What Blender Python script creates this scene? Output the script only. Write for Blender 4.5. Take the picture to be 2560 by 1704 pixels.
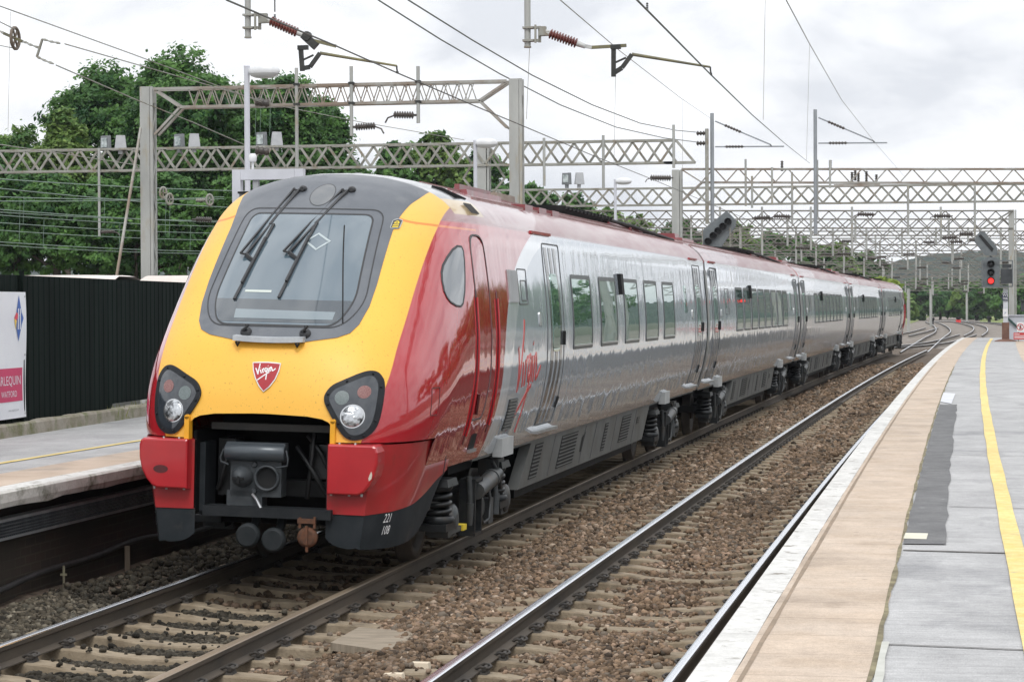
import bpy, bmesh, math, random
import numpy as np
from mathutils import Vector, Matrix
random.seed(7)
RNG = np.random.default_rng(7)
for o in list(bpy.data.objects):
    bpy.data.objects.remove(o)
SC = bpy.context.scene
COL = SC.collection
# ------------------------------------------------------------------ camera
FPX, YAW, PITCH, ROLL = 5874.55, -0.18387, -0.014155, -0.004899
CX, CZ = 5.9435, 2.4105
def _cam_axes():
    cy, sy = math.cos(YAW), math.sin(YAW); cp, sp = math.cos(PITCH), math.sin(PITCH)
    f = Vector((sy*cp, cy*cp, sp)); r = Vector((cy, -sy, 0)); u = r.cross(f)
    cr, sr = math.cos(ROLL), math.sin(ROLL)
    return cr*r+sr*u, -sr*r+cr*u, f
CAM_R, CAM_U, CAM_F = _cam_axes()
CAM_P = Vector((CX, 0, CZ))
cam_d = bpy.data.cameras.new("camera"); cam_o = bpy.data.objects.new("camera", cam_d); COL.objects.link(cam_o)
cam_d.sensor_width = 36.0; cam_d.lens = FPX/2560*36.0; cam_d.clip_start = 0.3; cam_d.clip_end = 9000
m_ = Matrix((CAM_R, CAM_U, -CAM_F)).transposed().to_4x4(); m_.translation = CAM_P
cam_o.matrix_world = m_
SC.camera = cam_o
# ------------------------------------------------------------------ light and exposure
SUN_EL, SUN_AZ = 52.0, 165.0      # azimuth clockwise from +Y: behind the camera, a little to the right
sun_d = bpy.data.lights.new("sun", 'SUN'); sun_d.energy = 1.5; sun_d.angle = math.radians(20); sun_d.color = (1, .985, .955)
sun_o = bpy.data.objects.new("sun", sun_d); COL.objects.link(sun_o)
az, el = math.radians(SUN_AZ), math.radians(SUN_EL)
sdir = Vector((math.sin(az)*math.cos(el), math.cos(az)*math.cos(el), math.sin(el)))
sun_o.rotation_euler = (-sdir).to_track_quat('-Z', 'Y').to_euler(); sun_o.location = (0, -30, 60)
VS = SC.view_settings
VS.view_transform = 'Standard'; VS.look = 'None'; VS.gamma = 1; VS.exposure = 0.08
W_ = bpy.data.worlds.new("World"); SC.world = W_; W_.use_nodes = True
nt = W_.node_tree; nt.nodes.clear()
def N(nt, t, **kw):
    n = nt.nodes.new(t)
    for k, v in kw.items():
        setattr(n, k, v)
    return n
def world():
    out = N(nt, 'ShaderNodeOutputWorld'); bg = N(nt, 'ShaderNodeBackground')
    sky = N(nt, 'ShaderNodeTexSky', sky_type='NISHITA'); sky.sun_disc = False
    sky.sun_elevation = el; sky.sun_rotation = az
    dim = N(nt, 'ShaderNodeMixRGB', blend_type='MULTIPLY'); dim.inputs[0].default_value = 1; dim.inputs[2].default_value = (.09, .09, .09, 1)
    nt.links.new(sky.outputs[0], dim.inputs[1])
    tc = N(nt, 'ShaderNodeTexCoord'); sep = N(nt, 'ShaderNodeSeparateXYZ'); nt.links.new(tc.outputs['Generated'], sep.inputs[0])
    mp = N(nt, 'ShaderNodeMapping'); mp.inputs['Scale'].default_value = (1, 1, 2.3); mp.inputs['Location'].default_value = (.35, .1, .4)
    nt.links.new(tc.outputs['Generated'], mp.inputs[0])
    n1 = N(nt, 'ShaderNodeTexNoise'); n1.inputs['Scale'].default_value = 9.0; n1.inputs['Detail'].default_value = 7; n1.inputs['Roughness'].default_value = .52; n1.inputs['Distortion'].default_value = .25
    nt.links.new(mp.outputs[0], n1.inputs['Vector'])
    r1 = N(nt, 'ShaderNodeValToRGB')                 # cloud undersides (grey) to lit tops (white)
    e = r1.color_ramp.elements; e[0].position = .36; e[0].color = (.765, .795, .85, 1); e[1].position = .60; e[1].color = (1.12, 1.14, 1.17, 1)
    e2 = r1.color_ramp.elements.new(.47); e2.color = (.955, .975, 1.01, 1)
    nt.links.new(n1.outputs['Fac'], r1.inputs[0])
    # an overcast sky is brighter overhead than at the horizon
    mr = N(nt, 'ShaderNodeMapRange'); mr.inputs[1].default_value = 0.10; mr.inputs[2].default_value = .75; mr.inputs[3].default_value = 1.0; mr.inputs[4].default_value = 1.42
    nt.links.new(sep.outputs[2], mr.inputs[0])
    mu = N(nt, 'ShaderNodeVectorMath', operation='SCALE'); nt.links.new(r1.outputs[0], mu.inputs[0]); nt.links.new(mr.outputs[0], mu.inputs['Scale'])
    n2 = N(nt, 'ShaderNodeTexNoise'); n2.inputs['Scale'].default_value = 3.1; n2.inputs['Detail'].default_value = 5
    nt.links.new(mp.outputs[0], n2.inputs['Vector'])
    r2 = N(nt, 'ShaderNodeValToRGB'); r2.color_ramp.elements[0].position = .70; r2.color_ramp.elements[0].color = (1, 1, 1, 1); r2.color_ramp.elements[1].position = .85; r2.color_ramp.elements[1].color = (.6, .6, .6, 1)
    nt.links.new(n2.outputs['Fac'], r2.inputs[0])
    mx = N(nt, 'ShaderNodeMixRGB'); nt.links.new(r2.outputs[0], mx.inputs[0]); nt.links.new(dim.outputs[0], mx.inputs[1]); nt.links.new(mu.outputs[0], mx.inputs[2])
    nt.links.new(mx.outputs[0], bg.inputs[0]); bg.inputs[1].default_value = 1.0
    nt.links.new(bg.outputs[0], out.inputs[0])
world()
# ------------------------------------------------------------------ track geometry
A2 = 0.000129; CANT = 0.052839/1.505; DT = 3.3581; YN = 19.4745
def track_x(s): return A2*s*s
def head(s): return 2*A2*s
def tp(lat, s, z=0.0, cant=0.0):
    """point at lateral offset lat from the first track's centre line, s along it, z above its rails"""
    x, h = track_x(s), head(s); l = lat*math.cos(cant)+z*math.sin(cant); zz = z*math.cos(cant)-lat*math.sin(cant)
    return Vector((x+l*math.cos(h), s-l*math.sin(h), zz))
def px_ray(px, py):
    return CAM_F + CAM_R*((px-1280)/FPX) - CAM_U*((py-852)/FPX)
def at(px, py, Y):
    d = px_ray(px, py); return CAM_P + d*(Y/d.y)
def atz(px, py, z):
    d = px_ray(px, py); return CAM_P + d*((z-CZ)/d.z)
# ------------------------------------------------------------------ materials
MATS = {}
def mat(name, c1, c2=None, rough=.6, metal=0.0, scale=6.0, detail=6, stretch=(1, 1, 1), bump=0.0, bscale=None, spec=.5, coat=0.0, lo=.35, hi=.65, stain=None, sscale=1.5, s_lo=.55, s_hi=.7, emit=None, estr=0):
    """principled material: two colours mixed by noise, an optional patchy stain and bump"""
    if name in MATS: return MATS[name]
    m = bpy.data.materials.new(name); m.use_nodes = True; t = m.node_tree
    b = t.nodes['Principled BSDF']
    b.inputs['Roughness'].default_value = rough; b.inputs['Metallic'].default_value = metal
    b.inputs['Specular IOR Level'].default_value = spec; b.inputs['Coat Weight'].default_value = coat; b.inputs['Coat Roughness'].default_value = .06
    b.inputs['Base Color'].default_value = (*c1, 1)
    col = None
    if c2 is not None or bump or stain is not None:
        tc = N(t, 'ShaderNodeNewGeometry'); mp = N(t, 'ShaderNodeMapping'); mp.inputs['Scale'].default_value = stretch
        t.links.new(tc.outputs['Position'], mp.inputs[0])
    if c2 is not None:
        n = N(t, 'ShaderNodeTexNoise'); n.inputs['Scale'].default_value = scale; n.inputs['Detail'].default_value = detail; n.inputs['Roughness'].default_value = .6
        t.links.new(mp.outputs[0], n.inputs['Vector'])
        r = N(t, 'ShaderNodeValToRGB'); r.color_ramp.elements[0].position = lo; r.color_ramp.elements[1].position = hi
        r.color_ramp.elements[0].color = (*c1, 1); r.color_ramp.elements[1].color = (*c2, 1)
        t.links.new(n.outputs['Fac'], r.inputs[0]); col = r.outputs[0]
    if stain is not None:
        n = N(t, 'ShaderNodeTexNoise'); n.inputs['Scale'].default_value = sscale; n.inputs['Detail'].default_value = 8; n.inputs['Roughness'].default_value = .65
        t.links.new(mp.outputs[0], n.inputs['Vector'])
        r = N(t, 'ShaderNodeMapRange'); r.inputs[1].default_value = s_lo; r.inputs[2].default_value = s_hi
        t.links.new(n.outputs['Fac'], r.inputs[0])
        x = N(t, 'ShaderNodeMixRGB'); t.links.new(r.outputs[0], x.inputs[0])
        if col is not None: t.links.new(col, x.inputs[1])
        else: x.inputs[1].default_value = (*c1, 1)
        x.inputs[2].default_value = (*stain, 1); col = x.outputs[0]
    if col is not None: t.links.new(col, b.inputs['Base Color'])
    if bump:
        n = N(t, 'ShaderNodeTexNoise'); n.inputs['Scale'].default_value = bscale or scale*4; n.inputs['Detail'].default_value = 5
        t.links.new(mp.outputs[0], n.inputs['Vector'])
        bp = N(t, 'ShaderNodeBump'); bp.inputs['Strength'].default_value = bump; bp.inputs['Distance'].default_value = .02
        t.links.new(n.outputs['Fac'], bp.inputs['Height']); t.links.new(bp.outputs[0], b.inputs['Normal'])
    if emit: b.inputs['Emission Color'].default_value = (*emit, 1); b.inputs['Emission Strength'].default_value = estr
    MATS[name] = m; return m
def curve_node(t, pts, xmax, ymax):
    n = N(t, 'ShaderNodeFloatCurve'); c = n.mapping.curves[0]
    while len(c.points) > 2: c.points.remove(c.points[1])
    c.points[0].location = (pts[0][0]/xmax, pts[0][1]/ymax); c.points[1].location = (pts[-1][0]/xmax, pts[-1][1]/ymax)
    for p in pts[1:-1]: c.points.new(p[0]/xmax, p[1]/ymax)
    n.mapping.update(); return n
# ------------------------------------------------------------------ mesh helpers
class MB:
    def __init__(s): s.v = []; s.f = []; s.mi = []; s.sm = []
    def add(s, vs, fs, mi=0, smooth=False):
        k = len(s.v); s.v += [tuple(v) for v in vs]; s.f += [tuple(i+k for i in f) for f in fs]; s.mi += [mi]*len(fs); s.sm += [smooth]*len(fs); return s
    def box(s, c, d, M=None, mi=0, taper=None):
        hx, hy, hz = d[0]/2, d[1]/2, d[2]/2; tx, ty = taper or (1, 1)
        vs = [Vector((c[0]+sx*hx*(tx if sz > 0 else 1), c[1]+sy*hy*(ty if sz > 0 else 1), c[2]+sz*hz)) for sz in (-1, 1) for sy in (-1, 1) for sx in (-1, 1)]
        if M is not None: vs = [M @ v for v in vs]
        return s.add(vs, [(0, 2, 3, 1), (4, 5, 7, 6), (0, 1, 5, 4), (2, 6, 7, 3), (0, 4, 6, 2), (1, 3, 7, 5)], mi)
    def bar(s, a, b, w, h=None, mi=0, up=(0, 0, 1)):
        a, b = Vector(a), Vector(b); d = b-a; L = d.length
        if L < 1e-6: return s
        z = d/L; u = Vector(up)
        if abs(z.dot(u)) > .98: u = Vector((0, 1, 0))
        x = u.cross(z).normalized(); y = z.cross(x)
        M = Matrix((x, y, z)).transposed().to_4x4(); M.translation = (a+b)/2
        return s.box((0, 0, 0), (w, h or w, L), M, mi)
    def tube(s, pts, r, n=6, mi=0, caps=True, smooth=True):
        pts = [Vector(p) for p in pts]; m = len(pts); rs = r if isinstance(r, (list, tuple)) else [r]*m
        T = [(pts[min(i+1, m-1)]-pts[max(i-1, 0)]).normalized() for i in range(m)]
        u = Vector((0, 0, 1)) if abs(T[0].z) < .95 else Vector((1, 0, 0))
        x = u.cross(T[0]).normalized(); vs = []; fs = []
        for i in range(m):
            x = (x-T[i]*x.dot(T[i])).normalized(); y = T[i].cross(x)
            for k in range(n):
                a = 2*math.pi*k/n; vs.append(pts[i]+(x*math.cos(a)+y*math.sin(a))*rs[i])
        for i in range(m-1):
            for k in range(n):
                a, b = i*n+k, i*n+(k+1) % n; fs.append((a, b, b+n, a+n))
        s.add(vs, fs, mi, smooth)
        if caps:
            s.add(vs[:n], [tuple(range(n))[::-1]], mi); s.add(vs[-n:], [tuple(range(n))], mi)
        return s
    def lathe(s, a, b, prof, n=12, mi=0, smooth=True):
        """prof: list of (t along a-b in metres, radius)"""
        a, b = Vector(a), Vector(b); z = (b-a).normalized(); u = Vector((0, 0, 1)) if abs(z.z) < .95 else Vector((1, 0, 0))
        x = u.cross(z).normalized(); y = z.cross(x); vs = []; fs = []
        for (t, r) in prof:
            for k in range(n):
                q = 2*math.pi*k/n; vs.append(a+z*t+(x*math.cos(q)+y*math.sin(q))*r)
        for i in range(len(prof)-1):
            for k in range(n):
                p, q = i*n+k, i*n+(k+1) % n; fs.append((p, q, q+n, p+n))
        s.add(vs, fs, mi, smooth)
        s.add(vs[:n], [tuple(range(n))[::-1]], mi); s.add(vs[-n:], [tuple(range(n))], mi); return s
    def prism(s, outline, fn, t0, t1, mi=0):
        """outline: 2-D points; fn(u, v, t) -> 3-D; closed solid from t0 to t1"""
        n = len(outline); vs = [fn(u, v, t0) for u, v in outline]+[fn(u, v, t1) for u, v in outline]
        fs = [tuple(range(n))[::-1], tuple(range(n, 2*n))]+[(i, (i+1) % n, n+(i+1) % n, n+i) for i in range(n)]
        return s.add(vs, fs, mi)
    def grid(s, rows, mi=0, smooth=True, close=False):
        m = len(rows); n = len(rows[0]); vs = [p for r in rows for p in r]; fs = []
        for i in range(m-1):
            for k in range(n if close else n-1):
                a, b = i*n+k, i*n+(k+1) % n; fs.append((a, b, b+n, a+n))
        return s.add(vs, fs, mi, smooth)
    def build(s, name, mats, parent=None, loc=None, recalc=True):
        me = bpy.data.meshes.new(name); me.from_pydata(s.v, [], s.f)
        if not isinstance(mats, (list, tuple)): mats = [mats]
        for m in mats: me.materials.append(m)
        me.polygons.foreach_set('material_index', s.mi); me.polygons.foreach_set('use_smooth', s.sm)
        if recalc:
            bm = bmesh.new(); bm.from_mesh(me); bmesh.ops.recalc_face_normals(bm, faces=bm.faces); bm.to_mesh(me); bm.free()
        me.update(); o = bpy.data.objects.new(name, me); COL.objects.link(o)
        if parent is not None: o.parent = parent
        if loc is not None: o.location = loc
        return o
def tag(o, label, cat, group=None):
    o['label'] = label; o['category'] = cat
    if group: o['group'] = group
    return o
def struct(o, kind='structure'):
    o['kind'] = kind; return o
def thing(name, label, cat, loc=(0, 0, 0), rot=(0, 0, 0), group=None):
    o = bpy.data.objects.new(name, None); COL.objects.link(o); o.location = loc; o.rotation_euler = rot; o.empty_display_size = .3
    return tag(o, label, cat, group)
def kids(o): return [c for c in bpy.data.objects if c.parent == o]
def copy_tree(o, parent=None, cache={}):
    c = o.copy(); COL.objects.link(c)
    if parent is not None: c.parent = parent
    for ch in kids(o): copy_tree(ch, c)
    return c
def text_polys(txt, size, spacing=1.0):
    cu = bpy.data.curves.new('t', 'FONT'); cu.body = txt; cu.size = size; cu.space_character = spacing; cu.resolution_u = 3
    o = bpy.data.objects.new('t', cu); COL.objects.link(o); bpy.context.view_layer.update()
    me = bpy.data.meshes.new_from_object(o.evaluated_get(bpy.context.evaluated_depsgraph_get()))
    vs = [(v.co.x, v.co.y) for v in me.vertices]; fs = [tuple(p.vertices) for p in me.polygons]
    bpy.data.objects.remove(o); bpy.data.curves.remove(cu); bpy.data.meshes.remove(me); return vs, fs
# ================================================================== ground
def strip(mb, l0, l1, s0, s1, z0, z1=None, ds=1.0, j0=0, j1=0, mi=0, top_only=True, seed=1):
    r = random.Random(seed); n = max(1, int(round((s1-s0)/ds))); z1 = z0 if z1 is None else z1
    rows = []
    for i in range(n+1):
        s = s0+(s1-s0)*i/n
        rows.append([tp(l0+r.uniform(-j0, j0), s, z0), tp(l1+r.uniform(-j1, j1), s, z1)])
    mb.grid(rows, mi, smooth=False); return mb
M_earth = mat('earth', (.075, .068, .045), (.05, .062, .028), rough=.95, scale=.25, detail=8, lo=.4, hi=.6)
M_grass = mat('verge_grass', (.10, .13, .04), (.20, .21, .075), rough=.95, scale=.35, detail=8)
mb = MB()
ys = [-60, -10, 5, 20, 40, 60, 80, 100, 140, 200, 300, 450, 700, 1100, 1700, 2600, 5200]
xs = [-2600, -700, -260, -110, -60, -30, -12, -5, 5, 12, 30, 70, 180, 600, 2600]
def gz(x, y):
    if y < 130 and -40 < x < 30: return -.55
    return -.55-min(1, max(0, (y-130)/200))*.0
mb.grid([[Vector((x, y, gz(x, y))) for x in xs] for y in ys], smooth=False)
struct(mb.build('ground', M_earth, recalc=False))
# distant wooded hill
M_hill = mat('hill_woodland', (.007, .020, .014), (.030, .050, .030), rough=1, scale=.035, detail=9, lo=.42, hi=.58, spec=.1)
mb = MB(); rows = []
rr = np.random.default_rng(3)
prof_x = np.linspace(-900, 900, 300)
ridge = 34+6*np.sin(prof_x/170+.6)+3.5*np.sin(prof_x/61)+1.8*np.sin(prof_x/23+1)
for k in range(14):
    t = k/13; yy = 1250+520*t
    rows.append([Vector((x, yy+rr.uniform(-4, 4), -.6+h*math.sin(t*math.pi/2)**.8+(rr.uniform(-1.6, 2.2) if k > 1 else 0))) for x, h in zip(prof_x, ridge)])
rows.append([Vector((x, 2300, -1)) for x in prof_x])
mb.grid(rows, smooth=False); struct(mb.build('hills', M_hill, recalc=False))
# pale houses along the hill foot are too small to read; the track bed comes next
# ================================================================== ballast
M_bed = mat('ballast_bed', (.036, .026, .018), (.16, .12, .086), rough=.95, scale=16, detail=4, bump=1.0, bscale=22, lo=.36, hi=.62, stain=(.045, .033, .025), sscale=.55, s_lo=.52, s_hi=.68)
def smooth(a, b, x): t = min(1, max(0, (x-a)/(b-a))); return t*t*(3-2*t)
_nv = np.random.default_rng(11); _gr = _nv.random((90, 400))
def lnoise(u, v):      # cheap value noise in lat, s (numpy arrays)
    u = np.asarray(u)+20; v = np.asarray(v)+20; i = np.floor(u).astype(int) % 90; j = np.floor(v).astype(int) % 400
    fu = u-np.floor(u); fv = v-np.floor(v); fu = fu*fu*(3-2*fu); fv = fv*fv*(3-2*fv); i1 = (i+1) % 90; j1 = (j+1) % 400
    return (_gr[i, j]*(1-fu)+_gr[i1, j]*fu)*(1-fv)+(_gr[i, j1]*(1-fu)+_gr[i1, j1]*fu)*fv
def ctilt(lat):
    lat = np.asarray(lat, float); t = np.clip((lat-1.3)/.8, 0, 1); t = t*t*(3-2*t)
    return -lat*CANT*(1-t)-(lat-DT)*.0262*t
def zb(lat, s):
    """height of the ballast surface"""
    lat = np.asarray(lat, float); s = np.asarray(s, float)
    z = np.full(np.broadcast(lat, s).shape, -.247)
    def sm(a, b, x): t = np.clip((x-a)/(b-a), 0, 1); return t*t*(3-2*t)
    six = sm(1.05, 1.45, lat)*(1-sm(2.0, 2.45, lat))
    z = z+.070*six*(.55+.9*lnoise(lat*1.3, s*.8))
    near = np.exp(-((lat-DT)/.42)**2); z = z+near*.095*lnoise(lat*1.5+9, s*.9)
    left = 1-sm(-1.75, -1.15, lat); z = z+left*(.07*lnoise(lat+3, s*.7)+.02)
    z = z+.035*(lnoise(lat*2.3, s*2.1)-.5)
    return z+ctilt(lat)
mb = MB(); rows = []
for s in list(np.arange(6, 60, .5))+list(np.arange(60, 150, 3)):
    ls = np.linspace(-2.2, 5.0, 37); z = zb(ls, s)-.02
    rows.append([tp(l, s, zz) for l, zz in zip(ls, z)])
mb.grid(rows); struct(mb.build('track_bed', M_bed, recalc=False))
mb = MB()       # fan of ballast beyond the platform end
F0 = [(-9, 118), (14, 118)]
mb.add([(-26, 100, -.42), (5.0, 112, -.42), (26, 118, -.42), (34, 330, -.42), (40, 720, -.42), (-34, 720, -.42), (-40, 330, -.42)], [(0, 1, 2, 3, 4, 5, 6)])
mb.add([(-40, 10, -.44), (-6.4, 10, -.44), (-6.4, 112, -.44), (-40, 112, -.44)], [(0, 1, 2, 3)])
struct(mb.build('ballast_yard', mat('ballast_far', (.13, .108, .088), (.25, .22, .19), rough=.95, scale=1.6, detail=9, lo=.4, hi=.6), recalc=False))
# loose stones, really modelled
SLP = .70; S_OFF = 9.86
def sleeper_at(s): return np.abs(((s-S_OFF)/SLP+.5) % 1-.5)*SLP
def stones():
    phi = (1+5**.5)/2
    base = np.array([(-1, phi, 0), (1, phi, 0), (-1, -phi, 0), (1, -phi, 0), (0, -1, phi), (0, 1, phi), (0, -1, -phi), (0, 1, -phi), (phi, 0, -1), (phi, 0, 1), (-phi, 0, -1), (-phi, 0, 1)], float)
    base /= np.linalg.norm(base[0])
    tri = np.array([(0, 11, 5), (0, 5, 1), (0, 1, 7), (0, 7, 10), (0, 10, 11), (1, 5, 9), (5, 11, 4), (11, 10, 2), (10, 7, 6), (7, 1, 8), (3, 9, 4), (3, 4, 2), (3, 2, 6), (3, 6, 8), (3, 8, 9), (4, 9, 5), (2, 4, 11), (6, 2, 10), (8, 6, 7), (9, 8, 1)])
    zones = [(10.2, 19.8, -1.95, 4.95, 1500, .0185), (19.8, 27, .75, 4.95, 1200, .020), (19.8, 27, -1.95, .75, 260, .026), (27, 38, .8, 4.9, 620, .027), (38, 60, .8, 4.8, 330, .032), (60, 105, .85, 4.8, 120, .045)]
    L, S, R = [], [], []
    for s0, s1, l0, l1, dens, r in zones:
        n = int((s1-s0)*(l1-l0)*dens); L.append(RNG.uniform(l0, l1, n)); S.append(RNG.uniform(s0, s1, n)); R.append(np.clip(RNG.lognormal(math.log(r), .28, n), r*.5, r*2.0))
    L = np.concatenate(L); S = np.concatenate(S); R = np.concatenate(R)
    zs = zb(L, S); keep = np.ones(len(L), bool)
    for c in (0, DT):
        u = np.abs(L-c); top = np.where(u > .95, -.178, np.where(u < .35, -.212, -.178))+ctilt(L)
        on = (u < 1.26) & (sleeper_at(S) < .135) & (S < 62)
        keep &= ~(on & (zs+R*.3 < top) & (RNG.random(len(L)) > .035))
        zs = np.where(on & (zs < top), top+.005, zs)
        keep &= ~((np.abs(u-.7525) < .10))
        keep &= ~((np.abs(u-.7525) < .2) & (sleeper_at(S) < .13))
    L, S, R, zs = L[keep], S[keep], R[keep], zs[keep]; n = len(L)
    var = base[None]*RNG.uniform(.72, 1.28, (n, 12, 1))*RNG.uniform(.75, 1.25, (n, 1, 3))
    q = RNG.normal(size=(n, 4)); q /= np.linalg.norm(q, axis=1)[:, None]; w, x, y, z = q.T
    Rm = np.stack([1-2*(y*y+z*z), 2*(x*y-z*w), 2*(x*z+y*w), 2*(x*y+z*w), 1-2*(x*x+z*z), 2*(y*z-x*w), 2*(x*z-y*w), 2*(y*z+x*w), 1-2*(x*x+y*y)], 1).reshape(n, 3, 3)
    V = np.einsum('nij,nkj->nki', Rm, var)*R[:, None, None]; V[:, :, 2] *= .85
    h = 2*A2*S
    V[:, :, 0] += (A2*S*S+L)[:, None]; V[:, :, 1] += (S-L*h)[:, None]; V[:, :, 2] += (zs+R*RNG.uniform(-.15, .75, n))[:, None]
    me = bpy.data.meshes.new('ballast_stones'); me.vertices.add(n*12); me.vertices.foreach_set('co', V.reshape(-1).astype(np.float32))
    T = (tri[None]+12*np.arange(n)[:, None, None]).reshape(-1)
    me.loops.add(len(T)); me.loops.foreach_set('vertex_index', T.astype(np.int32)); me.polygons.add(len(T)//3)
    me.polygons.foreach_set('loop_start', np.arange(0, len(T), 3, dtype=np.int32))
    pal = np.array([(.165, .122, .088), (.22, .162, .118), (.105, .078, .058), (.27, .215, .175), (.155, .138, .122), (.30, .225, .18), (.062, .050, .042), (.42, .36, .31)])
    pk = RNG.choice(8, n, p=[.24, .2, .18, .13, .1, .07, .06, .02]); c = pal[pk]*RNG.uniform(.65, 1.35, (n, 1))
    dirt = np.clip((lnoise(L*.8+5, S*.45)-.45)*2, 0, 1)*.45; c = c*(1-dirt[:, None])+dirt[:, None]*np.array((.055, .040, .028))
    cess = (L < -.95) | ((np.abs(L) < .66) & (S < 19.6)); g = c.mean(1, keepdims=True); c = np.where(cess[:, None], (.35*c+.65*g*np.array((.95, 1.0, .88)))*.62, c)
    c = c*np.array((.88, .81, .715)); oil_shade = (np.abs(L) < .68) | ((L < .70) & (S > 19.5)); c = np.where(oil_shade[:, None], c*.5, c)  # oil between the rails, plus the train's shade painted into stones beneath it
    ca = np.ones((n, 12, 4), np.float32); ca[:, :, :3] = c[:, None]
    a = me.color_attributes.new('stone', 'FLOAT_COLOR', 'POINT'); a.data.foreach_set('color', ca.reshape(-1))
    me.update(); me.validate()
    m = mat('ballast_stone', (.2, .16, .13), rough=.9, spec=.25); t = m.node_tree; an = N(t, 'ShaderNodeAttribute', attribute_name='stone')
    g = N(t, 'ShaderNodeNewGeometry'); no = N(t, 'ShaderNodeTexNoise'); no.inputs['Scale'].default_value = 90; t.links.new(g.outputs['Position'], no.inputs['Vector'])
    mr = N(t, 'ShaderNodeMapRange'); mr.inputs[3].default_value = .65; mr.inputs[4].default_value = 1.35; t.links.new(no.outputs['Fac'], mr.inputs[0])
    sc = N(t, 'ShaderNodeVectorMath', operation='SCALE'); t.links.new(an.outputs['Color'], sc.inputs[0]); t.links.new(mr.outputs[0], sc.inputs['Scale'])
    t.links.new(sc.outputs[0], t.nodes['Principled BSDF'].inputs['Base Color'])
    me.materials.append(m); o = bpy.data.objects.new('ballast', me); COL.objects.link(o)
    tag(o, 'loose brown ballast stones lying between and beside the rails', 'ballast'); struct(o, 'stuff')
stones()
# ================================================================== rails
M_rail = mat('rail_rust', (.045, .036, .027), (.085, .066, .047), rough=.75, scale=3, stretch=(1, .25, 1), bump=.15, bscale=40, stain=(.028, .023, .019), sscale=2.5)
M_shine = mat('rail_running_steel', (.80, .82, .86), rough=.24, metal=1.0)
M_shaded = mat('rail_running_shaded', (.30, .235, .165), (.21, .165, .12), rough=.42, metal=.35, scale=1.5, stretch=(8, .2, 1))  # train's shade and reflection on this rail put into its brown
PROF = [(-.07, -.159), (-.07, -.149), (-.012, -.128), (-.009, -.055), (-.034, -.040), (-.036, -.010), (-.029, -.002), (-.016, 0), (.016, 0), (.029, -.002), (.036, -.010), (.034, -.040), (.009, -.055), (.012, -.128), (.07, -.149), (.07, -.159)]
def rail(name, pts, label, topm, group, caps=True):
    mb = MB(); n = len(pts); rows = []
    for i, p in enumerate(pts):
        t = (pts[min(i+1, n-1)]-pts[max(i-1, 0)]); t.z = 0; t.normalize(); x = Vector((t.y, -t.x, 0))
        rows.append([p+x*u+Vector((0, 0, v)) for u, v in PROF])
    vs = [p for r in rows for p in r]; m = len(PROF); fs = []; mi = []
    for i in range(n-1):
        for k in range(m-1):
            fs.append((i*m+k, i*m+k+1, (i+1)*m+k+1, (i+1)*m+k)); mi.append(1 if 5 <= k <= 9 else 0)
    k0 = len(mb.v); mb.add(vs, fs); mb.mi = mi
    mb.sm = [False]*len(fs)
    o = mb.build('rail', [M_rail, topm]); tag(o, label, 'rail', group); return o
SS = list(np.arange(7, 60, 1.5))+list(np.arange(60, 131, 3))
for c, cant, nm in ((0, CANT, 0), (DT, .0262, 1)):
    for k, u in enumerate((-.7525, .7525)):
        lab = [['rail with a bright running band nearest the left platform wall', 'shaded brown rail along the near side under the train'], ['polished rail left in the middle of the empty near track', 'polished rail close under the white right platform edge']][nm][k]
        pts = [tp(c+u, s, -u*cant) for s in SS]
        rail('rail', pts, lab, M_shaded if (nm == 0 and k == 1) else M_shine, 'running rails of the two near tracks')
# sleepers
M_conc = mat('sleeper_concrete', (.20, .155, .102), (.29, .235, .165), rough=.9, scale=5, bump=.35, bscale=60, stain=(.10, .075, .05), sscale=4, s_lo=.5, s_hi=.75)
M_clip = mat('rail_clip_iron', (.030, .028, .026), (.055, .045, .036), rough=.7, scale=20)
def sleeper_mesh():
    mb = MB(); xs = [-1.25, -1.0, -.62, -.5, -.32, -.15, .15, .32, .5, .62, 1.0, 1.25]; zt = [-.180, -.170, -.170, -.176, -.200, -.208, -.208, -.200, -.176, -.170, -.170, -.180]
    rows = []
    for x, z in zip(xs, zt):
        rows.append([Vector((x, -.14, -.40)), Vector((x, -.105, z-.012)), Vector((x, -.095, z)), Vector((x, .095, z)), Vector((x, .105, z-.012)), Vector((x, .14, -.40))])
    mb.grid(rows, smooth=False); n = len(mb.v)
    mb.add([r for r in rows[0]], [(0, 1, 2, 3, 4, 5)]); mb.add([r for r in rows[-1]], [(5, 4, 3, 2, 1, 0)])
    return mb
def clip_mesh(u, side):
    mb = MB(); x = u+side*.085; a = side
    mb.box((x, 0, -.158), (.085, .12, .03), taper=(.75, .75))
    pts = [Vector((x-a*.045, -.05, -.135)), Vector((x-a*.01, -.055, -.115)), Vector((x+a*.045, -.05, -.125)), Vector((x+a*.06, -.01, -.118)), Vector((x+a*.045, .03, -.112)), Vector((x, .05, -.108)), Vector((x-a*.04, .045, -.130)), Vector((x-a*.05, .02, -.140))]
    mb.tube(pts, .011, 6); mb.tube([Vector((x+a*.02, -.06, -.128)), Vector((x+a*.02, .06, -.128))], .02, 7); return mb
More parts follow.
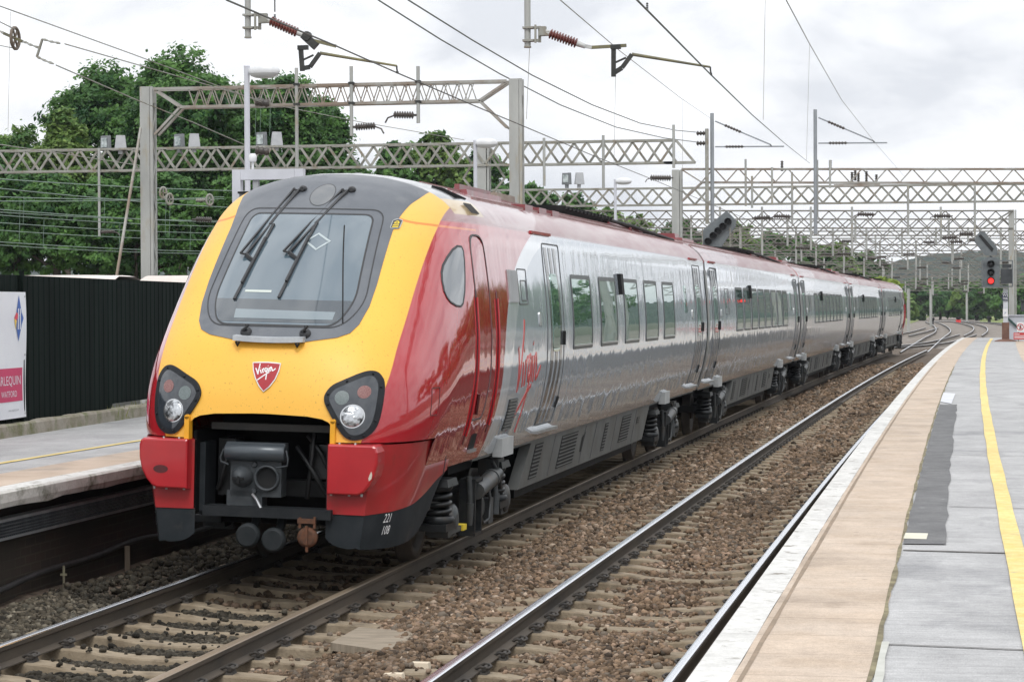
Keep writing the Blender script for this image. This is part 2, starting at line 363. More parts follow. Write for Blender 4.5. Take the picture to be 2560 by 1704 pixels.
def sleepers(c, s0, s1, cant, label, group, clips_to):
    o0 = None
    k0 = int(math.ceil((s0-S_OFF)/SLP)); k1 = int((s1-S_OFF)/SLP)
    for k in range(k0, k1+1):
        s = S_OFF+k*SLP; p = tp(c, s, 0)
        if o0 is None:
            o = sleeper_mesh().build('sleeper', M_conc); tag(o, label, 'sleeper', group); o0 = o
            cl = [clip_mesh(u, sd).build('rail_clip', M_clip, o) for u in (-.7525, .7525) for sd in (-1, 1)]
        else:
            o = o0.copy(); COL.objects.link(o)
            if s < clips_to:
                for q in cl:
                    w = q.copy(); COL.objects.link(w); w.parent = o
        o.location = (p.x, p.y, random.uniform(-.006, .004)); o.rotation_euler = (0, cant, -head(s)+random.uniform(-.008, .008))
sleepers(0, 9.8, 66, CANT, 'grey concrete sleeper under the rails of the train track', 'concrete sleepers of the train track', 60)
sleepers(DT, 10.2, 95, .0262, 'tan concrete sleeper under the rails of the empty near track', 'concrete sleepers of the empty track', 62)
# rails of the junction beyond the platform end, on the ground
def smoothpts(P, n=24):
    P = [Vector(p) for p in P]; out = []
    for i in range(len(P)-1):
        a = P[max(i-1, 0)]; b = P[i]; c = P[i+1]; d = P[min(i+2, len(P)-1)]
        for k in range(n):
            t = k/n; out.append(.5*((2*b)+(c-a)*t+(2*a-5*b+4*c-d)*t*t+(3*b-a-3*c+d)*t**3))
    out.append(P[-1]); return out
def gauge_pair(pxs, label, group, z=-.18):
    C = smoothpts([atz(px, py, z) for px, py in pxs], 10)
    for sd in (-1, 1):
        pts = []
        for i, p in enumerate(C):
            t = C[min(i+1, len(C)-1)]-C[max(i-1, 0)]; t.z = 0; t.normalize(); pts.append(p+Vector((t.y, -t.x, 0))*sd*.7525)
        rail('rail', pts, label, M_shine, group)
G = 'rails of the junction beyond the platform'
gauge_pair([(2285, 879), (2330, 846), (2358, 826), (2347, 812), (2325, 803)], 'rail of the first far track curving left past the tail of the train', G)
gauge_pair([(2432, 838), (2450, 826), (2448, 816), (2425, 809), (2390, 802)], 'rail of the track curling left right behind the platform end', G)
gauge_pair([(2250, 838), (2300, 827), (2330, 818)], 'rusty siding rail farthest left beside the grass beyond the train', G)
gauge_pair([(2330, 803), (2400, 803), (2480, 806), (2560, 816)], 'far rail crossing the junction from left to right', G)
gauge_pair([(2190, 868), (2280, 862), (2356, 852), (2420, 835)], 'rail of the crossover between the two near tracks', G)
# ================================================================== right platform
ZP = .8819
def slabmat(name, c1, c2, pitch, joint, groove=None, stain=None, **kw):
    m = mat(name, c1, c2, stain=stain, **kw); t = m.node_tree; b = t.nodes['Principled BSDF']
    g = N(t, 'ShaderNodeNewGeometry'); sp = N(t, 'ShaderNodeSeparateXYZ'); t.links.new(g.outputs['Position'], sp.inputs[0])
    def mth(op, a, v):
        n = N(t, 'ShaderNodeMath', operation=op)
        t.links.new(a, n.inputs[0])
        if isinstance(v, (int, float)): n.inputs[1].default_value = v
        else: t.links.new(v, n.inputs[1])
        return n.outputs[0]
    no = N(t, 'ShaderNodeTexNoise'); no.inputs['Scale'].default_value = 3; t.links.new(g.outputs['Position'], no.inputs['Vector'])
    f = mth('FRACT', mth('DIVIDE', sp.outputs[1], pitch), 0.0); j = mth('LESS_THAN', f, joint)
    # slabs differ a little from one another
    wn = N(t, 'ShaderNodeTexWhiteNoise', noise_dimensions='1D'); fl = mth('FLOOR', mth('DIVIDE', sp.outputs[1], pitch), 0.0); t.links.new(fl, wn.inputs['W'])
    src = b.inputs['Base Color'].links[0].from_socket
    vr = N(t, 'ShaderNodeMapRange'); vr.inputs[3].default_value = .96; vr.inputs[4].default_value = 1.035; t.links.new(wn.outputs['Value'], vr.inputs[0])
    sc = N(t, 'ShaderNodeVectorMath', operation='SCALE'); t.links.new(src, sc.inputs[0]); t.links.new(vr.outputs[0], sc.inputs['Scale'])
    x = N(t, 'ShaderNodeMixRGB'); t.links.new(mth('MULTIPLY', j, .34), x.inputs[0]); t.links.new(sc.outputs[0], x.inputs[1]); x.inputs[2].default_value = (.10, .08, .06, 1)
    t.links.new(x.outputs[0], b.inputs['Base Color']); return m
M_tan = slabmat('paving_tan', (.425, .335, .255), (.505, .415, .335), .61, .020, rough=.9, scale=2.2, detail=9, bump=.2, bscale=90, stain=(.30, .235, .18), sscale=1.1, s_lo=.55, s_hi=.72)
M_white = slabmat('edge_white_paint', (.60, .59, .565), (.50, .49, .465), 1.83, .006, rough=.7, scale=9, detail=8, stain=(.22, .20, .17), sscale=7, s_lo=.58, s_hi=.66)
M_asph = mat('platform_asphalt', (.325, .322, .322), (.395, .392, .39), rough=.92, scale=1.6, detail=10, bump=.3, bscale=120, stain=(.235, .235, .24), sscale=.9, s_lo=.56, s_hi=.72, stretch=(1, .6, 1))
M_patch = mat('asphalt_patch', (.115, .115, .118), (.165, .165, .165), rough=.95, scale=5, detail=9, bump=.4, bscale=150)
M_yel = mat('yellow_line_paint', (.62, .47, .15), (.68, .55, .24), rough=.8, scale=8, detail=8, stain=(.38, .33, .22), sscale=9, s_lo=.6, s_hi=.68)
M_joint = mat('joint_sealant', (.10, .095, .09), (.2, .19, .18), rough=.95, scale=8)
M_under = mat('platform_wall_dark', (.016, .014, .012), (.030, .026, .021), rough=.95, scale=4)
def weather(m, speck=.28, fine=140, spots=True, ripple=0.0, grime=.35, gcol=(.16, .15, .14)):
    '''grit, gum spots, patchy grime and faint laying marks on a paved surface'''
    t = m.node_tree; b = t.nodes['Principled BSDF']; src = b.inputs['Base Color'].links[0].from_socket; g = N(t, 'ShaderNodeNewGeometry')
    def noise(sc, det, mp=None):
        n = N(t, 'ShaderNodeTexNoise'); n.inputs['Scale'].default_value = sc; n.inputs['Detail'].default_value = det; n.inputs['Roughness'].default_value = .7
        if mp: q = N(t, 'ShaderNodeMapping'); q.inputs['Scale'].default_value = mp; t.links.new(g.outputs['Position'], q.inputs[0]); t.links.new(q.outputs[0], n.inputs['Vector'])
        else: t.links.new(g.outputs['Position'], n.inputs['Vector'])
        return n.outputs['Fac']
    def rng(v, a, b_, c, d): n = N(t, 'ShaderNodeMapRange'); n.inputs[1].default_value = a; n.inputs[2].default_value = b_; n.inputs[3].default_value = c; n.inputs[4].default_value = d; t.links.new(v, n.inputs[0]); return n.outputs[0]
    def scale(c, f): n = N(t, 'ShaderNodeVectorMath', operation='SCALE'); t.links.new(c, n.inputs[0]); t.links.new(f, n.inputs['Scale']); return n.outputs[0]
    def mixc(f, c, k): n = N(t, 'ShaderNodeMixRGB'); t.links.new(f, n.inputs[0]); t.links.new(c, n.inputs[1]); n.inputs[2].default_value = (*k, 1); return n.outputs[0]
    c = scale(src, rng(noise(fine, 3), .3, .7, 1-speck, 1+speck)); c = scale(c, rng(noise(26, 5), .3, .7, .90, 1.10)); c = scale(c, rng(noise(2.6, 7, (1, .5, 1)), .3, .7, .86, 1.12))
    if ripple: c = scale(c, rng(noise(3.2, 4, (.6, 7, 1)), .35, .65, 1-ripple, 1+ripple))
    c = mixc(rng(noise(1.15, 9, (1, .35, 1)), .56, .74, 0, grime), c, gcol)
    if spots:
        v = N(t, 'ShaderNodeTexVoronoi'); v.inputs['Scale'].default_value = 3.6; v.inputs['Randomness'].default_value = 1; t.links.new(g.outputs['Position'], v.inputs['Vector']); c = mixc(rng(v.outputs['Distance'], .055, .085, .55, 0), c, gcol)
        v = N(t, 'ShaderNodeTexVoronoi'); v.inputs['Scale'].default_value = 1.7; t.links.new(g.outputs['Position'], v.inputs['Vector']); c = mixc(rng(v.outputs['Distance'], .03, .05, .5, 0), c, (.45, .45, .44))
    t.links.new(c, b.inputs['Base Color'])
weather(M_tan, .22, 150, True, .05, .42, (.20, .165, .14)); weather(M_asph, .30, 130, True, .11, .34, (.20, .20, .205)); weather(M_patch, .35, 130, True, .05, .3, (.07, .07, .07)); weather(M_white, .10, 120, False, 0, .5, (.30, .28, .26)); weather(M_yel, .12, 110, False, 0, .35, (.36, .33, .25))
plat = thing('platform', 'right platform', 'platform'); struct(plat)
for k in ('label', 'category'): del plat[k]
def pbuild(mb, name, m): o = mb.build(name, m, plat, recalc=False); return o
E0, E1 = 6.0, 114.0
DS = 1.0
pbuild(strip(MB(), 4.871, 5.045, E0, E1, ZP, ds=.6, j1=.004, seed=2), 'white_edge', M_white)
pbuild(strip(MB(), 5.045, 5.61, E0, E1, ZP, ds=.6, j0=.0, j1=.012, seed=4), 'paving_slabs', M_tan)
pbuild(strip(MB(), 5.078, 5.098, E0, 64, ZP+.003, ds=.6, j0=.003, j1=.003, seed=5), 'groove', mat('groove_shadowed_stone', (.20, .155, .11), (.28, .21, .15), rough=.95, scale=5))
pbuild(strip(MB(), 5.56, 7.42, E0, E1, ZP-.004, ds=1), 'asphalt', M_asph)
pbuild(strip(MB(), 5.60, 5.622, E0, 60, ZP+.002, ds=.45, j0=.006, j1=.012, seed=9), 'joint', mat('mossy_joint', (.12, .10, .06), (.25, .22, .13), rough=1, scale=7))
pbuild(strip(MB(), 7.38, 7.95, E0, E1, ZP, ds=1), 'far_paving', M_tan)
pbuild(strip(MB(), 7.95, 8.2, E0, E1, ZP, ds=1), 'far_white_edge', M_white)
pbuild(strip(MB(), 5.625, 5.89, 15.3, 37.0, ZP+.003, ds=.7, j0=.006, j1=.014, seed=3), 'dark_patch', M_patch)
pbuild(strip(MB(), 6.252, 6.372, E0, 110.5, ZP+.003, ds=1.3, j0=.006, j1=.006, seed=6), 'yellow_line', M_yel)
for i, s in enumerate((10.75, 14.9, 18.2, 24.5, 33.2, 41, 54, 72)):
    mb = MB(); w = .012 if i != 1 else .03
    mb.add([tp(5.63 if s > 37 or s < 15 else 5.9, s, ZP+.001), tp(7.38, s-.25, ZP+.001), tp(7.38, s-.25+w*2, ZP+.001), tp(5.63 if s > 37 or s < 15 else 5.9, s+w*2, ZP+.001)], [(0, 1, 2, 3)]); pbuild(mb, 'joint', M_joint)
pbuild(strip(MB(), 5.626, 5.66, E0, 10.8, ZP+.006, ds=.5, j1=.006), 'concrete_cover', mat('pale_cover', (.40, .40, .36), (.5, .5, .46), rough=.9, scale=4))
mb = MB(); mb.add([tp(5.615, 15.62, ZP+.005), tp(5.765, 15.60, ZP+.005), tp(5.77, 16.0, ZP+.005), tp(5.62, 16.02, ZP+.005)], [(0, 1, 2, 3)]); pbuild(mb, 'concrete_patch', mat('pale_patch', (.55, .53, .43), (.62, .6, .5), rough=.9, scale=5))
mb = MB(); mb.add([tp(5.62, 38.0, ZP+.005), tp(5.80, 37.2, ZP+.005), tp(5.83, 41.5, ZP+.005), tp(5.62, 42, ZP+.005)], [(0, 1, 2, 3)]); pbuild(mb, 'pale_repair', mat('pale_repair', (.50, .51, .54), (.58, .58, .6), rough=.9, scale=3))
# edge face, overhang and the wall below
mb = MB()
for l0, l1, z0, z1, mi in ((4.871, 4.871, ZP, ZP-.10, 0), (4.871, 5.15, ZP-.10, ZP-.10, 1), (5.15, 5.15, ZP-.10, -.6, 1), (8.2, 8.2, ZP, -.6, 1)):
    strip(mb, l0, l1, E0, E1, z0, z1, ds=2, mi=mi)
mb.add([tp(4.871, E1, ZP), tp(8.2, E1, ZP), tp(8.2, E1, -.6), tp(4.871, E1, -.6)], [(0, 1, 2, 3)], 1)
pbuild(mb, 'platform_wall', [M_white, mat('platform_wall_concrete', (.20, .175, .145), (.28, .25, .21), rough=.95, scale=2)])
# ================================================================== left platform
ZL = .90
platl = thing('platform', 'x', 'x'); struct(platl)
for k in ('label', 'category'): del platl[k]
def lbuild(mb, name, m): return mb.build(name, m, platl, recalc=False)
M_coping = mat('coping_weathered_white', (.62, .61, .58), (.52, .51, .47), rough=.85, scale=5, detail=9, bump=.3, bscale=30, stain=(.14, .14, .10), sscale=2.6, s_lo=.50, s_hi=.66)
L0, L1 = 8.0, 112.0
lbuild(strip(MB(), -2.10, -1.885, L0, L1, ZL, ds=.9, j0=.006), 'white_edge', M_white)
lbuild(strip(MB(), -2.74, -2.10, L0, L1, ZL, ds=.9, j0=.01), 'paving_slabs', slabmat('paving_tan_worn', (.40, .31, .235), (.52, .42, .335), .61, .012, rough=.9, scale=1.5, detail=9, stain=(.28, .24, .2), sscale=.8))
lbuild(strip(MB(), -6.4, -2.74, L0, L1, ZL-.004, ds=2), 'asphalt', M_asph)
lbuild(strip(MB(), -3.375, -3.285, L0, 60, ZL+.003, ds=.9, j0=.006, j1=.006), 'yellow_line', M_yel)
mb = MB()
rows = []
rj = random.Random(5)
for i in range(int((L1-L0)/.35)):
    s = L0+i*.35; j = rj.uniform(-.008, .008); k = rj.uniform(-.012, .012)
    rows.append([tp(-1.885, s, ZL), tp(-1.868+j*.5, s, ZL-.02), tp(-1.875+j, s, ZL-.10), tp(-1.895+j, s, ZL-.155+k), tp(-1.96, s, ZL-.165+k), tp(-2.32, s, ZL-.17)])
mb.grid(rows, smooth=False); lbuild(mb, 'coping', M_coping)
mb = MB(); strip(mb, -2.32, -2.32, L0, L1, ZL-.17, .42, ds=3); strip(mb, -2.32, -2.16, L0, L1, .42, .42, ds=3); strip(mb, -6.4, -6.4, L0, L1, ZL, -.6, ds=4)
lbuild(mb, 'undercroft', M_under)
def brickmat():
    m = mat('old_brick_wall', (.05, .04, .033), rough=.95); t = m.node_tree; b = t.nodes['Principled BSDF']
    g = N(t, 'ShaderNodeNewGeometry'); sp = N(t, 'ShaderNodeSeparateXYZ'); t.links.new(g.outputs['Position'], sp.inputs[0])
    cb = N(t, 'ShaderNodeCombineXYZ'); t.links.new(sp.outputs[1], cb.inputs[0]); t.links.new(sp.outputs[2], cb.inputs[1])
    br = N(t, 'ShaderNodeTexBrick'); br.inputs['Scale'].default_value = 1; br.inputs['Brick Width'].default_value = .23; br.inputs['Row Height'].default_value = .078; br.inputs['Mortar Size'].default_value = .007
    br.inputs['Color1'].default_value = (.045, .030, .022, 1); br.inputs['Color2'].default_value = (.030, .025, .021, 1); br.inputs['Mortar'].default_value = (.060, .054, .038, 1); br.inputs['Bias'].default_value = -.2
    t.links.new(cb.outputs[0], br.inputs['Vector'])
    n = N(t, 'ShaderNodeTexNoise'); n.inputs['Scale'].default_value = 1.3; n.inputs['Detail'].default_value = 8; t.links.new(g.outputs['Position'], n.inputs['Vector'])
    r = N(t, 'ShaderNodeMapRange'); r.inputs[1].default_value = .42; r.inputs[2].default_value = .68; t.links.new(n.outputs['Fac'], r.inputs[0])
    x = N(t, 'ShaderNodeMixRGB'); t.links.new(r.outputs[0], x.inputs[0]); t.links.new(br.outputs['Color'], x.inputs[1]); x.inputs[2].default_value = (.028, .024, .017, 1)
    t.links.new(x.outputs[0], b.inputs['Base Color'])
    bp = N(t, 'ShaderNodeBump'); bp.inputs['Strength'].default_value = .5; bp.inputs['Distance'].default_value = .01; t.links.new(br.outputs['Fac'], bp.inputs['Height']); bp.invert = True; t.links.new(bp.outputs[0], b.inputs['Normal'])
    return m
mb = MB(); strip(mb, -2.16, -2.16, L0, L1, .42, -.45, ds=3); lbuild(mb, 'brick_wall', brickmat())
mb = MB()   # drain hole in the wall
for s in (18.75,):
    mb.lathe(tp(-2.165, s, .28), tp(-2.10, s, .28), [(0, .075), (.045, .075), (.06, .055), (.06, .045), (.012, .04)], 14)
lbuild(mb, 'drain_pipe', mat('drain_clay', (.05, .045, .035), (.09, .08, .06), rough=.9, scale=8))
# cable tray with perforated side, fixed along the wall
M_tray = mat('tray_galvanised', (.09, .105, .115), (.15, .165, .175), rough=.55, metal=.5, scale=6)
tray = thing('cable_tray', 'long grey perforated cable tray fixed along the left platform wall', 'cable tray')
mb = MB(); rows = [[tp(-2.14, s, .63), tp(-2.02, s, .63), tp(-2.02, s, .605)] for s in np.arange(9, 60, 3)]; mb.grid(rows, smooth=False)
rows = [[tp(-2.02, s, .475), tp(-2.02, s, .45), tp(-2.14, s, .45)] for s in np.arange(9, 60, 3)]; mb.grid(rows, smooth=False)
mb.build('tray_flanges', mat('tray_edge', (.26, .28, .29), (.34, .36, .37), rough=.5, metal=.5, scale=6), tray, recalc=False)
mb = MB()
for s in np.arange(9.5, 30, .045):
    mb.bar(tp(-2.022, s, .475), tp(-2.022, s, .605), .014, .004)
for z in (.50, .525, .55, .58):
    mb.bar(tp(-2.021, 9.5, z), tp(-2.021, 30, z), .004, .010)
mb.build('mesh_side', M_tray, tray)
mb = MB(); mb.bar(tp(-2.04, 30, .54), tp(-2.04, 60, .54), .004, .15); mb.build('tray_side', M_tray, tray)
mb = MB(); pts = []
rj = random.Random(8)
for s in np.arange(9, 40, .35): pts.append(tp(-2.10+.02*math.sin(s*1.1), s, .06+.035*math.sin(s*.9+.6)+.02*math.sin(s*2.3)))
mb.tube(pts, .028, 7); tag(mb.build('cable', mat('cable_black', (.018, .018, .018), (.04, .04, .04), rough=.6, scale=8)), 'black cable sagging along the dark brick wall below the left platform', 'cable')
mb = MB(); b0 = atz(319, 1440, -.2); mb.bar((b0.x-.0, b0.y, -.3), (b0.x, b0.y, .10), .05, .02); tag(mb.build('marker_stake', mat('weathered_wood', (.10, .08, .06), (.15, .12, .09), rough=.95, scale=9, stretch=(6, 6, 1))), 'short brown wooden stake against the brick wall left of the train', 'stake')
mb = MB(); b0 = atz(160, 1496, -.2); mb.tube([(b0.x, b0.y, -.3), (b0.x, b0.y, .1)], .012, 6); mb.bar((b0.x-.03, b0.y, .02), (b0.x+.03, b0.y, .02), .02, .02); tag(mb.build('marker_peg', mat('peg_paint', (.2, .19, .12), (.15, .13, .1), rough=.9, scale=9)), 'thin pale peg standing in the ballast by the brick wall', 'peg')
# timber board and pale stones in the six-foot
mb = MB()
q = [atz(*p, -.145) for p in ((826, 1605), (897, 1566), (1040, 1578), (1012, 1632))]
mb.prism([(0, 0), (1, 0), (1, 1), (0, 1)], lambda u, v, t: (q[0]*(1-u)+q[1]*u)*(1-v)+(q[3]*(1-u)+q[2]*u)*v+Vector((0, 0, t)), 0, -.06)
tag(mb.build('timber_board', mat('grey_timber', (.20, .165, .12), (.30, .25, .19), rough=.9, scale=3, stretch=(1.2, 14, 1), bump=.6, bscale=5, stain=(.09, .07, .05), sscale=2.5)), 'weathered grey timber board lying in the ballast between the tracks', 'board')
for (px, py), lab in (((985, 1683), 'large pale square stone nearest the bottom edge of the picture'), ((1051, 1656), 'pale flat stone a little above the largest pale stone')):
    mb = MB(); c = atz(px, py, -.13); mb.box((c.x, c.y, c.z-.02), (.15, .10, .05), Matrix.Identity(4), taper=(.85, .8))
    o = mb.build('stone', mat('pale_stone', (.55, .46, .35), (.62, .54, .42), rough=.9, scale=15)); tag(o, lab, 'stone')
# dark cross pipes between the rails of the near track
for i, (s, r) in enumerate(((14.62, .050), (14.1, .045), (13.55, .050))):
    mb = MB(); pts = [tp(DT+u, s+.02*math.sin(u*3+i)+.1*i*u*0, -.135-.015*math.cos(u*2)) for u in np.linspace(-.66, .66, 12)]
    mb.tube(pts, r, 8); tag(mb.build('cross_cable', mat('cross_cable_rubber', (.03, .028, .026), (.06, .05, .042), rough=.7, scale=6)), ['dark cable crossing the near track, farthest of three', 'dark cable crossing the near track, middle of three', 'dark cable crossing the near track, nearest of three'][i], 'cable')
# ================================================================== the train
def pchip(xs, ys):
    xs = np.array(xs, float); ys = np.array(ys, float); h = np.diff(xs); d = np.diff(ys)/h; m = np.zeros(len(xs))
    for i in range(1, len(xs)-1):
        if d[i-1]*d[i] > 0:
            w1 = 2*h[i]+h[i-1]; w2 = h[i]+2*h[i-1]; m[i] = (w1+w2)/(w1/d[i-1]+w2/d[i])
    m[0] = d[0]; m[-1] = d[-1]
    def f(x):
        x = np.clip(x, xs[0], xs[-1]); i = np.clip(np.searchsorted(xs, x)-1, 0, len(xs)-2)
        t = (x-xs[i])/h[i]; a = ys[i]; b = ys[i+1]
        return a*(1+2*t)*(1-t)**2+m[i]*h[i]*t*(1-t)**2+b*t*t*(3-2*t)+m[i+1]*h[i]*t*t*(t-1)
    return f
Wf = pchip([.2, .6, .8, .95, 1.05, 1.17, 1.35, 1.5, 1.7, 1.9, 2.1, 2.5, 2.85, 3.17, 3.4, 3.8], [1.02, 1.08, 1.13, 1.20, 1.235, 1.265, 1.315, 1.345, 1.375, 1.388, 1.388, 1.362, 1.322, 1.285, 1.26, 1.22])
Y0f = pchip([.2, 1.1, 1.3, 1.5, 1.7, 1.82, 1.94, 2.1, 2.27, 2.6, 2.9, 3.1, 3.3, 3.47, 3.6, 3.68, 3.72, 3.74], [.05, .06, .07, .09, .13, .17, .22, .31, .44, .78, 1.10, 1.33, 1.58, 1.83, 2.1, 2.38, 2.65, 3.0])
ZT = 3.74; NL = 1.05; NM = 5.0; ZSH = 3.05
def droop(x): a = np.abs(x)/1.28; return .33*a**2.2+.16*a**12
def nose_y(x, z):
    zz = np.minimum(z+droop(x), ZT); F = np.minimum((np.abs(x)/Wf(z))**NM, 1)
    return Y0f(zz)+NL*(1-np.sqrt(1-F))
def side_x(y, z, nose):
    """half width of the body at distance y behind the nose and height z"""
    hi = float(Wf(z))
    if not nose or y > 3.2: return min(hi, roof_x(z))
    lo = 0.0
    for _ in range(34):
        m = (lo+hi)/2
        if nose_y(m, z) < y: lo = m
        else: hi = m
    return lo
def roof_x(z):
    if z <= 2.9: return 9
    lo, hi = 0, 1.6
    for _ in range(34):
        m = (lo+hi)/2
        if ZT-droop(m) > z: lo = m
        else: hi = m
    return lo
def body_mat():
    """silver body side, dark red roof; the red cab end is an area of the livery bounded by a curve y(z)"""
    m = bpy.data.materials.new('train_livery'); m.use_nodes = True; t = m.node_tree; b = t.nodes['Principled BSDF']
    tc = N(t, 'ShaderNodeTexCoord'); sp = N(t, 'ShaderNodeSeparateXYZ'); t.links.new(tc.outputs['Object'], sp.inputs[0])
    def mth(op, a, v=None):
        n = N(t, 'ShaderNodeMath', operation=op)
        for i, q in enumerate((a, v)):
            if q is None: continue
            if isinstance(q, (int, float)): n.inputs[i].default_value = q
            else: t.links.new(q, n.inputs[i])
        return n.outputs[0]
    def mix(f, a, c):
        n = N(t, 'ShaderNodeMixRGB')
        for i, q in enumerate((f, a, c)):
            if isinstance(q, tuple): n.inputs[i].default_value = (*q, 1) if len(q) == 3 else q
            elif isinstance(q, (int, float)): n.inputs[i].default_value = q
            else: t.links.new(q, n.inputs[i])
        return n.outputs[0]
    def edge(v, w=.004): n = N(t, 'ShaderNodeMapRange'); n.inputs[1].default_value = -w; n.inputs[2].default_value = w; t.links.new(v, n.inputs[0]); return n.outputs[0]
    X, Y, Z = sp.outputs
    at_ = N(t, 'ShaderNodeAttribute', attribute_type='OBJECT', attribute_name='cab'); cab = at_.outputs['Fac']   # 1 on the two cab cars
    cz = curve_node(t, [(.9, 3.48), (1.2, 3.72), (1.56, 3.85), (2.0, 3.90), (2.36, 4.06), (2.7, 4.42), (2.94, 4.88), (3.18, 5.6), (3.3, 6.1)], 4, 8)
    t.links.new(mth('DIVIDE', Z, 4.0), cz.inputs['Value']); by = mth('MULTIPLY', cz.outputs[0], 8.0)
    wz = curve_node(t, [(.9, 3.9), (1.2, 4.14), (1.56, 4.25), (2.0, 4.38), (2.4, 4.65), (2.7, 5.05), (2.94, 5.6), (3.18, 6.6), (3.3, 7.2)], 4, 8)
    t.links.new(mth('DIVIDE', Z, 4.0), wz.inputs['Value']); wy = mth('MULTIPLY', wz.outputs[0], 8.0)
    gn = N(t, 'ShaderNodeTexNoise'); gn.inputs['Scale'].default_value = 1.7; gn.inputs['Detail'].default_value = 8; mp = N(t, 'ShaderNodeMapping'); mp.inputs['Scale'].default_value = (1, .35, 2.5); t.links.new(tc.outputs['Object'], mp.inputs[0]); t.links.new(mp.outputs[0], gn.inputs['Vector'])
    red = mix(gn.outputs['Fac'], (.34, .012, .020), (.43, .022, .030)); silver = mix(gn.outputs['Fac'], (.485, .545, .605), (.56, .615, .67)); white = (.74, .78, .82)
    # roof: dark red with grey dirt
    rn = N(t, 'ShaderNodeTexNoise'); rn.inputs['Scale'].default_value = 2.5; rn.inputs['Detail'].default_value = 9; m2 = N(t, 'ShaderNodeMapping'); m2.inputs['Scale'].default_value = (3, .3, 1); t.links.new(tc.outputs['Object'], m2.inputs[0]); t.links.new(m2.outputs[0], rn.inputs['Vector'])
    rr = N(t, 'ShaderNodeMapRange'); rr.inputs[1].default_value = .35; rr.inputs[2].default_value = .7; t.links.new(rn.outputs['Fac'], rr.inputs[0])
    roof = mix(rr.outputs[0], (.20, .045, .050), (.32, .20, .195))
    c = mix(mth('MULTIPLY', edge(mth('SUBTRACT', Y, wy), .03), 1.0), white, silver)
    c = mix(edge(mth('SUBTRACT', Y, by)), red, c)
    c = mix(cab, silver, c)
    c = mix(edge(mth('SUBTRACT', Z, 3.262), .012), c, roof)
    # nose: yellow front between the red flanks, on the cab end only
    cy = curve_node(t, [(1.2, .86), (1.28, .88), (1.55, .97), (1.81, 1.045), (2.13, 1.065), (2.8, 1.075), (3.4, 1.085), (3.7, 1.085)], 4, 2)
    t.links.new(mth('DIVIDE', Z, 4.0), cy.inputs['Value']); yx = mth('MULTIPLY', cy.outputs[0], 2.0)
    inn = mth('MULTIPLY', edge(mth('SUBTRACT', yx, mth('ABSOLUTE', X))), edge(mth('SUBTRACT', 2.56, Y), .006)); inn = mth('MULTIPLY', inn, cab)
    sp2 = N(t, 'ShaderNodeTexNoise'); sp2.inputs['Scale'].default_value = 55; sp2.inputs['Detail'].default_value = 3; t.links.new(tc.outputs['Object'], sp2.inputs['Vector'])
    s2 = N(t, 'ShaderNodeMapRange'); s2.inputs[1].default_value = .64; s2.inputs[2].default_value = .70; t.links.new(sp2.outputs['Fac'], s2.inputs[0])
    yel = mix(gn.outputs['Fac'], (.80, .415, .045), (.84, .465, .065)); yel = mix(mth('MULTIPLY', s2.outputs[0], .6), yel, (.28, .16, .03))
    dg = N(t, 'ShaderNodeMapRange'); dg.inputs[1].default_value = 2.7; dg.inputs[2].default_value = 3.5; dg.inputs[4].default_value = .30; t.links.new(Z, dg.inputs[0])
    yel = mix(mth('MULTIPLY', dg.outputs[0], mth('MULTIPLY', gn.outputs['Fac'], 1.8)), yel, (.62, .44, .17))
    c = mix(inn, c, yel)
    dl = curve_node(t, [(3.0, .78), (3.15, .775), (3.28, .792), (3.40, .828), (3.49, .872), (3.56, .885), (3.74, .89)], 4, 1); t.links.new(mth('DIVIDE', Z, 4.0), dl.inputs['Value'])
    dome = mth('MULTIPLY', mth('MULTIPLY', edge(mth('SUBTRACT', dl.outputs[0], mth('ABSOLUTE', X)), .003), edge(mth('SUBTRACT', Z, 3.2))), mth('MULTIPLY', cab, edge(mth('SUBTRACT', 2.62, Y), .006)))
    dn = N(t, 'ShaderNodeMapRange'); dn.inputs[1].default_value = .4; dn.inputs[2].default_value = .75; t.links.new(gn.outputs['Fac'], dn.inputs[0])
    c = mix(dome, c, mix(dn.outputs[0], (.082, .092, .108), (.16, .17, .18)))
    # the dirty bare panel behind the dome
    pan = mth('MULTIPLY', mth('MULTIPLY', edge(mth('SUBTRACT', Y, 2.56), .006), edge(mth('SUBTRACT', 3.52, Y), .01)), mth('MULTIPLY', edge(mth('SUBTRACT', Z, 3.345), .006), cab))
    c = mix(pan, c, mix(rr.outputs[0], (.46, .31, .12), (.50, .40, .26)))
    pn2 = mth('MULTIPLY', pan, edge(mth('SUBTRACT', Z, 3.49), .004)); c = mix(pn2, c, mix(rr.outputs[0], (.20, .21, .22), (.32, .33, .34)))
    # the thin orange line painted round the cab roof
    oz = curve_node(t, [(0, 3.335), (.55, 3.338), (.66, 3.335), (.81, 3.255), (1.06, 3.215), (1.3, 3.20)], 2, 4); t.links.new(mth('DIVIDE', mth('ABSOLUTE', X), 2.0), oz.inputs['Value'])
    ol = mth('LESS_THAN', mth('ABSOLUTE', mth('SUBTRACT', Z, mth('MULTIPLY', oz.outputs[0], 4.0))), .011); ol = mth('MULTIPLY', mth('MULTIPLY', ol, cab), mth('LESS_THAN', Y, 3.0)); c = mix(mth('MULTIPLY', ol, .8), c, (.62, .17, .03))
    # road dirt low on the side
    gr = N(t, 'ShaderNodeMapRange'); gr.inputs[1].default_value = 1.32; gr.inputs[2].default_value = .95; gr.inputs[3].default_value = 0; gr.inputs[4].default_value = .55; t.links.new(Z, gr.inputs[0])
    clean = mth('SUBTRACT', 1.0, mth('MULTIPLY', mth('MULTIPLY', cab, edge(mth('SUBTRACT', by, Y))), .75))
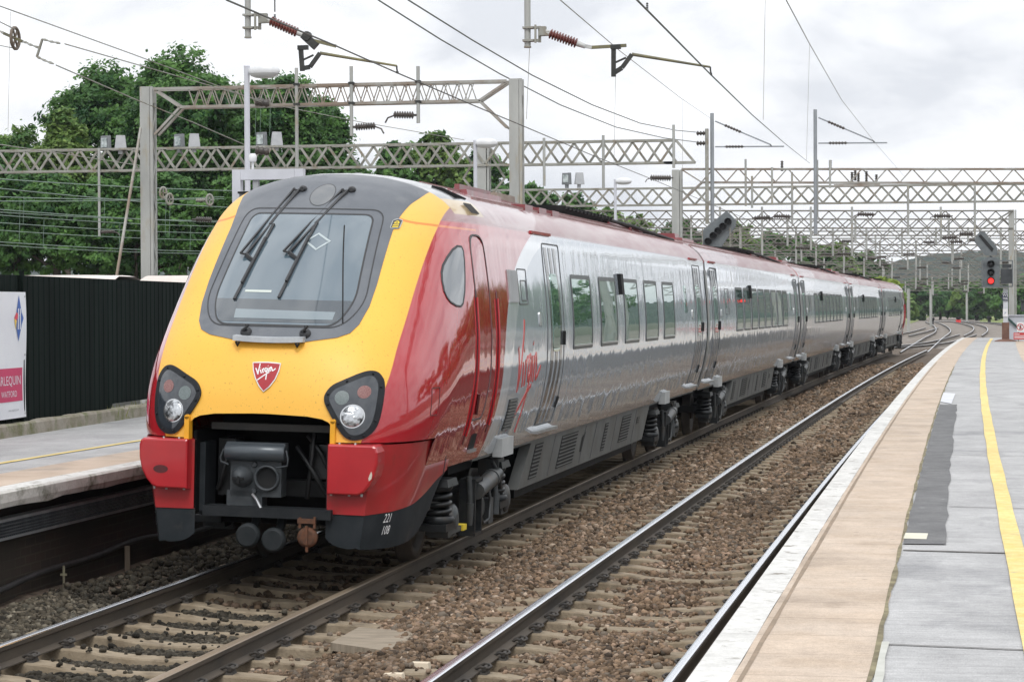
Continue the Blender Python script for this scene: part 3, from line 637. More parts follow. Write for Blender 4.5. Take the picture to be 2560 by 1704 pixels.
    c = mix(mth('MULTIPLY', mth('MULTIPLY', gr.outputs[0], clean), mth('ADD', gn.outputs['Fac'], .25)), c, (.15, .12, .095))
    t.links.new(c, b.inputs['Base Color'])
    met = mth('MULTIPLY', mth('SUBTRACT', 1.0, edge(mth('SUBTRACT', Z, 3.262), .012)), mix(cab, (1, 1, 1), mix(edge(mth('SUBTRACT', Y, by)), (0, 0, 0), (1, 1, 1)))); met = mth('MULTIPLY', met, .30)
    t.links.new(mth('MULTIPLY', met, mth('SUBTRACT', 1.0, inn)), b.inputs['Metallic'])
    ro = mix(edge(mth('SUBTRACT', Z, 3.262), .02), (.085, .085, .085), (.34, .34, .34)); ro = mix(inn, ro, (.46, .46, .46)); t.links.new(ro, b.inputs['Roughness'])
    b.inputs['Coat Weight'].default_value = .6; b.inputs['Coat Roughness'].default_value = .04
    cw = mth('MULTIPLY', mth('SUBTRACT', 1.0, inn), mix(edge(mth('SUBTRACT', Y, by)), (.8, .8, .8), (.42, .42, .42))); t.links.new(cw, b.inputs['Coat Weight'])
    # body panels are never perfectly flat
    wn = N(t, 'ShaderNodeTexNoise'); wn.inputs['Scale'].default_value = 1.25; wn.inputs['Detail'].default_value = 2.5; m3 = N(t, 'ShaderNodeMapping'); m3.inputs['Scale'].default_value = (1, 1.7, .8); t.links.new(tc.outputs['Object'], m3.inputs[0]); t.links.new(m3.outputs[0], wn.inputs['Vector'])
    bp = N(t, 'ShaderNodeBump'); bp.inputs['Strength'].default_value = .32; bp.inputs['Distance'].default_value = .03; t.links.new(wn.outputs['Fac'], bp.inputs['Height'])
    t.links.new(bp.outputs[0], b.inputs['Normal']); t.links.new(bp.outputs[0], b.inputs['Coat Normal'])
    return m
M_body = body_mat()
M_redp = mat('red_paint', (.44, .016, .022), (.37, .012, .018), rough=.28, coat=.6, scale=3, stain=(.20, .03, .02), sscale=5, s_lo=.62, s_hi=.8)
M_reddirty = mat('red_paint_dirty', (.38, .018, .022), (.30, .022, .022), rough=.3, coat=.5, scale=4, stain=(.19, .035, .025), sscale=3, s_lo=.56, s_hi=.8)
M_skirt = mat('skirt_grey', (.012, .016, .019), (.024, .028, .032), rough=.6, spec=.2, scale=4, stain=(.06, .055, .05), sscale=3, s_lo=.6, s_hi=.8)
M_under_t = mat('underframe_grey', (.090, .093, .090), (.125, .127, .12), rough=.6, scale=2.5, stain=(.075, .068, .055), sscale=2.0, s_lo=.45, s_hi=.75)
M_blk = mat('underframe_black', (.008, .009, .010), (.018, .018, .018), rough=.65, scale=7, spec=.2)
M_bog = mat('bogie_iron', (.012, .0145, .017), (.028, .030, .031), rough=.42, metal=.35, scale=9, stain=(.05, .042, .033), sscale=4, s_lo=.58, s_hi=.75)
M_bogl = mat('bogie_grey', (.048, .054, .057), (.085, .088, .088), rough=.5, metal=.3, scale=8, stain=(.06, .05, .04), sscale=4, s_lo=.5, s_hi=.7)
M_wheel = mat('wheel_steel', (.055, .05, .047), (.09, .08, .07), rough=.5, metal=.5, scale=6)
M_surr = mat('cab_surround_grey', (.082, .092, .108), (.115, .125, .14), rough=.45, scale=2.2, detail=9, stain=(.17, .175, .18), sscale=1.6, s_lo=.5, s_hi=.75, bump=.1, bscale=60, coat=.1)
M_rub = mat('window_rubber', (.018, .019, .021), (.03, .03, .032), rough=.5, scale=20)
def glassmat(name, c, rough=.04, spec=.9):
    m = mat(name, c, rough=rough, spec=spec, coat=1.0); return m
M_wscr = glassmat('windscreen_glass', (.082, .118, .145), .06)
M_wscr2 = glassmat('windscreen_lower_band', (.030, .042, .052), .07)
M_wband = glassmat('windscreen_pale_band', (.15, .19, .21), .2)
M_win = mat('saloon_glass', (.25, .40, .345), rough=.015, metal=.75)
M_cabg = glassmat('cab_side_glass', (.05, .07, .085), .03, 1.0); M_cabg.node_tree.nodes['Principled BSDF'].inputs['IOR'].default_value = 1.5
M_alu = mat('bare_metal', (.62, .63, .64), (.48, .49, .5), rough=.3, metal=.8, scale=8)
M_wht = mat('white_lettering', (.80, .80, .80), (.7, .7, .7), rough=.5, scale=20)
M_dred = mat('door_groove_red', (.09, .012, .014), (.06, .01, .012), rough=.5, scale=8)
M_line = mat('panel_line', (.05, .05, .052), (.09, .09, .09), rough=.6, scale=8)
M_yelp = mat('yellow_paint', (.82, .39, .018), (.75, .35, .02), rough=.4, scale=8)
M_vred = mat('script_red', (.56, .03, .03), (.50, .03, .03), rough=.35, scale=8, coat=.5)
# ---- patches that follow the body surface
def star_patch(outline, fn, off, thick, rings=8, center=None, dens=.05, inset=None):
    """solid patch: outline (closed 2-D list) radially filled and laid on the surface fn(u, v, off)"""
    P = []
    n = len(outline)
    for i in range(n):
        a = outline[i]; b = outline[(i+1) % n]; k = max(1, int(math.hypot(b[0]-a[0], b[1]-a[1])/dens))
        for j in range(k): P.append((a[0]+(b[0]-a[0])*j/k, a[1]+(b[1]-a[1])*j/k))
    c = center or (sum(p[0] for p in P)/len(P), sum(p[1] for p in P)/len(P)); m = len(P); mb = MB()
    rows = []
    for i in range(1, rings+1):
        r = i/rings; rows.append([fn(c[0]+(p[0]-c[0])*r, c[1]+(p[1]-c[1])*r, off) for p in P])
    rows.append([fn(p[0], p[1], off-thick) for p in P])
    mb.grid(rows[:-1], close=True); k0 = len(mb.v); mb.add([fn(c[0], c[1], off)]+rows[0], [(0, i+1, (i+1) % m+1) for i in range(m)], smooth=True)
    mb.add(rows[-2]+rows[-1], [(i, (i+1) % m, m+(i+1) % m, m+i) for i in range(m)]); return mb
def ring_patch(o_out, o_in, fn, off, thick):
    mb = MB(); n = len(o_out); rows = [[fn(*p, off-thick) for p in o_out], [fn(*p, off) for p in o_out], [fn(*p, off) for p in o_in], [fn(*p, off-thick) for p in o_in]]
    mb.grid(rows, smooth=False, close=True); return mb
def dense(outline, d=.04):
    P = []
    for i in range(len(outline)):
        a = outline[i]; b = outline[(i+1) % len(outline)]; k = max(1, int(math.hypot(b[0]-a[0], b[1]-a[1])/d))
        for j in range(k): P.append((a[0]+(b[0]-a[0])*j/k, a[1]+(b[1]-a[1])*j/k))
    return P
def roundpoly(pts, r, k=5):
    out = []; n = len(pts)
    for i in range(n):
        p = Vector(pts[i]); a = Vector(pts[i-1])-p; b = Vector(pts[(i+1) % n])-p; rr = r[i] if isinstance(r, (list, tuple)) else r
        rr = min(rr, a.length*.49, b.length*.49); A = p+a.normalized()*rr; B = p+b.normalized()*rr
        for j in range(k+1):
            t = j/k; q = A*(1-t)**2+p*2*t*(1-t)+B*t*t; out.append((q.x, q.y))
    return out
def shrink(pts, d, c=None):
    c = c or (sum(p[0] for p in pts)/len(pts), sum(p[1] for p in pts)/len(pts)); out = []
    for p in pts:
        v = Vector((p[0]-c[0], p[1]-c[1])); l = v.length; v = v*max(0, (l-d*1.2)/l); out.append((c[0]+v.x, c[1]+v.y))
    return out
def inset(pts, d):
    """offset a convex-ish polygon inwards by d"""
    n = len(pts); A = sum(pts[i][0]*pts[(i+1) % n][1]-pts[(i+1) % n][0]*pts[i][1] for i in range(n)); sg = 1 if A > 0 else -1; out = []
    for i in range(n):
        a = Vector(pts[i-1]); p = Vector(pts[i]); b = Vector(pts[(i+1) % n]); e1 = (p-a); e2 = (b-p)
        if e1.length < 1e-9: e1 = e2
        if e2.length < 1e-9: e2 = e1
        t = (e1.normalized()+e2.normalized()).normalized(); nrm = Vector((-t.y, t.x))*sg; out.append((p.x+nrm.x*d, p.y+nrm.y*d))
    return out
def front_fn(x, z, off): return Vector((x, float(nose_y(x, z))-off, z))
def side_fn(sd, nose):
    def f(y, z, off): return Vector((sd*(side_x(y, z, nose)+off), y, z))
    return f
def mirror(half): return half+[(-x, z) for x, z in half[::-1] if abs(x) > 1e-4]
def ribbon(strokes, fn, w, off, thick=.006):
    mb = MB()
    for st in strokes:
        ww = w
        if isinstance(st, tuple): st, ww = st
        P = smoothpts([(a, b, 0) for a, b in st], 6) if len(st) > 2 else [Vector((*q, 0)) for q in st]
        rows = []
        for i, p in enumerate(P):
            t = P[min(i+1, len(P)-1)]-P[max(i-1, 0)]; t.normalize(); nx, ny = -t.y*ww/2, t.x*ww/2
            rows.append([fn(p.x+nx, p.y+ny, off-thick), fn(p.x+nx, p.y+ny, off), fn(p.x-nx, p.y-ny, off), fn(p.x-nx, p.y-ny, off-thick)])
        mb.grid(rows, smooth=False)
    return mb
# handwritten word, unit box about 2.2 wide
SCRIPT = [[(0, .80), (.10, .62), (.20, .20), (.24, .02)], [(.24, .02), (.34, .45), (.50, .95), (.58, 1.25)], [(.55, .52), (.60, .30), (.66, .08)], [(.60, .74), (.62, .70)], [(.78, .55), (.84, .30), (.88, .08)], [(.83, .38), (.92, .56), (1.04, .58)],
          [(1.34, .55), (1.20, .60), (1.10, .40), (1.18, .16), (1.32, .30), (1.36, .55), (1.33, .10), (1.20, -.42), (1.12, -.75)], [(1.46, .58), (1.50, .35), (1.56, .12)], [(1.50, .82), (1.53, .78)], [(1.66, .58), (1.70, .36), (1.74, .10)], [(1.70, .36), (1.80, .58), (1.90, .54), (1.95, .30), (2.02, .14), (2.40, .34)], [(.10, -.62), (.55, -.40), (1.20, -.10), (1.62, .05)]]
def add_shell(parent, nose, Lc):
    """outer skin of one car as one mesh"""
    mb = MB(); zr = [1.28, 1.29, 1.31, 1.335, 1.36, 1.39, 1.42, 1.45, 1.475, 1.495, 1.507, 1.53, 1.57, 1.62, 1.68, 1.75, 1.82, 1.9, 1.98, 2.06, 2.14, 2.2, 2.27, 2.35, 2.45, 2.55, 2.65, 2.75, 2.85, 2.95, 3.05]
    zs = [.95, 1.0, 1.05, 1.11, 1.17, 1.22]+(zr if nose else zr[::3]+[3.05])
    prof = [(float(Wf(z)), z) for z in zs]
    xr = float(roof_x(3.05)); k = 0
    xs_ = [1.275, 1.262, 1.245, 1.22, 1.18, 1.12, 1.03, .92, .78, .6, .4, .2]
    for x in xs_:
        z = ZT-float(droop(x))
        if z > 3.07: prof.append((min(x, float(Wf(z))), z))
    half = prof
    ring = half+[(0, ZT)]+[(-x, z) for x, z in half[::-1]]
    if not nose:
        ys_ = [0.0, .04]+list(np.linspace(.6, Lc-.6, 16))+[Lc-.04, Lc]
        rows = [[Vector((x, y, z)) for x, z in ring] for y in ys_]
        mb.grid(rows); m = len(ring)
        mb.add(rows[0], [tuple(range(m))]); mb.add(rows[-1], [tuple(range(m))[::-1]])
        return mb.build('body', M_body, parent)
    n = len(ring); y_e = []
    for x, z in ring:
        y_e.append(float(nose_y(x, z)))
    # front skin: rows across the nose at each height, above the bumper line
    NX = 56
    def row(xb, z):
        out = []
        for j in range(NX+1):
            t = j/NX*2-1; x = xb*math.sin(t*math.pi/2)
            out.append(Vector((x, float(nose_y(x, z)), z)))
        return out
    R = [(float(Wf(z)), z) for z in zr]
    for x, z in half:
        if z > 3.06: R.append((x, z))
    R.append((.05, ZT-1e-4))
    rows = [row(x, z) for x, z in R]
    def mouth(z): return float(np.interp(z, [1.28, 1.30, 1.36, 1.41, 1.45, 1.475, 1.495, 1.507], [.635, .632, .622, .60, .56, .50, .36, 0]))
    # the lower rows are squeezed so that the coupler mouth stays open
    vs = []; fs = []
    for r_i, (xb, z) in enumerate(R):
        if z <= 1.508:
            xm = mouth(z); out = []
            for j in range(NX+1):
                t = j/NX*2-1
                if j == NX//2 or (z > 1.506 and abs(t) < 1e-9): x = 0.0
                else:
                    sg = 1 if t > 0 else -1; a = abs(t); x = sg*(xm+(xb-xm)*math.sin(a*math.pi/2)) if True else 0
                out.append(Vector((x, float(nose_y(x, z)), z)))
            out[NX//2] = None if z < 1.506 else Vector((0, float(nose_y(0, z)), z))
            rows[r_i] = out
    for a in range(len(rows)-1):
        A, B = rows[a], rows[a+1]
        for j in range(NX):
            q = [A[j], A[j+1], B[j+1], B[j]]
            if any(v is None for v in q):
                q = [v for v in q if v is not None]
                if R[a+1][1] <= 1.508 or len(q) < 3:
                    continue
            mb.add(q, [tuple(range(len(q)))], smooth=True)
    # flanks and roof from the nose back to the end of the car
    ext = []
    for i, (x, z) in enumerate(ring):
        ext.append(y_e[i])
    stat = [0, .12, .3, .55, .8, 1.0]
    rws = []
    for s_ in stat:
        rws.append([Vector((x, y_e[i]+(4.7-y_e[i])*s_, z)) for i, (x, z) in enumerate(ring)])
    for y in list(np.linspace(5.6, Lc-.6, 14))+[Lc-.04, Lc]: rws.append([Vector((x, y, z)) for x, z in ring])
    mb.grid(rws)
    mb.add(rws[-1], [tuple(range(n))[::-1]])
    # lower flank below the front skin (z .95 - 1.28) curves in front of the first bogie
    o = mb.build('body', M_body, parent)
    bm = bmesh.new(); bm.from_mesh(o.data); bmesh.ops.remove_doubles(bm, verts=bm.verts, dist=.004); bmesh.ops.recalc_face_normals(bm, faces=bm.faces); bm.to_mesh(o.data); bm.free()
    for p in o.data.polygons: p.use_smooth = True
    return o
# ---- running gear
def coil(mb, c, r, h, turns, wire, n=16):
    pts = [Vector((c[0]+r*math.cos(2*math.pi*k/n), c[1]+r*math.sin(2*math.pi*k/n), c[2]+h*k/(n*turns))) for k in range(int(n*turns)+1)]
    mb.tube(pts, wire, 7)
def make_bogie(parent, yc):
    o = bpy.data.objects.new('bogie', None); COL.objects.link(o); o.parent = parent; o.location = (0, yc, 0); o.empty_display_size = .3
    for sy in (-1.3, 1.3):
        mb = MB()
        for sx in (-1, 1):
            a = sx*.685; b = sx*.825
            mb.lathe((a, sy, .41), (b, sy, .41), [(0, .43), (.028, .43), (.03, .40), (.14, .39), (.14, .30), (.10, .27), (.10, .12), (.15, .11)] if sx > 0 else [(0, .43), (.028, .43), (.03, .40), (.14, .39), (.14, .30), (.10, .27), (.10, .12), (.15, .11)], 28)
        mb.lathe((-.68, sy, .41), (.68, sy, .41), [(0, .085), (1.36, .085)], 10)
        mb.build('wheelset', M_wheel, o)
    for sx in (-1, 1):
        mb = MB()   # side frame, outside the wheels
        ol = [(-1.75, .50), (-1.62, .42), (-1.0, .44), (-.55, .33), (.55, .33), (1.0, .44), (1.62, .42), (1.75, .50), (1.72, .60), (1.0, .66), (.6, .60), (-.6, .60), (-1.0, .66), (-1.72, .60)]
        mb.prism(ol, lambda u, v, t: Vector((sx*t, u, v)), .90, 1.02)
        mb.build('side_frame', M_bog, o)
        for sy in (-1, 1):
            mb = MB(); y = sy*1.3
            mb.box((sx*1.07, y, .40), (.20, .36, .30), taper=(.9, .85)); mb.lathe((sx*1.10, y, .41), (sx*1.22, y, .41), [(0, .15), (.08, .15), (.10, .13), (.12, .06)], 14)
            mb.build('axle_box', M_bogl, o)
            mb = MB(); ys = sy*1.3-.36
            coil(mb, (sx*1.10, ys, .46), .115, .30, 4.2, .026); mb.lathe((sx*1.10, ys, .42), (sx*1.10, ys, .48), [(0, .16), (.03, .17), (.06, .15)], 16); mb.box((sx*1.08, ys, .80), (.34, .46, .07), taper=(.9, .85)); mb.lathe((sx*1.10, ys, .74), (sx*1.10, ys, .79), [(0, .14), (.05, .15)], 14)
            mb.box((sx*1.10, ys, .38), (.26, .40, .07))
            mb.build('coil_spring', M_bog, o)
            mb = MB(); mb.tube([(sx*1.20, sy*.60, .30), (sx*1.20, sy*.62, .52)], .045, 10); mb.tube([(sx*1.20, sy*.62, .50), (sx*1.18, sy*.64, .78)], .032, 9)
            mb.build('damper', M_bogl, o)
        mb = MB(); mb.tube([(sx*1.22, -.45, .62), (sx*1.22, .30, .70)], .085, 14); mb.tube([(sx*1.22, .30, .70), (sx*1.22, .62, .73)], .06, 12); mb.lathe((sx*1.22, .26, .695), (sx*1.22, .31, .70), [(0, .095), (.05, .095)], 14)
        mb.build('yaw_damper', M_bogl, o)
        mb = MB()
        for yy in (-.62, -.30): mb.box((sx*1.17, yy, .47), (.16, .035, .56))
        mb.box((sx*1.17, -.46, .74), (.16, .36, .03)); mb.box((sx*1.17, -.46, .205), (.16, .36, .03)); mb.box((sx*1.12, -.46, .47), (.04, .30, .50))
        mb.build('bracket', M_bog, o)
        mb = MB(); mb.tube([(sx*1.20, .10, .72), (sx*1.24, .16, .50), (sx*1.24, .12, .30), (sx*1.20, .0, .26), (sx*1.2, -.12, .34)], .018, 6); mb.tube([(sx*1.18, .5, .86), (sx*1.22, .72, .70), (sx*1.20, .95, .48), (sx*1.18, 1.0, .30)], .02, 6); mb.box((sx*1.14, .36, .36), (.14, .22, .26)); mb.box((sx*1.10, .85, .78), (.22, .30, .18))
        mb.lathe((sx*1.08, .05, .42), (sx*1.2, .05, .42), [(0, .13), (.08, .13), (.11, .08)], 14)
        mb.build('hoses', M_bogl, o)
    mb = MB(); mb.box((0, 0, .55), (1.8, .5, .22)); mb.box((0, 0, .60), (.5, 3.5, .4)); mb.box((0, 1.72, .5), (1.9, .10, .12)); mb.box((0, -1.72, .5), (1.9, .10, .12)); mb.box((0, 0, .86), (1.9, 1.1, .16)); mb.build('bolster', M_blk, o)
    return o
YELBOX = mat('yellow_marking', (.75, .55, .02), (.55, .40, .03), rough=.6, scale=12)
def vent_panel(name, y0, y1, z0, z1, parent, sd, fn, slats=8, m=None, vertical=False):
    mb = star_patch([(y0, z0), (y1, z0), (y1, z1), (y0, z1)], fn, .006, .012, rings=3, dens=.12); o = mb.build(name, m or M_blk, parent)
    mb = MB()
    for k in range(slats):
        t = (k+.5)/slats
        if vertical:
            y = y0+(y1-y0)*t; a, b = fn(y, z0+.01, .012), fn(y, z1-.01, .012)
        else:
            z = z0+(z1-z0)*t; a, b = fn(y0+.01, z, .012), fn(y1-.01, z, .012)
        mb.bar(a, b, .016, .022 if not vertical else .016)
    mb.build('slat', M_under_t if m is None else m, o); return o
def make_door(parent, sd, y0, y1, fn, glass=True):
    ol = roundpoly([(y0, 1.12), (y1, 1.12), (y1, 3.17), (y0, 3.17)], .07)
    d = ring_patch(dense(ol, .12), dense(inset(ol, .014), .12)[:len(dense(ol, .12))] if False else [p for p in inset(dense(ol, .12), .014)], fn, .006, .012).build('door', M_line, parent)
    # diagonal stripes painted on the leaf: dark bands bounded by smooth curves
    w = y1-y0
    for k, (ya, yb) in enumerate(((.12, .30), (.42, .58), (.70, .84))):
        P = []
        zz = np.linspace(1.14, 3.12, 26)
        def cx(z, f): return y0+.05+(w-.1)*min(1, max(0, f+(.22*math.sin((z-1.1)/2.05*math.pi)-.16)+(.10 if z > 2.4 else 0)*(z-2.4)))
        mb = MB(); rows = [[fn(cx(z, ya), z, -.004), fn(cx(z, ya), z, .004), fn(cx(z, yb), z, .004), fn(cx(z, yb), z, -.004)] for z in zz]
        mb.grid(rows, smooth=False); mb.build('door_stripe', mat('door_stripe_grey', (.11, .118, .125), (.15, .155, .165), rough=.2, metal=.4, coat=.6, scale=3), d)
    if glass:
        g = roundpoly([(y0+.34, 1.95), (y1-.30, 1.95), (y1-.30, 2.83), (y0+.34, 2.83)], .10)
        star_patch(g, fn, .008, .012, rings=4, dens=.08).build('door_window', M_win, d)
    mb = MB(); mb.bar(fn(y1-.10, 2.02, .012), fn(y1-.10, 2.18, .012), .05, .02); mb.bar(fn(y1-.08, 1.42, .012), fn(y1-.14, 1.30, .012), .03, .02); mb.build('door_button', M_blk, d)
    mb = MB(); mb.bar((sd*1.24, y0-.05, 1.055), (sd*1.24, y1+.15, 1.055), .14, .03); mb.build('door_step', M_alu, d)
    return d
def make_window(parent, sd, y0, y1, fn):
    ol = roundpoly([(y0, 1.95), (y1, 1.95), (y1, 2.84), (y0, 2.84)], .06)
    f = ring_patch(dense(ol, .1), inset(dense(ol, .1), .05), fn, .008, .016).build('window', mat('window_frame_grey', (.045, .05, .052), (.07, .075, .078), rough=.35, scale=5), parent)
    star_patch(inset(ol, .045), fn, .004, .008, rings=4, dens=.1).build('pane', M_win, f)
    mb = MB(); mb.bar(fn(y0+.07, 2.055, .008), fn(y1-.07, 2.055, .008), .012, .008); mb.build('glazing_bar', mat('window_frame_grey', ()), f) if False else None
    mb = MB(); mb.bar(fn(y0+.05, 1.995, .009), fn(y1-.05, 1.995, .009), .012, .02); mb.build('glazing_bar', M_alu, f)
    return f
def underframe(parent, Lc, ya, yb, cab):
    for sd in (-1, 1):
        mb = MB(); mb.box((sd*1.19, (ya+yb)/2+1.0, .965), (.05, yb-ya+8.0 if not cab else yb-ya+6, .10)) if False else None
        ol = [(ya+.42, .945), (yb+.45, .945), (yb-.15, .43), (ya-.25, .43)]
        mb = MB(); mb.prism(ol, lambda u, v, t: Vector((sd*(t-.06*(.945-v)), u, v)), 1.17, 1.05); pn = mb.build('skirt_panel', M_under_t, parent)
        L = yb-ya
        def fn(y, z, off): return Vector((sd*(1.172-.06*(.945-z)+off), y, z))
        def para(y0, y1, z0, z1): k = .9; return [(y0-k*(.9-z0), z0), (y1-k*(.9-z0), z0), (y1-k*(.9-z1), z1), (y0-k*(.9-z1), z1)]
        for f0, f1, z0, z1 in ((.07, .12, .50, .88), (.25, .37, .50, .88), (.60, .63, .5, .86), (.76, .85, .52, .88), (.92, .95, .70, .80)):
            P = para(ya+L*f0, ya+L*f1, z0, z1)
            v = star_patch(P, fn, .003, .006, rings=2, dens=.3).build('louvre', M_blk, pn)
            mb = MB()
            for k in range(9 if z1-z0 > .2 else 4):
                z = z0+(z1-z0)*(k+.5)/(9 if z1-z0 > .2 else 4); kk = .9*(.9-z); mb.bar(fn(ya+L*f0-kk, z, .006), fn(ya+L*f1-kk, z, .006), .014, .012)
            mb.build('louvre_slat', M_under_t, v)
        for f in (.20, .43, .52, .70, .90):
            mb = MB(); y = ya+L*f; mb.bar(fn(y-.40, .46, .002), fn(y, .93, .002), .004, .018); mb.build('panel_seam', M_line, pn)
        mb = MB(); mb.add([fn(ya+L*.385, .60, .004), fn(ya+L*.40, .60, .004), fn(ya+L*.43, .85, .004), fn(ya+L*.40, .78, .004)], [(0, 1, 2, 3)]); mb.build('panel_notch', M_blk, pn)
    mb = MB(); mb.box((0, (ya+yb)/2, .62), (2.0, yb-ya-.6, .66)); mb.box((0, (ya+yb)/2, .30), (1.25, yb-ya-1.0, .10)); mb.build('equipment_case', M_blk, parent)
    mb = MB(); y0 = 3.4 if cab else .2
    for sd in (-1, 1): mb.box((sd*1.10, (y0+Lc-.2)/2, .945), (.16, Lc-.2-y0, .05))
    mb.box((0, (y0+Lc)/2, .96), (2.1, Lc-y0-.3, .04)); mb.build('sole_bar', M_under_t, parent)
def roof_gear(parent, Lc, cab):
    mb = MB()
    for x in (-.95, -.7, -.4, .4, .7, .95):
        z = ZT-float(droop(x)); mb.bar((x, 4.2 if cab else .3, z+.004), (x, Lc-.4, z+.004), .022, .022)
    mb.build('roof_rib', mat('roof_rib_red', (.24, .09, .09), (.32, .2, .19), rough=.45, scale=6), parent)
    M_rr = mat('roof_box_red', (.22, .028, .035), (.16, .03, .034), rough=.4, coat=.3, scale=4, stain=(.2, .14, .12), sscale=3)
    def raised(y0, y1, x0, x1, h, name='roof_hatch', m=None):
        mb = MB(); zz = ZT-float(droop(max(abs(x0), abs(x1))))-.03
        mb.box(((x0+x1)/2, (y0+y1)/2, zz+(h+.08)/2), (x1-x0, y1-y0, h+.08), taper=(.92, .97)); mb.build(name, m or M_rr, parent)
    o = 3.2 if cab else .9
    if cab:
        raised(4.7, 6.0, .25, .80, .005); raised(6.05, 6.75, .25, .76, .005); raised(4.9, 6.6, .60, .66, .03)
        for k in range(9):
            mb = MB(); y = 3.02+k*.055; mb.bar((.80, y-.02, ZT-float(droop(.80))+.004), (1.04, y+.02, ZT-float(droop(1.04))+.004), .018, .020); mb.build('louvre_slat', M_blk, parent)
        for k in range(7):
            mb = MB(); y = 3.0+k*.05; mb.bar((1.12, y, ZT-float(droop(1.12))+.004), (1.21, y+.02, ZT-float(droop(1.21))+.004), .012, .014); mb.build('louvre_slat', M_line, parent)
        raised(6.8, 7.9, .2, .70, .04, m=mat('roof_box_brown', (.18, .13, .10), (.25, .2, .16), rough=.6, scale=4))
        for k in range(3): raised(7.0+k*.9, 7.5+k*.9, .80, .98, .02)
    # radiator cage
    mb = MB(); a, b = Lc*.48, Lc*.66
    for x in np.linspace(-.55, .75, 9): mb.bar((x, a, 3.775-.05*abs(x)), (x, b, 3.775-.05*abs(x)), .022, .022)
    for y in np.linspace(a, b, 14): mb.bar((-.58, y, 3.76), (.78, y, 3.74), .03, .05)
    mb.build('radiator_cage', M_blk, parent)
    raised(b+.3, b+2.0, -.5, .72, .05); raised(b+2.2, b+3.4, .1, .78, .02)
    mb = MB()
    for x, r in ((.62, .035), (.72, .028), (.5, .03)): mb.tube([(x, b-.2, 3.72), (x+.06, b+2.0, 3.70), (x+.10, b+3.6, 3.66), (x+.16, Lc-1.2, 3.60), (x+.05, Lc-.6, 3.62)], r, 7)
    mb.build('roof_hose', M_blk, parent)
    if not cab: raised(1.4, 3.2, .1, .7, .02); raised(1.9, 2.6, -.3, .5, .07)
    # rain strips above the doors
    for sd in (-1, 1):
        for y in ((5.75, 6.95), (Lc-2.2, Lc-1.1)) if cab else ((.6, 1.6), (Lc-2.2, Lc-1.1)):
            mb = MB(); zz = 3.27; f = side_fn(sd, False); mb.bar(f(y[0], zz, .006), f(y[1], zz, .006), .03, .03); mb.build('rain_strip', M_redp, parent)
def gangway(parent, y, sg):
    mb = MB(); mb.box((0, y+sg*.16, 2.2), (1.5, .34, 2.3)); mb.box((0, y+sg*.16, .85), (.35, .5, .25)); mb.build('gangway', M_blk, parent)
    mb = MB(); ring = [(float(Wf(z)), z) for z in np.linspace(1.0, 3.0, 12)]+[(x, ZT-float(droop(x))) for x in (1.26, 1.22, 1.12, .92, .6, .3)]
    ring = ring+[(0, ZT)]+[(-x, z) for x, z in ring[::-1]]
    rows = [[Vector((x, y, z)) for x, z in ring], [Vector((x*.985, y+sg*.10, z-.005)) for x, z in ring], [Vector((x*.93, y+sg*.10, z-.03)) for x, z in ring], [Vector((x*.93, y, z-.03)) for x, z in ring]]
    mb.grid(rows, smooth=False); mb.build('end_fairing', mat('end_rubber_red', (.30, .02, .025), (.10, .09, .09), rough=.5, scale=1.2, lo=.48, hi=.52), parent)
    for sd in (-1, 1):
        mb = MB(); rows = []
        for z in np.linspace(1.0, 3.1, 12):
            w = float(Wf(z)); rows.append([Vector((sd*(w+.012), y-sg*.03, z)), Vector((sd*(w+.016), y+sg*.05, z)), Vector((sd*(w-.06), y+sg*.12, z))])
        mb.grid(rows, smooth=False); mb.build('end_strip', mat('end_strip_grey', (.30, .31, .31), (.22, .22, .21), rough=.35, metal=.4, scale=4), parent)
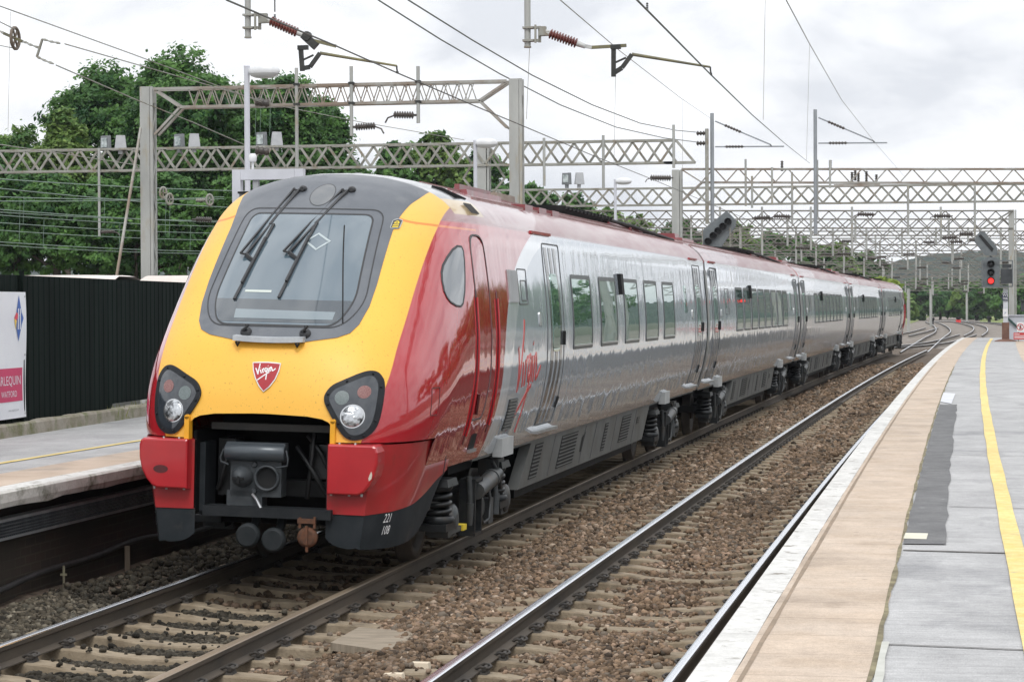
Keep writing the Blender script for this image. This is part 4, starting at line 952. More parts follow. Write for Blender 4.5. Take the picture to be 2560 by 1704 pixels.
def side_bits(parent, sd, fn, Lc, cab):
    if cab:
        wins = [(8.1, 9.55), (10.25, 11.7), (12.4, 13.8), (14.5, 15.9), (16.6, 17.95)]
        make_door(parent, sd, 6.36, 7.45, fn)
    else:
        wins = [(4.9+1.62*k, 4.9+1.62*k+1.34) for k in range(8)]
        make_door(parent, sd, .62, 1.75, fn)
    make_door(parent, sd, Lc-1.85, Lc-.75, fn)
    for a, b in wins: make_window(parent, sd, a, b, fn)
    a, b = wins[0][0]-.05, wins[-1][1]+.05
    mb = star_patch([(wins[2][0]-.42, 2.62), (wins[2][0]-.20, 2.62), (wins[2][0]-.20, 2.90), (wins[2][0]-.42, 2.90)], fn, .05, .06, rings=2, dens=.2)
    mb.build('side_camera', M_blk, parent)
    if cab:
        vent_panel('side_vent', 4.22, 4.68, 2.50, 2.84, parent, sd, fn, 12, mat('side_vent_grey', (.40, .41, .42), (.34, .35, .36), rough=.4, scale=4), True)
        ol = roundpoly([(4.76, 2.48), (5.26, 2.48), (5.26, 2.86), (4.76, 2.86)], .03)
        h = ring_patch(dense(ol, .1), inset(dense(ol, .1), .012), fn, .005, .01).build('side_hatch', M_line, parent)
        ol = roundpoly([(4.90, 2.52), (5.20, 2.52), (5.20, 2.74), (4.90, 2.74)], .02)
        ring_patch(dense(ol, .1), inset(dense(ol, .1), .010), fn, .005, .01).build('hatch_window', M_line, h)
        vent_panel('low_grille', 4.42, 4.86, 1.17, 1.50, parent, sd, fn, 10, None)
    else:
        ol = roundpoly([(2.9, 2.3), (3.5, 2.3), (3.5, 2.8), (2.9, 2.8)], .03)
        ring_patch(dense(ol, .1), inset(dense(ol, .1), .012), fn, .005, .01).build('side_hatch', M_line, parent)
        star_patch([(2.98, 2.42), (3.14, 2.42), (3.14, 2.72), (2.98, 2.72)], fn, .006, .012, rings=2, dens=.2).build('destination_display', M_win, parent)
    ol = roundpoly([(Lc-3.35, 2.35), (Lc-3.0, 2.35), (Lc-3.0, 2.80), (Lc-3.35, 2.80)], .03)
    star_patch(ol, fn, .005, .01, rings=2, dens=.2).build('side_display', M_win, parent)
    for y in (5.9, Lc-2.3) if cab else (2.1, Lc-2.3):
        mb = star_patch(roundpoly([(y-.05, 2.25), (y+.05, 2.25), (y+.05, 2.40), (y-.05, 2.40)], .03), fn, .010, .015, rings=2, dens=.1); mb.build('door_light', M_alu, parent)
    for y in ((4.30, Lc-5.15) if cab else (2.6, Lc-5.0)):
        mb = MB(); mb.box((sd*1.245, y+.35, 1.0), (.10, .62, .19)); mb.build('jacking_point', mat('jacking_pale_grey', (.42, .43, .43), (.34, .35, .35), rough=.45, scale=4), parent)
def finish_cab(car, Lc):
    # ---- front: grey surround, windscreen, wipers
    half = [(0, 2.112), (.32, 2.133), (.58, 2.175), (.68, 2.215), (.735, 2.29), (.775, 2.45), (.785, 2.65), (.78, 2.9), (.775, 3.15), (.79, 3.28), (.825, 3.40), (.866, 3.485), (.80, 3.555), (.60, 3.63), (.32, 3.685), (0, 3.705)]
    M = [half[i] if True else 0 for i in range(len(half))]
    ol = M+[(-x, z) for x, z in half[::-1] if x > 0]
    sr = star_patch(ol, front_fn, .008, .02, rings=26, center=(0, 2.9), dens=.035).build('windscreen_surround', M_surr, car)
    # raised rubber line round the glazing
    gl = roundpoly([(.60, 2.255), (.74, 2.47), (.665, 3.345), (-.665, 3.345), (-.74, 2.47), (-.60, 2.255)], [.13, .22, .13, .13, .22, .13], 7)
    ring_patch(dense(gl, .03), inset(dense(gl, .03), .010), front_fn, .013, .012).build('gasket', M_rub, sr)
    g2 = roundpoly([(.535, 2.275), (.645, 2.49), (.575, 3.285), (-.575, 3.285), (-.645, 2.49), (-.535, 2.275)], [.10, .2, .08, .08, .2, .10], 7)
    ring_patch(dense(inset(g2, -.012), .03), inset(dense(inset(g2, -.012), .03), .014), front_fn, .014, .012).build('gasket', M_rub, sr)
    ws = star_patch(g2, front_fn, .011, .012, rings=16, center=(0, 2.75), dens=.03).build('windscreen', M_wscr, car)
    star_patch(roundpoly([(.52, 2.295), (.60, 2.40), (.635, 2.495), (-.635, 2.495), (-.60, 2.40), (-.52, 2.295)], .03), front_fn, .0135, .003, rings=10, center=(0, 2.4), dens=.03).build('tinted_band', M_wscr2, ws)
    star_patch([(-.39, 2.325), (.505, 2.325), (.51, 2.395), (-.40, 2.405)], front_fn, .0155, .002, rings=8, dens=.04).build('dashboard_panel', M_wband, ws)
    star_patch([(-.37, 2.555), (-.12, 2.555), (-.12, 2.575), (-.37, 2.575)], front_fn, .0145, .002, rings=3, dens=.04).build('paper_slip', mat('paper_pale', (.5, .54, .5), rough=.6), ws)
    dm = [(.03, 3.028), (.140, 3.109), (.278, 3.032), (.165, 2.944)]; ring_patch(dense(dm, .03), inset(dense(dm, .03), .016), front_fn, .0145, .002).build('diamond_sticker', mat('sticker_pale', (.40, .45, .46), (.34, .39, .40), rough=.5, scale=9), ws)
    mb = MB(); mb.tube([front_fn(.60-.018*k, 2.30+k*.063, .014) for k in range(15)], .006, 6); mb.build('reflection_line', M_blk, ws)  # dark reflection in the windscreen, built as a thin black line on the glass
    for i, (px, bx, bz, tx, tz) in enumerate(((-.22, -.475, 2.893, -.443, 2.507), (.25, -.065, 2.918, -.028, 2.529))):
        w = bpy.data.objects.new('wiper', None); COL.objects.link(w); w.parent = car; w.empty_display_size = .1
        A = front_fn(px, 3.525, .05); B = front_fn(bx, bz, .05); mb = MB(); mb.lathe(front_fn(px+.03, 3.53, .0), front_fn(px+.03, 3.53, .10), [(0, .035), (.05, .034), (.07, .02)], 12)
        off = Vector((-.052, 0, .012)); mb.bar(A, B, .020, .018); mb.bar(A+off+Vector((0, .02, 0)), B+off, .017, .016); mb.bar(B, B+off, .02, .018); mb.bar(A+(B-A)*.02, A+off+(B-A)*.02, .02, .02)
        mb.bar(A+(B-A)*.02, A+(B-A)*.55, .03, .026); mb.build('wiper_arm', M_rub, w)
        mb = MB(); C0 = front_fn(bx+.155, bz+.29, .026); D0 = front_fn(tx, tz-.02, .026)
        mb.bar(C0, D0, .026, .020); mid = C0+(D0-C0)*.5; mb.bar(B, mid+Vector((0, -.025, 0)), .02, .03); mb.bar(C0+(D0-C0)*.2+Vector((0, -.02, .01)), C0+(D0-C0)*.8+Vector((0, -.02, .01)), .022, .02)
        mb.build('wiper_blade', M_rub, w)
    c0 = (.025, 3.478); circ = [(c0[0]+.115*math.cos(a), c0[1]+.112*math.sin(a)) for a in np.linspace(0, 2*math.pi, 40, endpoint=False)]
    rd = ring_patch(circ, inset(circ, .006), front_fn, .011, .004).build('roof_light_cover', M_rub, car)
    star_patch(inset(circ, .006), front_fn, .010, .004, rings=6, dens=.05).build('cover_disc', mat('cover_disc_grey', (.13, .14, .15), (.17, .175, .18), rough=.5, scale=6), rd)
    bd = roundpoly([(.745, 3.165), (.825, 3.165), (.83, 3.25), (.79, 3.265), (.745, 3.25)], .02); b = star_patch(bd, front_fn, .011, .004, rings=4, dens=.02).build('warning_sticker', mat('sticker_grey', (.35, .37, .36), rough=.5), car)
    star_patch([(.752, 3.172), (.818, 3.172), (.822, 3.246), (.79, 3.257), (.752, 3.244)], front_fn, .0125, .002, rings=3, dens=.02).build('sticker_field', mat('sticker_dark', (.05, .05, .045), rough=.5), b)
    mb = ribbon([[(.762, 3.183), (.81, 3.183)], [(.762, 3.199), (.81, 3.199)], [(.768, 3.219), (.788, 3.238), (.806, 3.219)], [(.768, 3.216), (.806, 3.216)]], front_fn, .010, .0145, .002); mb.build('sticker_mark', YELBOX, b)
    # step under the windscreen with two hooks above it
    mb = MB(); P = [(-.315, 2.163), (-.15, 2.152), (.15, 2.150), (.31, 2.160)]
    rows = []
    for x in np.linspace(-.32, .315, 12):
        y = float(nose_y(x, 2.13)); z = 2.142+.010*(x/.3)**2; rows.append([Vector((x, y+.02, z-.028)), Vector((x, y-.085, z-.024)), Vector((x, y-.085, z+.020)), Vector((x, y+.02, z+.026))])
    mb.grid(rows, smooth=False, close=True); mb.add(rows[0], [(0, 1, 2, 3)]); mb.add(rows[-1], [(3, 2, 1, 0)]); st = mb.build('front_step', mat('step_grey', (.52, .54, .56), (.42, .44, .46), rough=.4, metal=.2, scale=9), car)
    for x in (-.27, .27):
        mb = MB(); y = float(nose_y(x, 2.07)); mb.tube([(x-.015, y-.05, 2.12), (x, y-.055, 2.085), (x+.015, y-.05, 2.12)], .012, 6); mb.build('step_bolt', M_blk, st)
    for x in (-.235, .30):
        mb = MB(); p = front_fn(x, 2.198, .005); mb.lathe(p, p+Vector((0, -.03, .02)), [(0, .052), (.02, .05), (.035, .02)], 14); mb.tube([p+Vector((-.03, -.02, .02)), p+Vector((.0, -.05, .035)), p+Vector((.035, -.045, .075))], .012, 6); mb.tube([p+Vector((0, -.03, .03)), p+Vector((.01, -.04, .075))], .010, 6); mb.build('lifting_eye', M_rub, car)
    # shield badge with its handwritten word
    sh = [(-.118, 1.945), (-.06, 1.951), (.02, 1.953), (.09, 1.949), (.137, 1.943), (.132, 1.88), (.108, 1.805), (.065, 1.74), (.012, 1.695), (-.035, 1.742), (-.078, 1.81), (-.106, 1.88)]
    b = star_patch(sh, front_fn, .014, .02, rings=5, center=(.01, 1.86), dens=.03).build('shield_badge', mat('badge_silver', (.66, .66, .66), rough=.3, metal=.6), car)
    star_patch(inset(sh, .009), front_fn, .017, .004, rings=5, center=(.01, 1.86), dens=.03).build('badge_field', mat('badge_red', (.38, .018, .025), (.33, .015, .022), rough=.35, scale=20), b)
    k = .074; ca, sa = math.cos(.20), math.sin(.20)
    S2 = [[(-.070+(u*ca-v*sa)*k, 1.838+(u*sa+v*ca)*k*1.0) for u, v in st] for st in SCRIPT]
    ribbon(S2, front_fn, .0095, .0205, .003).build('badge_script', M_wht, b)
    # ---- head-lamp clusters
    hl = [(.556, 1.69), (.605, 1.768), (.70, 1.815), (.86, 1.893), (.935, 1.902), (.99, 1.872), (1.035, 1.79), (1.035, 1.62), (1.018, 1.47), (.985, 1.385), (.925, 1.325), (.86, 1.300), (.79, 1.303), (.735, 1.34), (.68, 1.42), (.625, 1.51), (.575, 1.59), (.555, 1.64)]
    for _ in range(2): hl = [q for i in range(len(hl)) for q in ((hl[i-1][0]*.25+hl[i][0]*.75, hl[i-1][1]*.25+hl[i][1]*.75), (hl[i][0]*.75+hl[(i+1) % len(hl)][0]*.25, hl[i][1]*.75+hl[(i+1) % len(hl)][1]*.25))]
    for sd in (1, -1):
        O = [(sd*x, z) for x, z in hl]; c0 = (sd*.82, 1.61)
        hb = star_patch(O, front_fn, .022, .03, rings=8, center=c0, dens=.03)
        for i in range(2, len(O), 8):
            a = front_fn(*inset(O, .024)[i], .020); hb.lathe(a, a+Vector((0, -.014, 0)), [(0, .011), (.010, .010), (.014, .004)], 8)
        h = hb.build('headlight', mat('lamp_bezel_black', (.008, .010, .013), (.014, .016, .019), rough=.5, scale=12, spec=.25), car)
        I = inset(O, .045)
        star_patch(I, front_fn, .024, .004, rings=8, center=c0, dens=.03).build('lamp_glass', mat('lamp_glass_grey', (.038, .046, .056), (.018, .022, .028), rough=.08, spec=.6, scale=3, coat=.6), h)
        def disc(x, z, r, nm, m, off, ring=None):
            C = [(sd*x+r*math.cos(a), z+r*math.sin(a)) for a in np.linspace(0, 2*math.pi, 32, endpoint=False)]
            d = star_patch(C, front_fn, off, .004, rings=6, center=(sd*x, z), dens=.02).build(nm, m, h); return d
        d = disc(.885, 1.716, .055, 'tail_lamp', mat('tail_lamp_unlit', (.17, .06, .055), (.27, .15, .14), rough=.3, scale=150, lo=.45, hi=.55), .027)
        disc(.708, 1.664, .060, 'marker_lamp', mat('marker_lamp_unlit', (.10, .125, .125), (.16, .19, .19), rough=.3, scale=150, lo=.45, hi=.55), .027)
        disc(.808, 1.507, .102, 'lamp_rim', mat('lamp_rim_chrome', (.55, .56, .57), rough=.15, metal=.9), .027)
        mb = MB(); rows = []
        for i in range(9):
            r = .092*math.cos(i/8*math.pi/2); hgt = .022*math.sin(i/8*math.pi/2)
            rows.append([front_fn(sd*.808+r*math.cos(a), 1.507+r*math.sin(a), .029+hgt) for a in np.linspace(0, 2*math.pi, 28, endpoint=False)])
        mb.grid(rows, close=True); mb.build('lamp_lens', mat('lamp_lens', (.50, .52, .54), (.05, .055, .06), rough=.12, metal=.6, scale=9, lo=.48, hi=.56, bump=.5, bscale=30, coat=1), h)
        mb = MB(); x = sd*.655; mb.box((x, .10, 1.36), (.042, .10, .20)); mb.lathe((x, .15, 1.46), (x, .05, 1.46), [(0, .021), (.10, .021)], 10); mb.build('lifting_bracket', M_yelp, car)
    # ---- below: bumper blocks, valances, coupler
    for sd in (1, -1):
        ol = [(.625, 1.262), (.64, 1.272), (1.03, 1.272), (1.055, 1.255), (1.07, 1.21), (1.067, 1.10), (1.045, 1.0), (1.0, .915), (.95, .86), (.90, .838), (.625, .838)]
        mb = MB(); n = len(ol); rows = [[Vector((sd*x, yy, z)) for x, z in (ol if kk == 0 else inset(ol, kk))] for yy, kk in ((.55, 0), (.03, 0), (.008, .006), (0, .02))]
        mb.grid(rows, smooth=False, close=True); mb.add(rows[-1], [tuple(range(n))]); 
        for x in (.72, .86): mb.lathe((sd*x, .05, 1.26), (sd*x, .05, 1.283), [(0, .012), (.023, .010)], 8, mi=1)
        for x in (.66, .82, .93): mb.lathe((sd*x, .03, .85), (sd*x, .03, .828), [(0, .012), (.022, .010)], 8, mi=1)
        bx = mb.build('bumper_block', [M_redp, M_alu], car)
        if sd < 0:
            sl = [(-.94+.035*math.cos(a)*1.9+.075, 1.005+.035*math.sin(a)) for a in np.linspace(0, 2*math.pi, 24, endpoint=False)]
            f = lambda u, v, t: Vector((u, -t, v)); mb = star_patch(sl, f, .003, .004, rings=3, dens=.03); mb.build('jacking_slot', M_dred, bx)
        else:
            f = lambda u, v, t: Vector((u, -t, v)); mb = star_patch([(1.005, 1.02), (1.02, 1.05), (1.028, 1.02), (1.022, .985), (1.0, .965), (.995, .99)], f, .002, .003, rings=2, dens=.02); mb.build('paint_chip', mat('chip_pale', (.55, .5, .42), rough=.7), bx)
        # red flank behind the block, its lower edge sweeping up towards the cab door
        def fl(y, z): return min(1.0, .62+.6*(min(1, max(0, (y-.1)/1.5)))**.6)
        def xo(y, z):      # plan curve of the lower flank
            w = 1.13+.13*min(1, max(0, (z-.35)/.9)); t = min(1, max(0, (y-.12)/1.0)); return w*(.80+.20*(1-(1-t)**2.2))
        def low(y): return float(np.interp(y, [.1, .5, .9, 1.3, 1.7, 2.1, 2.6, 3.3, 3.9], [.66, .67, .70, .765, .86, .93, .955, .965, .97]))
        mb = MB(); rows = []
        for y in np.linspace(.1, 2.1, 22):
            zs = np.linspace(low(y), 1.262, 8); rows.append([Vector((sd*xo(y, z), y, z)) for z in zs])
        mb.grid(rows); f0 = [Vector((sd*.60, .12, z)) for z in np.linspace(.66, 1.262, 8)]; mb.grid([f0, rows[0]], smooth=False)
        mb.add([Vector((sd*.60, .12, .66)), rows[0][0], Vector((sd*.60, .5, .66))], [(0, 1, 2)])
        mb.grid([rows[0][-1:]+[Vector((sd*.6, .12, 1.262))]]+[[r[-1], Vector((sd*.6, r[-1].y, 1.262))] for r in rows[1:]], smooth=False)
        fk = mb.build('lower_flank', M_reddirty, car)
        mb = MB(); yy = 1.95; mb.tube([Vector((sd*(xo(yy, z)+.003), yy, z)) for z in np.linspace(low(yy), 1.26, 6)], .006, 5); mb.build('flank_seam', M_line, fk)
        mb = MB(); rows = []
        def lowg(y): return float(np.interp(y, [.1, .25, .6, 1.0, 1.25, 1.45, 1.6, 1.9, 2.1], [.365, .355, .345, .365, .41, .50, .60, .86, .925]))
        for y in np.concatenate([np.linspace(.11, 1.3, 14), np.linspace(1.36, 2.1, 14)]):
            a, b2 = lowg(y), low(y)-.001; zs = np.linspace(a, max(a+.004, b2), 6); rows.append([Vector((sd*(xo(y, z)-.004-.02*max(0, .5-z)), y, z)) for z in zs])
        mb.grid(rows); fr = []
        for tt in np.linspace(0, 1, 9):
            zb0 = .365+.085*(1-tt)**4+.075*(1-min(1, 4*(1-tt)))**2*.6; xe = rows[0][0].x; ye = rows[0][0].y; fr.append([Vector((sd*.59+(r.x-sd*.59)*tt, .13+(r.y-.13)*tt, zb0+(.659-zb0)*q/5)) for q, r in enumerate(rows[0])])
        fr[-1] = rows[0]; mb.grid(fr, smooth=False)
        mb.grid([[r[0], r[0]+Vector((-sd*.06, .02, .01))] for r in rows], smooth=False)
        sk = mb.build('front_skirt', M_skirt, car)
        mb = MB(); mb.lathe((sd*1.10, 1.62, .66), (sd*1.16, 1.62, .66), [(0, .10), (.04, .10), (.06, .07)], 16); mb.build('hinge_cap', M_bog, sk)
        mb = MB(); mb.box((sd*1.10, 2.6, .315), (.22, .75, .05)); mb.build('guard_step', M_bogl, sk)
        mb = MB(); mb.box((sd*1.12, 2.9, .315), (.22, .16, .056)); mb.build('step_marking', YELBOX, sk)
        for txt, z in (('221', .60), ('108', .495)):
            vs, fs = text_polys(txt, .115, 1.0); w = max(v[0] for v in vs); mb = MB()
            lean = .25
            def pos(u, v):
                y = .50+(u*.80-w*.4)+v*.0; y = .42+(u*.72+v*lean-w*.36) if sd > 0 else .42-(u*.72+v*lean-w*.36)
                zz = z+v*.95-.02; return Vector((sd*(xo(y, zz)-.004-.02*max(0, .5-zz)+.003), y, zz))
            mb.add([pos(*v) for v in vs], fs); mb.build('number', M_wht, sk)
    mb = MB(); mb.box((0, 1.0, 1.0), (1.25, .04, 1.06)); mb.box((-.615, .58, .98), (.03, .80, .72)); mb.box((.615, .58, .98), (.03, .80, .72)); mb.box((0, .60, 1.515), (1.2, .80, .03)); mb.build('coupler_recess', mat('recess_black', (.004, .004, .005), (.008, .008, .008), rough=.8, scale=9, spec=.1), car)
    mb = MB()
    for k, (xa, xb_, za, zb2) in enumerate(((.20, .48, 1.20, .78), (.30, .52, 1.30, .95), (-.40, -.52, 1.2, .8), (.36, .30, 1.38, .75))): mb.tube([(xa, .55, za), ((xa+xb_)/2+.05, .42, (za+zb2)/2+.03*k), (xb_, .55, zb2)], .022, 7)
    mb.box((.42, .62, 1.08), (.18, .25, .30)); mb.box((-.45, .7, 1.0), (.16, .25, .5)); mb.box((.05, .8, .82), (.9, .2, .14)); mb.build('recess_hoses', mat('recess_hose_dark', (.006, .0065, .0075), (.014, .015, .016), rough=.5, scale=7), car)
    mb = MB(); mb.box((.05, .30, 1.38), (1.1, .06, .06)); mb.build('recess_pipe', mat('recess_pipe', (.010, .010, .009), (.024, .021, .018), rough=.6, scale=6), car)
    mb = MB(); mb.box((.08, .16, .655), (1.15, .22, .085)); mb.build('front_beam', M_blk if False else mat('front_beam_grey', (.009, .011, .013), (.017, .019, .021), rough=.55, scale=8, spec=.25), car)
    cp = bpy.data.objects.new('coupler', None); COL.objects.link(cp); cp.parent = car; cp.location = (-.04, .12, 0); cp.empty_display_size = .1
    M_cp = mat('coupler_grey', (.036, .042, .047), (.055, .06, .064), rough=.5, metal=.1, scale=10, spec=.3)
    mb = MB(); mb.lathe((-.29, .05, 1.165), (.25, .05, 1.165), [(0, .065), (.01, .078), (.53, .078), (.54, .065)], 20); mb.box((-.02, .09, 1.17), (.53, .10, .16)); mb.build('contact_box', mat('contact_box_grey', (.055, .066, .076), (.07, .08, .09), rough=.3, metal=.2, scale=8), cp)
    mb = MB(); mb.tube([(-.30, .02, 1.19), (-.325, .0, 1.12), (-.32, .0, 1.08), (-.25, -.0, 1.055)], .009, 6); mb.tube([(.26, .02, 1.19), (.285, .0, 1.12), (.28, .0, 1.06), (.18, 0, 1.04)], .009, 6); mb.build('contact_latch', M_cp, cp)
    # face plate with the cone on the left and the open cup on the right
    mb = MB(); mb.box((-.02, .14, .945), (.46, .16, .33)); mb.box((-.12, .14, .76), (.32, .16, .14)); mb.lathe((-.03, .06, 1.06), (-.03, .04, 1.06), [(0, .028), (.02, .02)], 10); mb.lathe((-.03, .06, .83), (-.03, .04, .83), [(0, .028), (.02, .02)], 10)
    mb.build('coupler_head', M_cp, cp)
    mb = MB(); mb.lathe((-.135, .06, .955), (-.135, -.10, .955), [(0, .092), (.05, .09), (.10, .075), (.14, .045), (.155, .015)], 22); mb.build('coupler_cone', M_cp, cp)
    mb = MB(); mb.box((-.135, -.085, .945), (.10, .02, .022)); mb.box((-.130, -.09, .935), (.02, .02, .055)); mb.build('cone_slot', M_blk, cp)
    mb = MB(); mb.lathe((.085, .06, .945), (.085, .02, .945), [(0, .118), (.04, .112), (.038, .095), (.002, .090)], 26); mb.build('coupler_cup', M_cp, cp)
    mb = MB(); mb.lathe((.085, .06, .945), (.085, .052, .945), [(0, .092), (.008, .09)], 24); mb.build('cup_mouth', M_blk, cp)
    mb = MB(); mb.tube([(-.04, .04, .80), (.01, .0, .76), (.07, -.06, .69)], .014, 8); mb.build('release_handle', M_alu, cp)
    for x, nm in ((-.075, 'air_pipe'), (.155, 'air_pipe')):
        mb = MB(); z = .455 if x < 0 else .425; mb.lathe((x, .0, z), (x, .14, z), [(0, .085), (.015, .105), (.06, .108), (.10, .09), (.14, .05)], 18); mb.tube([(x, .12, z), (x, .26, z+.1), (x, .3, .66)], .04, 8); mb.build(nm, mat('buffer_pad_grey', (.013, .016, .018), (.022, .025, .027), rough=.6, scale=8, spec=.2), car)
    mb = MB(); mb.lathe((.455, .02, .46), (.455, .10, .46), [(0, .06), (.01, .088), (.05, .088), (.08, .07)], 18); mb.bar((.455, .01, .40), (.455, .01, .56), .022, .02); mb.bar((.37, .03, .60), (.53, .03, .60), .03, .04); mb.bar((.39, .03, .54), (.39, .03, .63), .02, .02); mb.bar((.52, .03, .54), (.52, .03, .64), .02, .02); mb.tube([(.455, .03, .38), (.455, .03, .335)], .014, 6)
    mb.build('rescue_hook', mat('rusty_orange_iron', (.13, .048, .02), (.06, .03, .018), rough=.8, scale=20), car)
    for sd in (-1, 1):
        mb = MB(); mb.box((sd*.575, .42, .93), (.05, .30, .60)); mb.build('recess_post', M_skirt, car)
    # ---- cab side: D-shaped window, cab door with grab recesses, hatch, big script
    for sd in (1, -1):
        fn = side_fn(sd, True)
        D = [(1.665, 2.60), (1.69, 2.70), (1.74, 2.78), (1.82, 2.85), (1.96, 2.925), (2.13, 3.0), (2.28, 3.04), (2.38, 3.035), (2.40, 2.99), (2.36, 2.89), (2.28, 2.74), (2.19, 2.60), (2.08, 2.485), (2.0, 2.455), (1.88, 2.46), (1.75, 2.495), (1.69, 2.54)]
        ring_patch(dense(D, .04), inset(dense(D, .04), .018), fn, .008, .012).build('cab_window', M_rub, car)
        star_patch(inset(D, .012), fn, .005, .008, rings=6, dens=.05).build('cab_window_glass', M_cabg, car)
        ol = roundpoly([(2.58, 1.36), (3.16, 1.36), (3.24, 1.9), (3.22, 2.8), (3.12, 3.16), (2.66, 3.16), (2.56, 2.8), (2.54, 1.9)], [.14, .14, .2, .2, .2, .2, .2, .2])
        d = ring_patch(dense(ol, .06), inset(dense(ol, .06), .016), fn, .006, .012).build('cab_door', M_line, car)
        mb = MB(); mb.bar(fn(2.72, 1.62, .012), fn(2.78, 1.42, .012), .02, .02); mb.build('door_handle', M_dred, d)
        for y, z0, z1 in ((2.56, 1.14, 2.63), (3.56, 1.20, 2.62)):
            ol = roundpoly([(y-.035, z0), (y+.035, z0), (y+.035, z1), (y-.035, z1)], .03); s = star_patch(ol, fn, .004, .008, rings=5, dens=.06, center=(y, (z0+z1)/2)).build('grab_recess', M_dred, car)
            mb = MB(); mb.tube([fn(y, z, .012) for z in np.linspace(z0+.08, z1-.08, 14)], .012, 6); mb.build('handrail', M_redp, s)
        star_patch(roundpoly([(2.86, 1.06), (3.16, 1.06), (3.14, 1.22), (2.88, 1.22)], .04), fn, .004, .008, rings=3, dens=.06).build('foot_hole', M_blk, car)
        mb = MB(); mb.bar(fn(2.86, 1.055, .02), fn(3.16, 1.055, .02), .03, .03); mb.build('foot_step', M_alu, car)
        ol = roundpoly([(.94, 1.49), (1.14, 1.49), (1.18, 1.74), (.99, 1.74)], .02); ring_patch(dense(ol, .05), inset(dense(ol, .05), .006), fn, .004, .008).build('flank_hatch', M_dred, car)
        side_bits(car, sd, fn, Lc, True)
        if sd > 0:
            # big handwritten word, written upwards along the side
            k = .62
            S = [[(4.62+u*k*.98*.92+v*k*.05, 1.55+v*k*.98+.02*u) for u, v in st] for st in SCRIPT]
            ribbon(S, fn, .045, .004, .004).build('side_script', M_vred, car)
def make_car(name, label, cab, Lc, s0, flip=False):
    car = thing(name, label, 'train car'); car['cab'] = 1.0 if cab else 0.0
    b = add_shell(car, cab, Lc); b['cab'] = 1.0 if cab else 0.0
    if cab:
        finish_cab(car, Lc); underframe(car, Lc, 6.3, 16.3, True); make_bogie(car, 3.9); make_bogie(car, Lc-3.9)
    else:
        for sd in (1, -1): side_bits(car, sd, side_fn(sd, False), Lc, False)
        underframe(car, Lc, 6.0, 16.0, False); make_bogie(car, 3.6); make_bogie(car, Lc-3.6); gangway(car, 0, -1)
    gangway(car, Lc, 1)
    roof_gear(car, Lc, cab); return car
def place_car(car, s0, s1, flip=False):
    a, b = tp(0, s0), tp(0, s1); d = (b-a); h = math.atan2(d.x, d.y)
    TILT = .028
    if not flip: car.location = a; car.rotation_euler = (0, TILT, -h)
    else: car.location = b; car.rotation_euler = (0, -TILT, -h+math.pi)
LC = 22.72; LM = 21.85
c1 = make_car('train_car', 'red and silver leading train car with yellow front, windscreen and wipers', True, LC, YN); place_car(c1, YN, YN+LC)
c2 = make_car('train_car', 'silver second train car coupled behind the yellow fronted one', False, LM, 0); j = YN+22.99; place_car(c2, j, j+LM)
c3 = copy_tree(c2); c3['label'] = 'silver middle train car, third from the yellow nose'; place_car(c3, YN+45.15, YN+45.15+LM)
c4 = copy_tree(c2); c4['label'] = 'silver fourth train car, coupled to the rearmost one'; place_car(c4, YN+67.4, YN+67.4+LM)
c5 = copy_tree(c1); c5['label'] = 'rearmost train car with red end, farthest along the platform'; place_car(c5, YN+89.9, YN+89.9+LC, True)
for c in (c1, c2, c3, c4, c5): c['group'] = 'coupled cars of the passenger train'
# ================================================================== hoarding, banner and things on the left platform
M_hoard = mat('hoarding_dark_green', (.004, .0075, .0065), (.009, .015, .013), rough=.8, spec=.08, scale=1.2, stretch=(3, 3, .25), stain=(.022, .02, .010), sscale=2.5, s_lo=.68, s_hi=.8)
def fence_x(y): return -5.155-.0453*(y-26.34)
HT0 = at(0, 685, 26.2).z; HT1 = at(455, 704, 33.5).z
def htop(y): return HT0+(HT1-HT0)*(y-26.2)/(33.5-26.2)
hoard = thing('hoarding', 'dark green corrugated metal hoarding along the back of the left platform', 'hoarding')
mb = MB(); rows = []; y = 17.0; k = 0
PR = [(0, 0), (.12, .0), (.135, .009), (.185, .009), (.20, 0)]
pts = []
while y < 44:
    for dy, dx in PR[:-1]: pts.append((y+dy, dx))
    y += .20
def hz0(y): return 1.02 if y < 30.6 else 1.12
rows = [[Vector((fence_x(y)+dx, y, hz0(y))) for y, dx in pts], [Vector((fence_x(y)+dx, y, htop(y))) for y, dx in pts], [Vector((fence_x(y)+dx-.012, y, htop(y))) for y, dx in pts], [Vector((fence_x(y)+dx-.012, y, hz0(y))) for y, dx in pts]]
mb.grid(rows, smooth=False, close=False); mb.build('corrugated_sheet', M_hoard, hoard, recalc=False)
mb = MB()
for yy in (25.6, 27.0, 30.0, 33.0, 36.0, 39): mb.box((fence_x(yy)-.08, yy, 1.85), (.08, .08, 1.9))
for z in (1.3, 2.5): mb.bar((fence_x(17)-.05, 17, z), (fence_x(44)-.05, 44, z), .05, .06)
mb.build('support_rails', M_hoard, hoard)
mb = MB(); mb.box((fence_x(27.05)+.03, 27.05, (1.05+htop(27)+.06)/2), (.05, .03, htop(27)-1.0)); mb.build('joint_strip', M_hoard, hoard)
kerb = thing('kerb', 'low mossy concrete kerb at the foot of the dark hoarding', 'kerb')
mb = MB(); rj = random.Random(4); rows = []
for i in range(60):
    yy = 18+i*.3; j = rj.uniform(-.01, .01); x = fence_x(yy)
    rows.append([Vector((x-.1, yy, 1.06+j)), Vector((x+.09+j, yy, 1.055+j)), Vector((x+.11+j, yy, 1.03)), Vector((x+.12+j, yy, .88))])
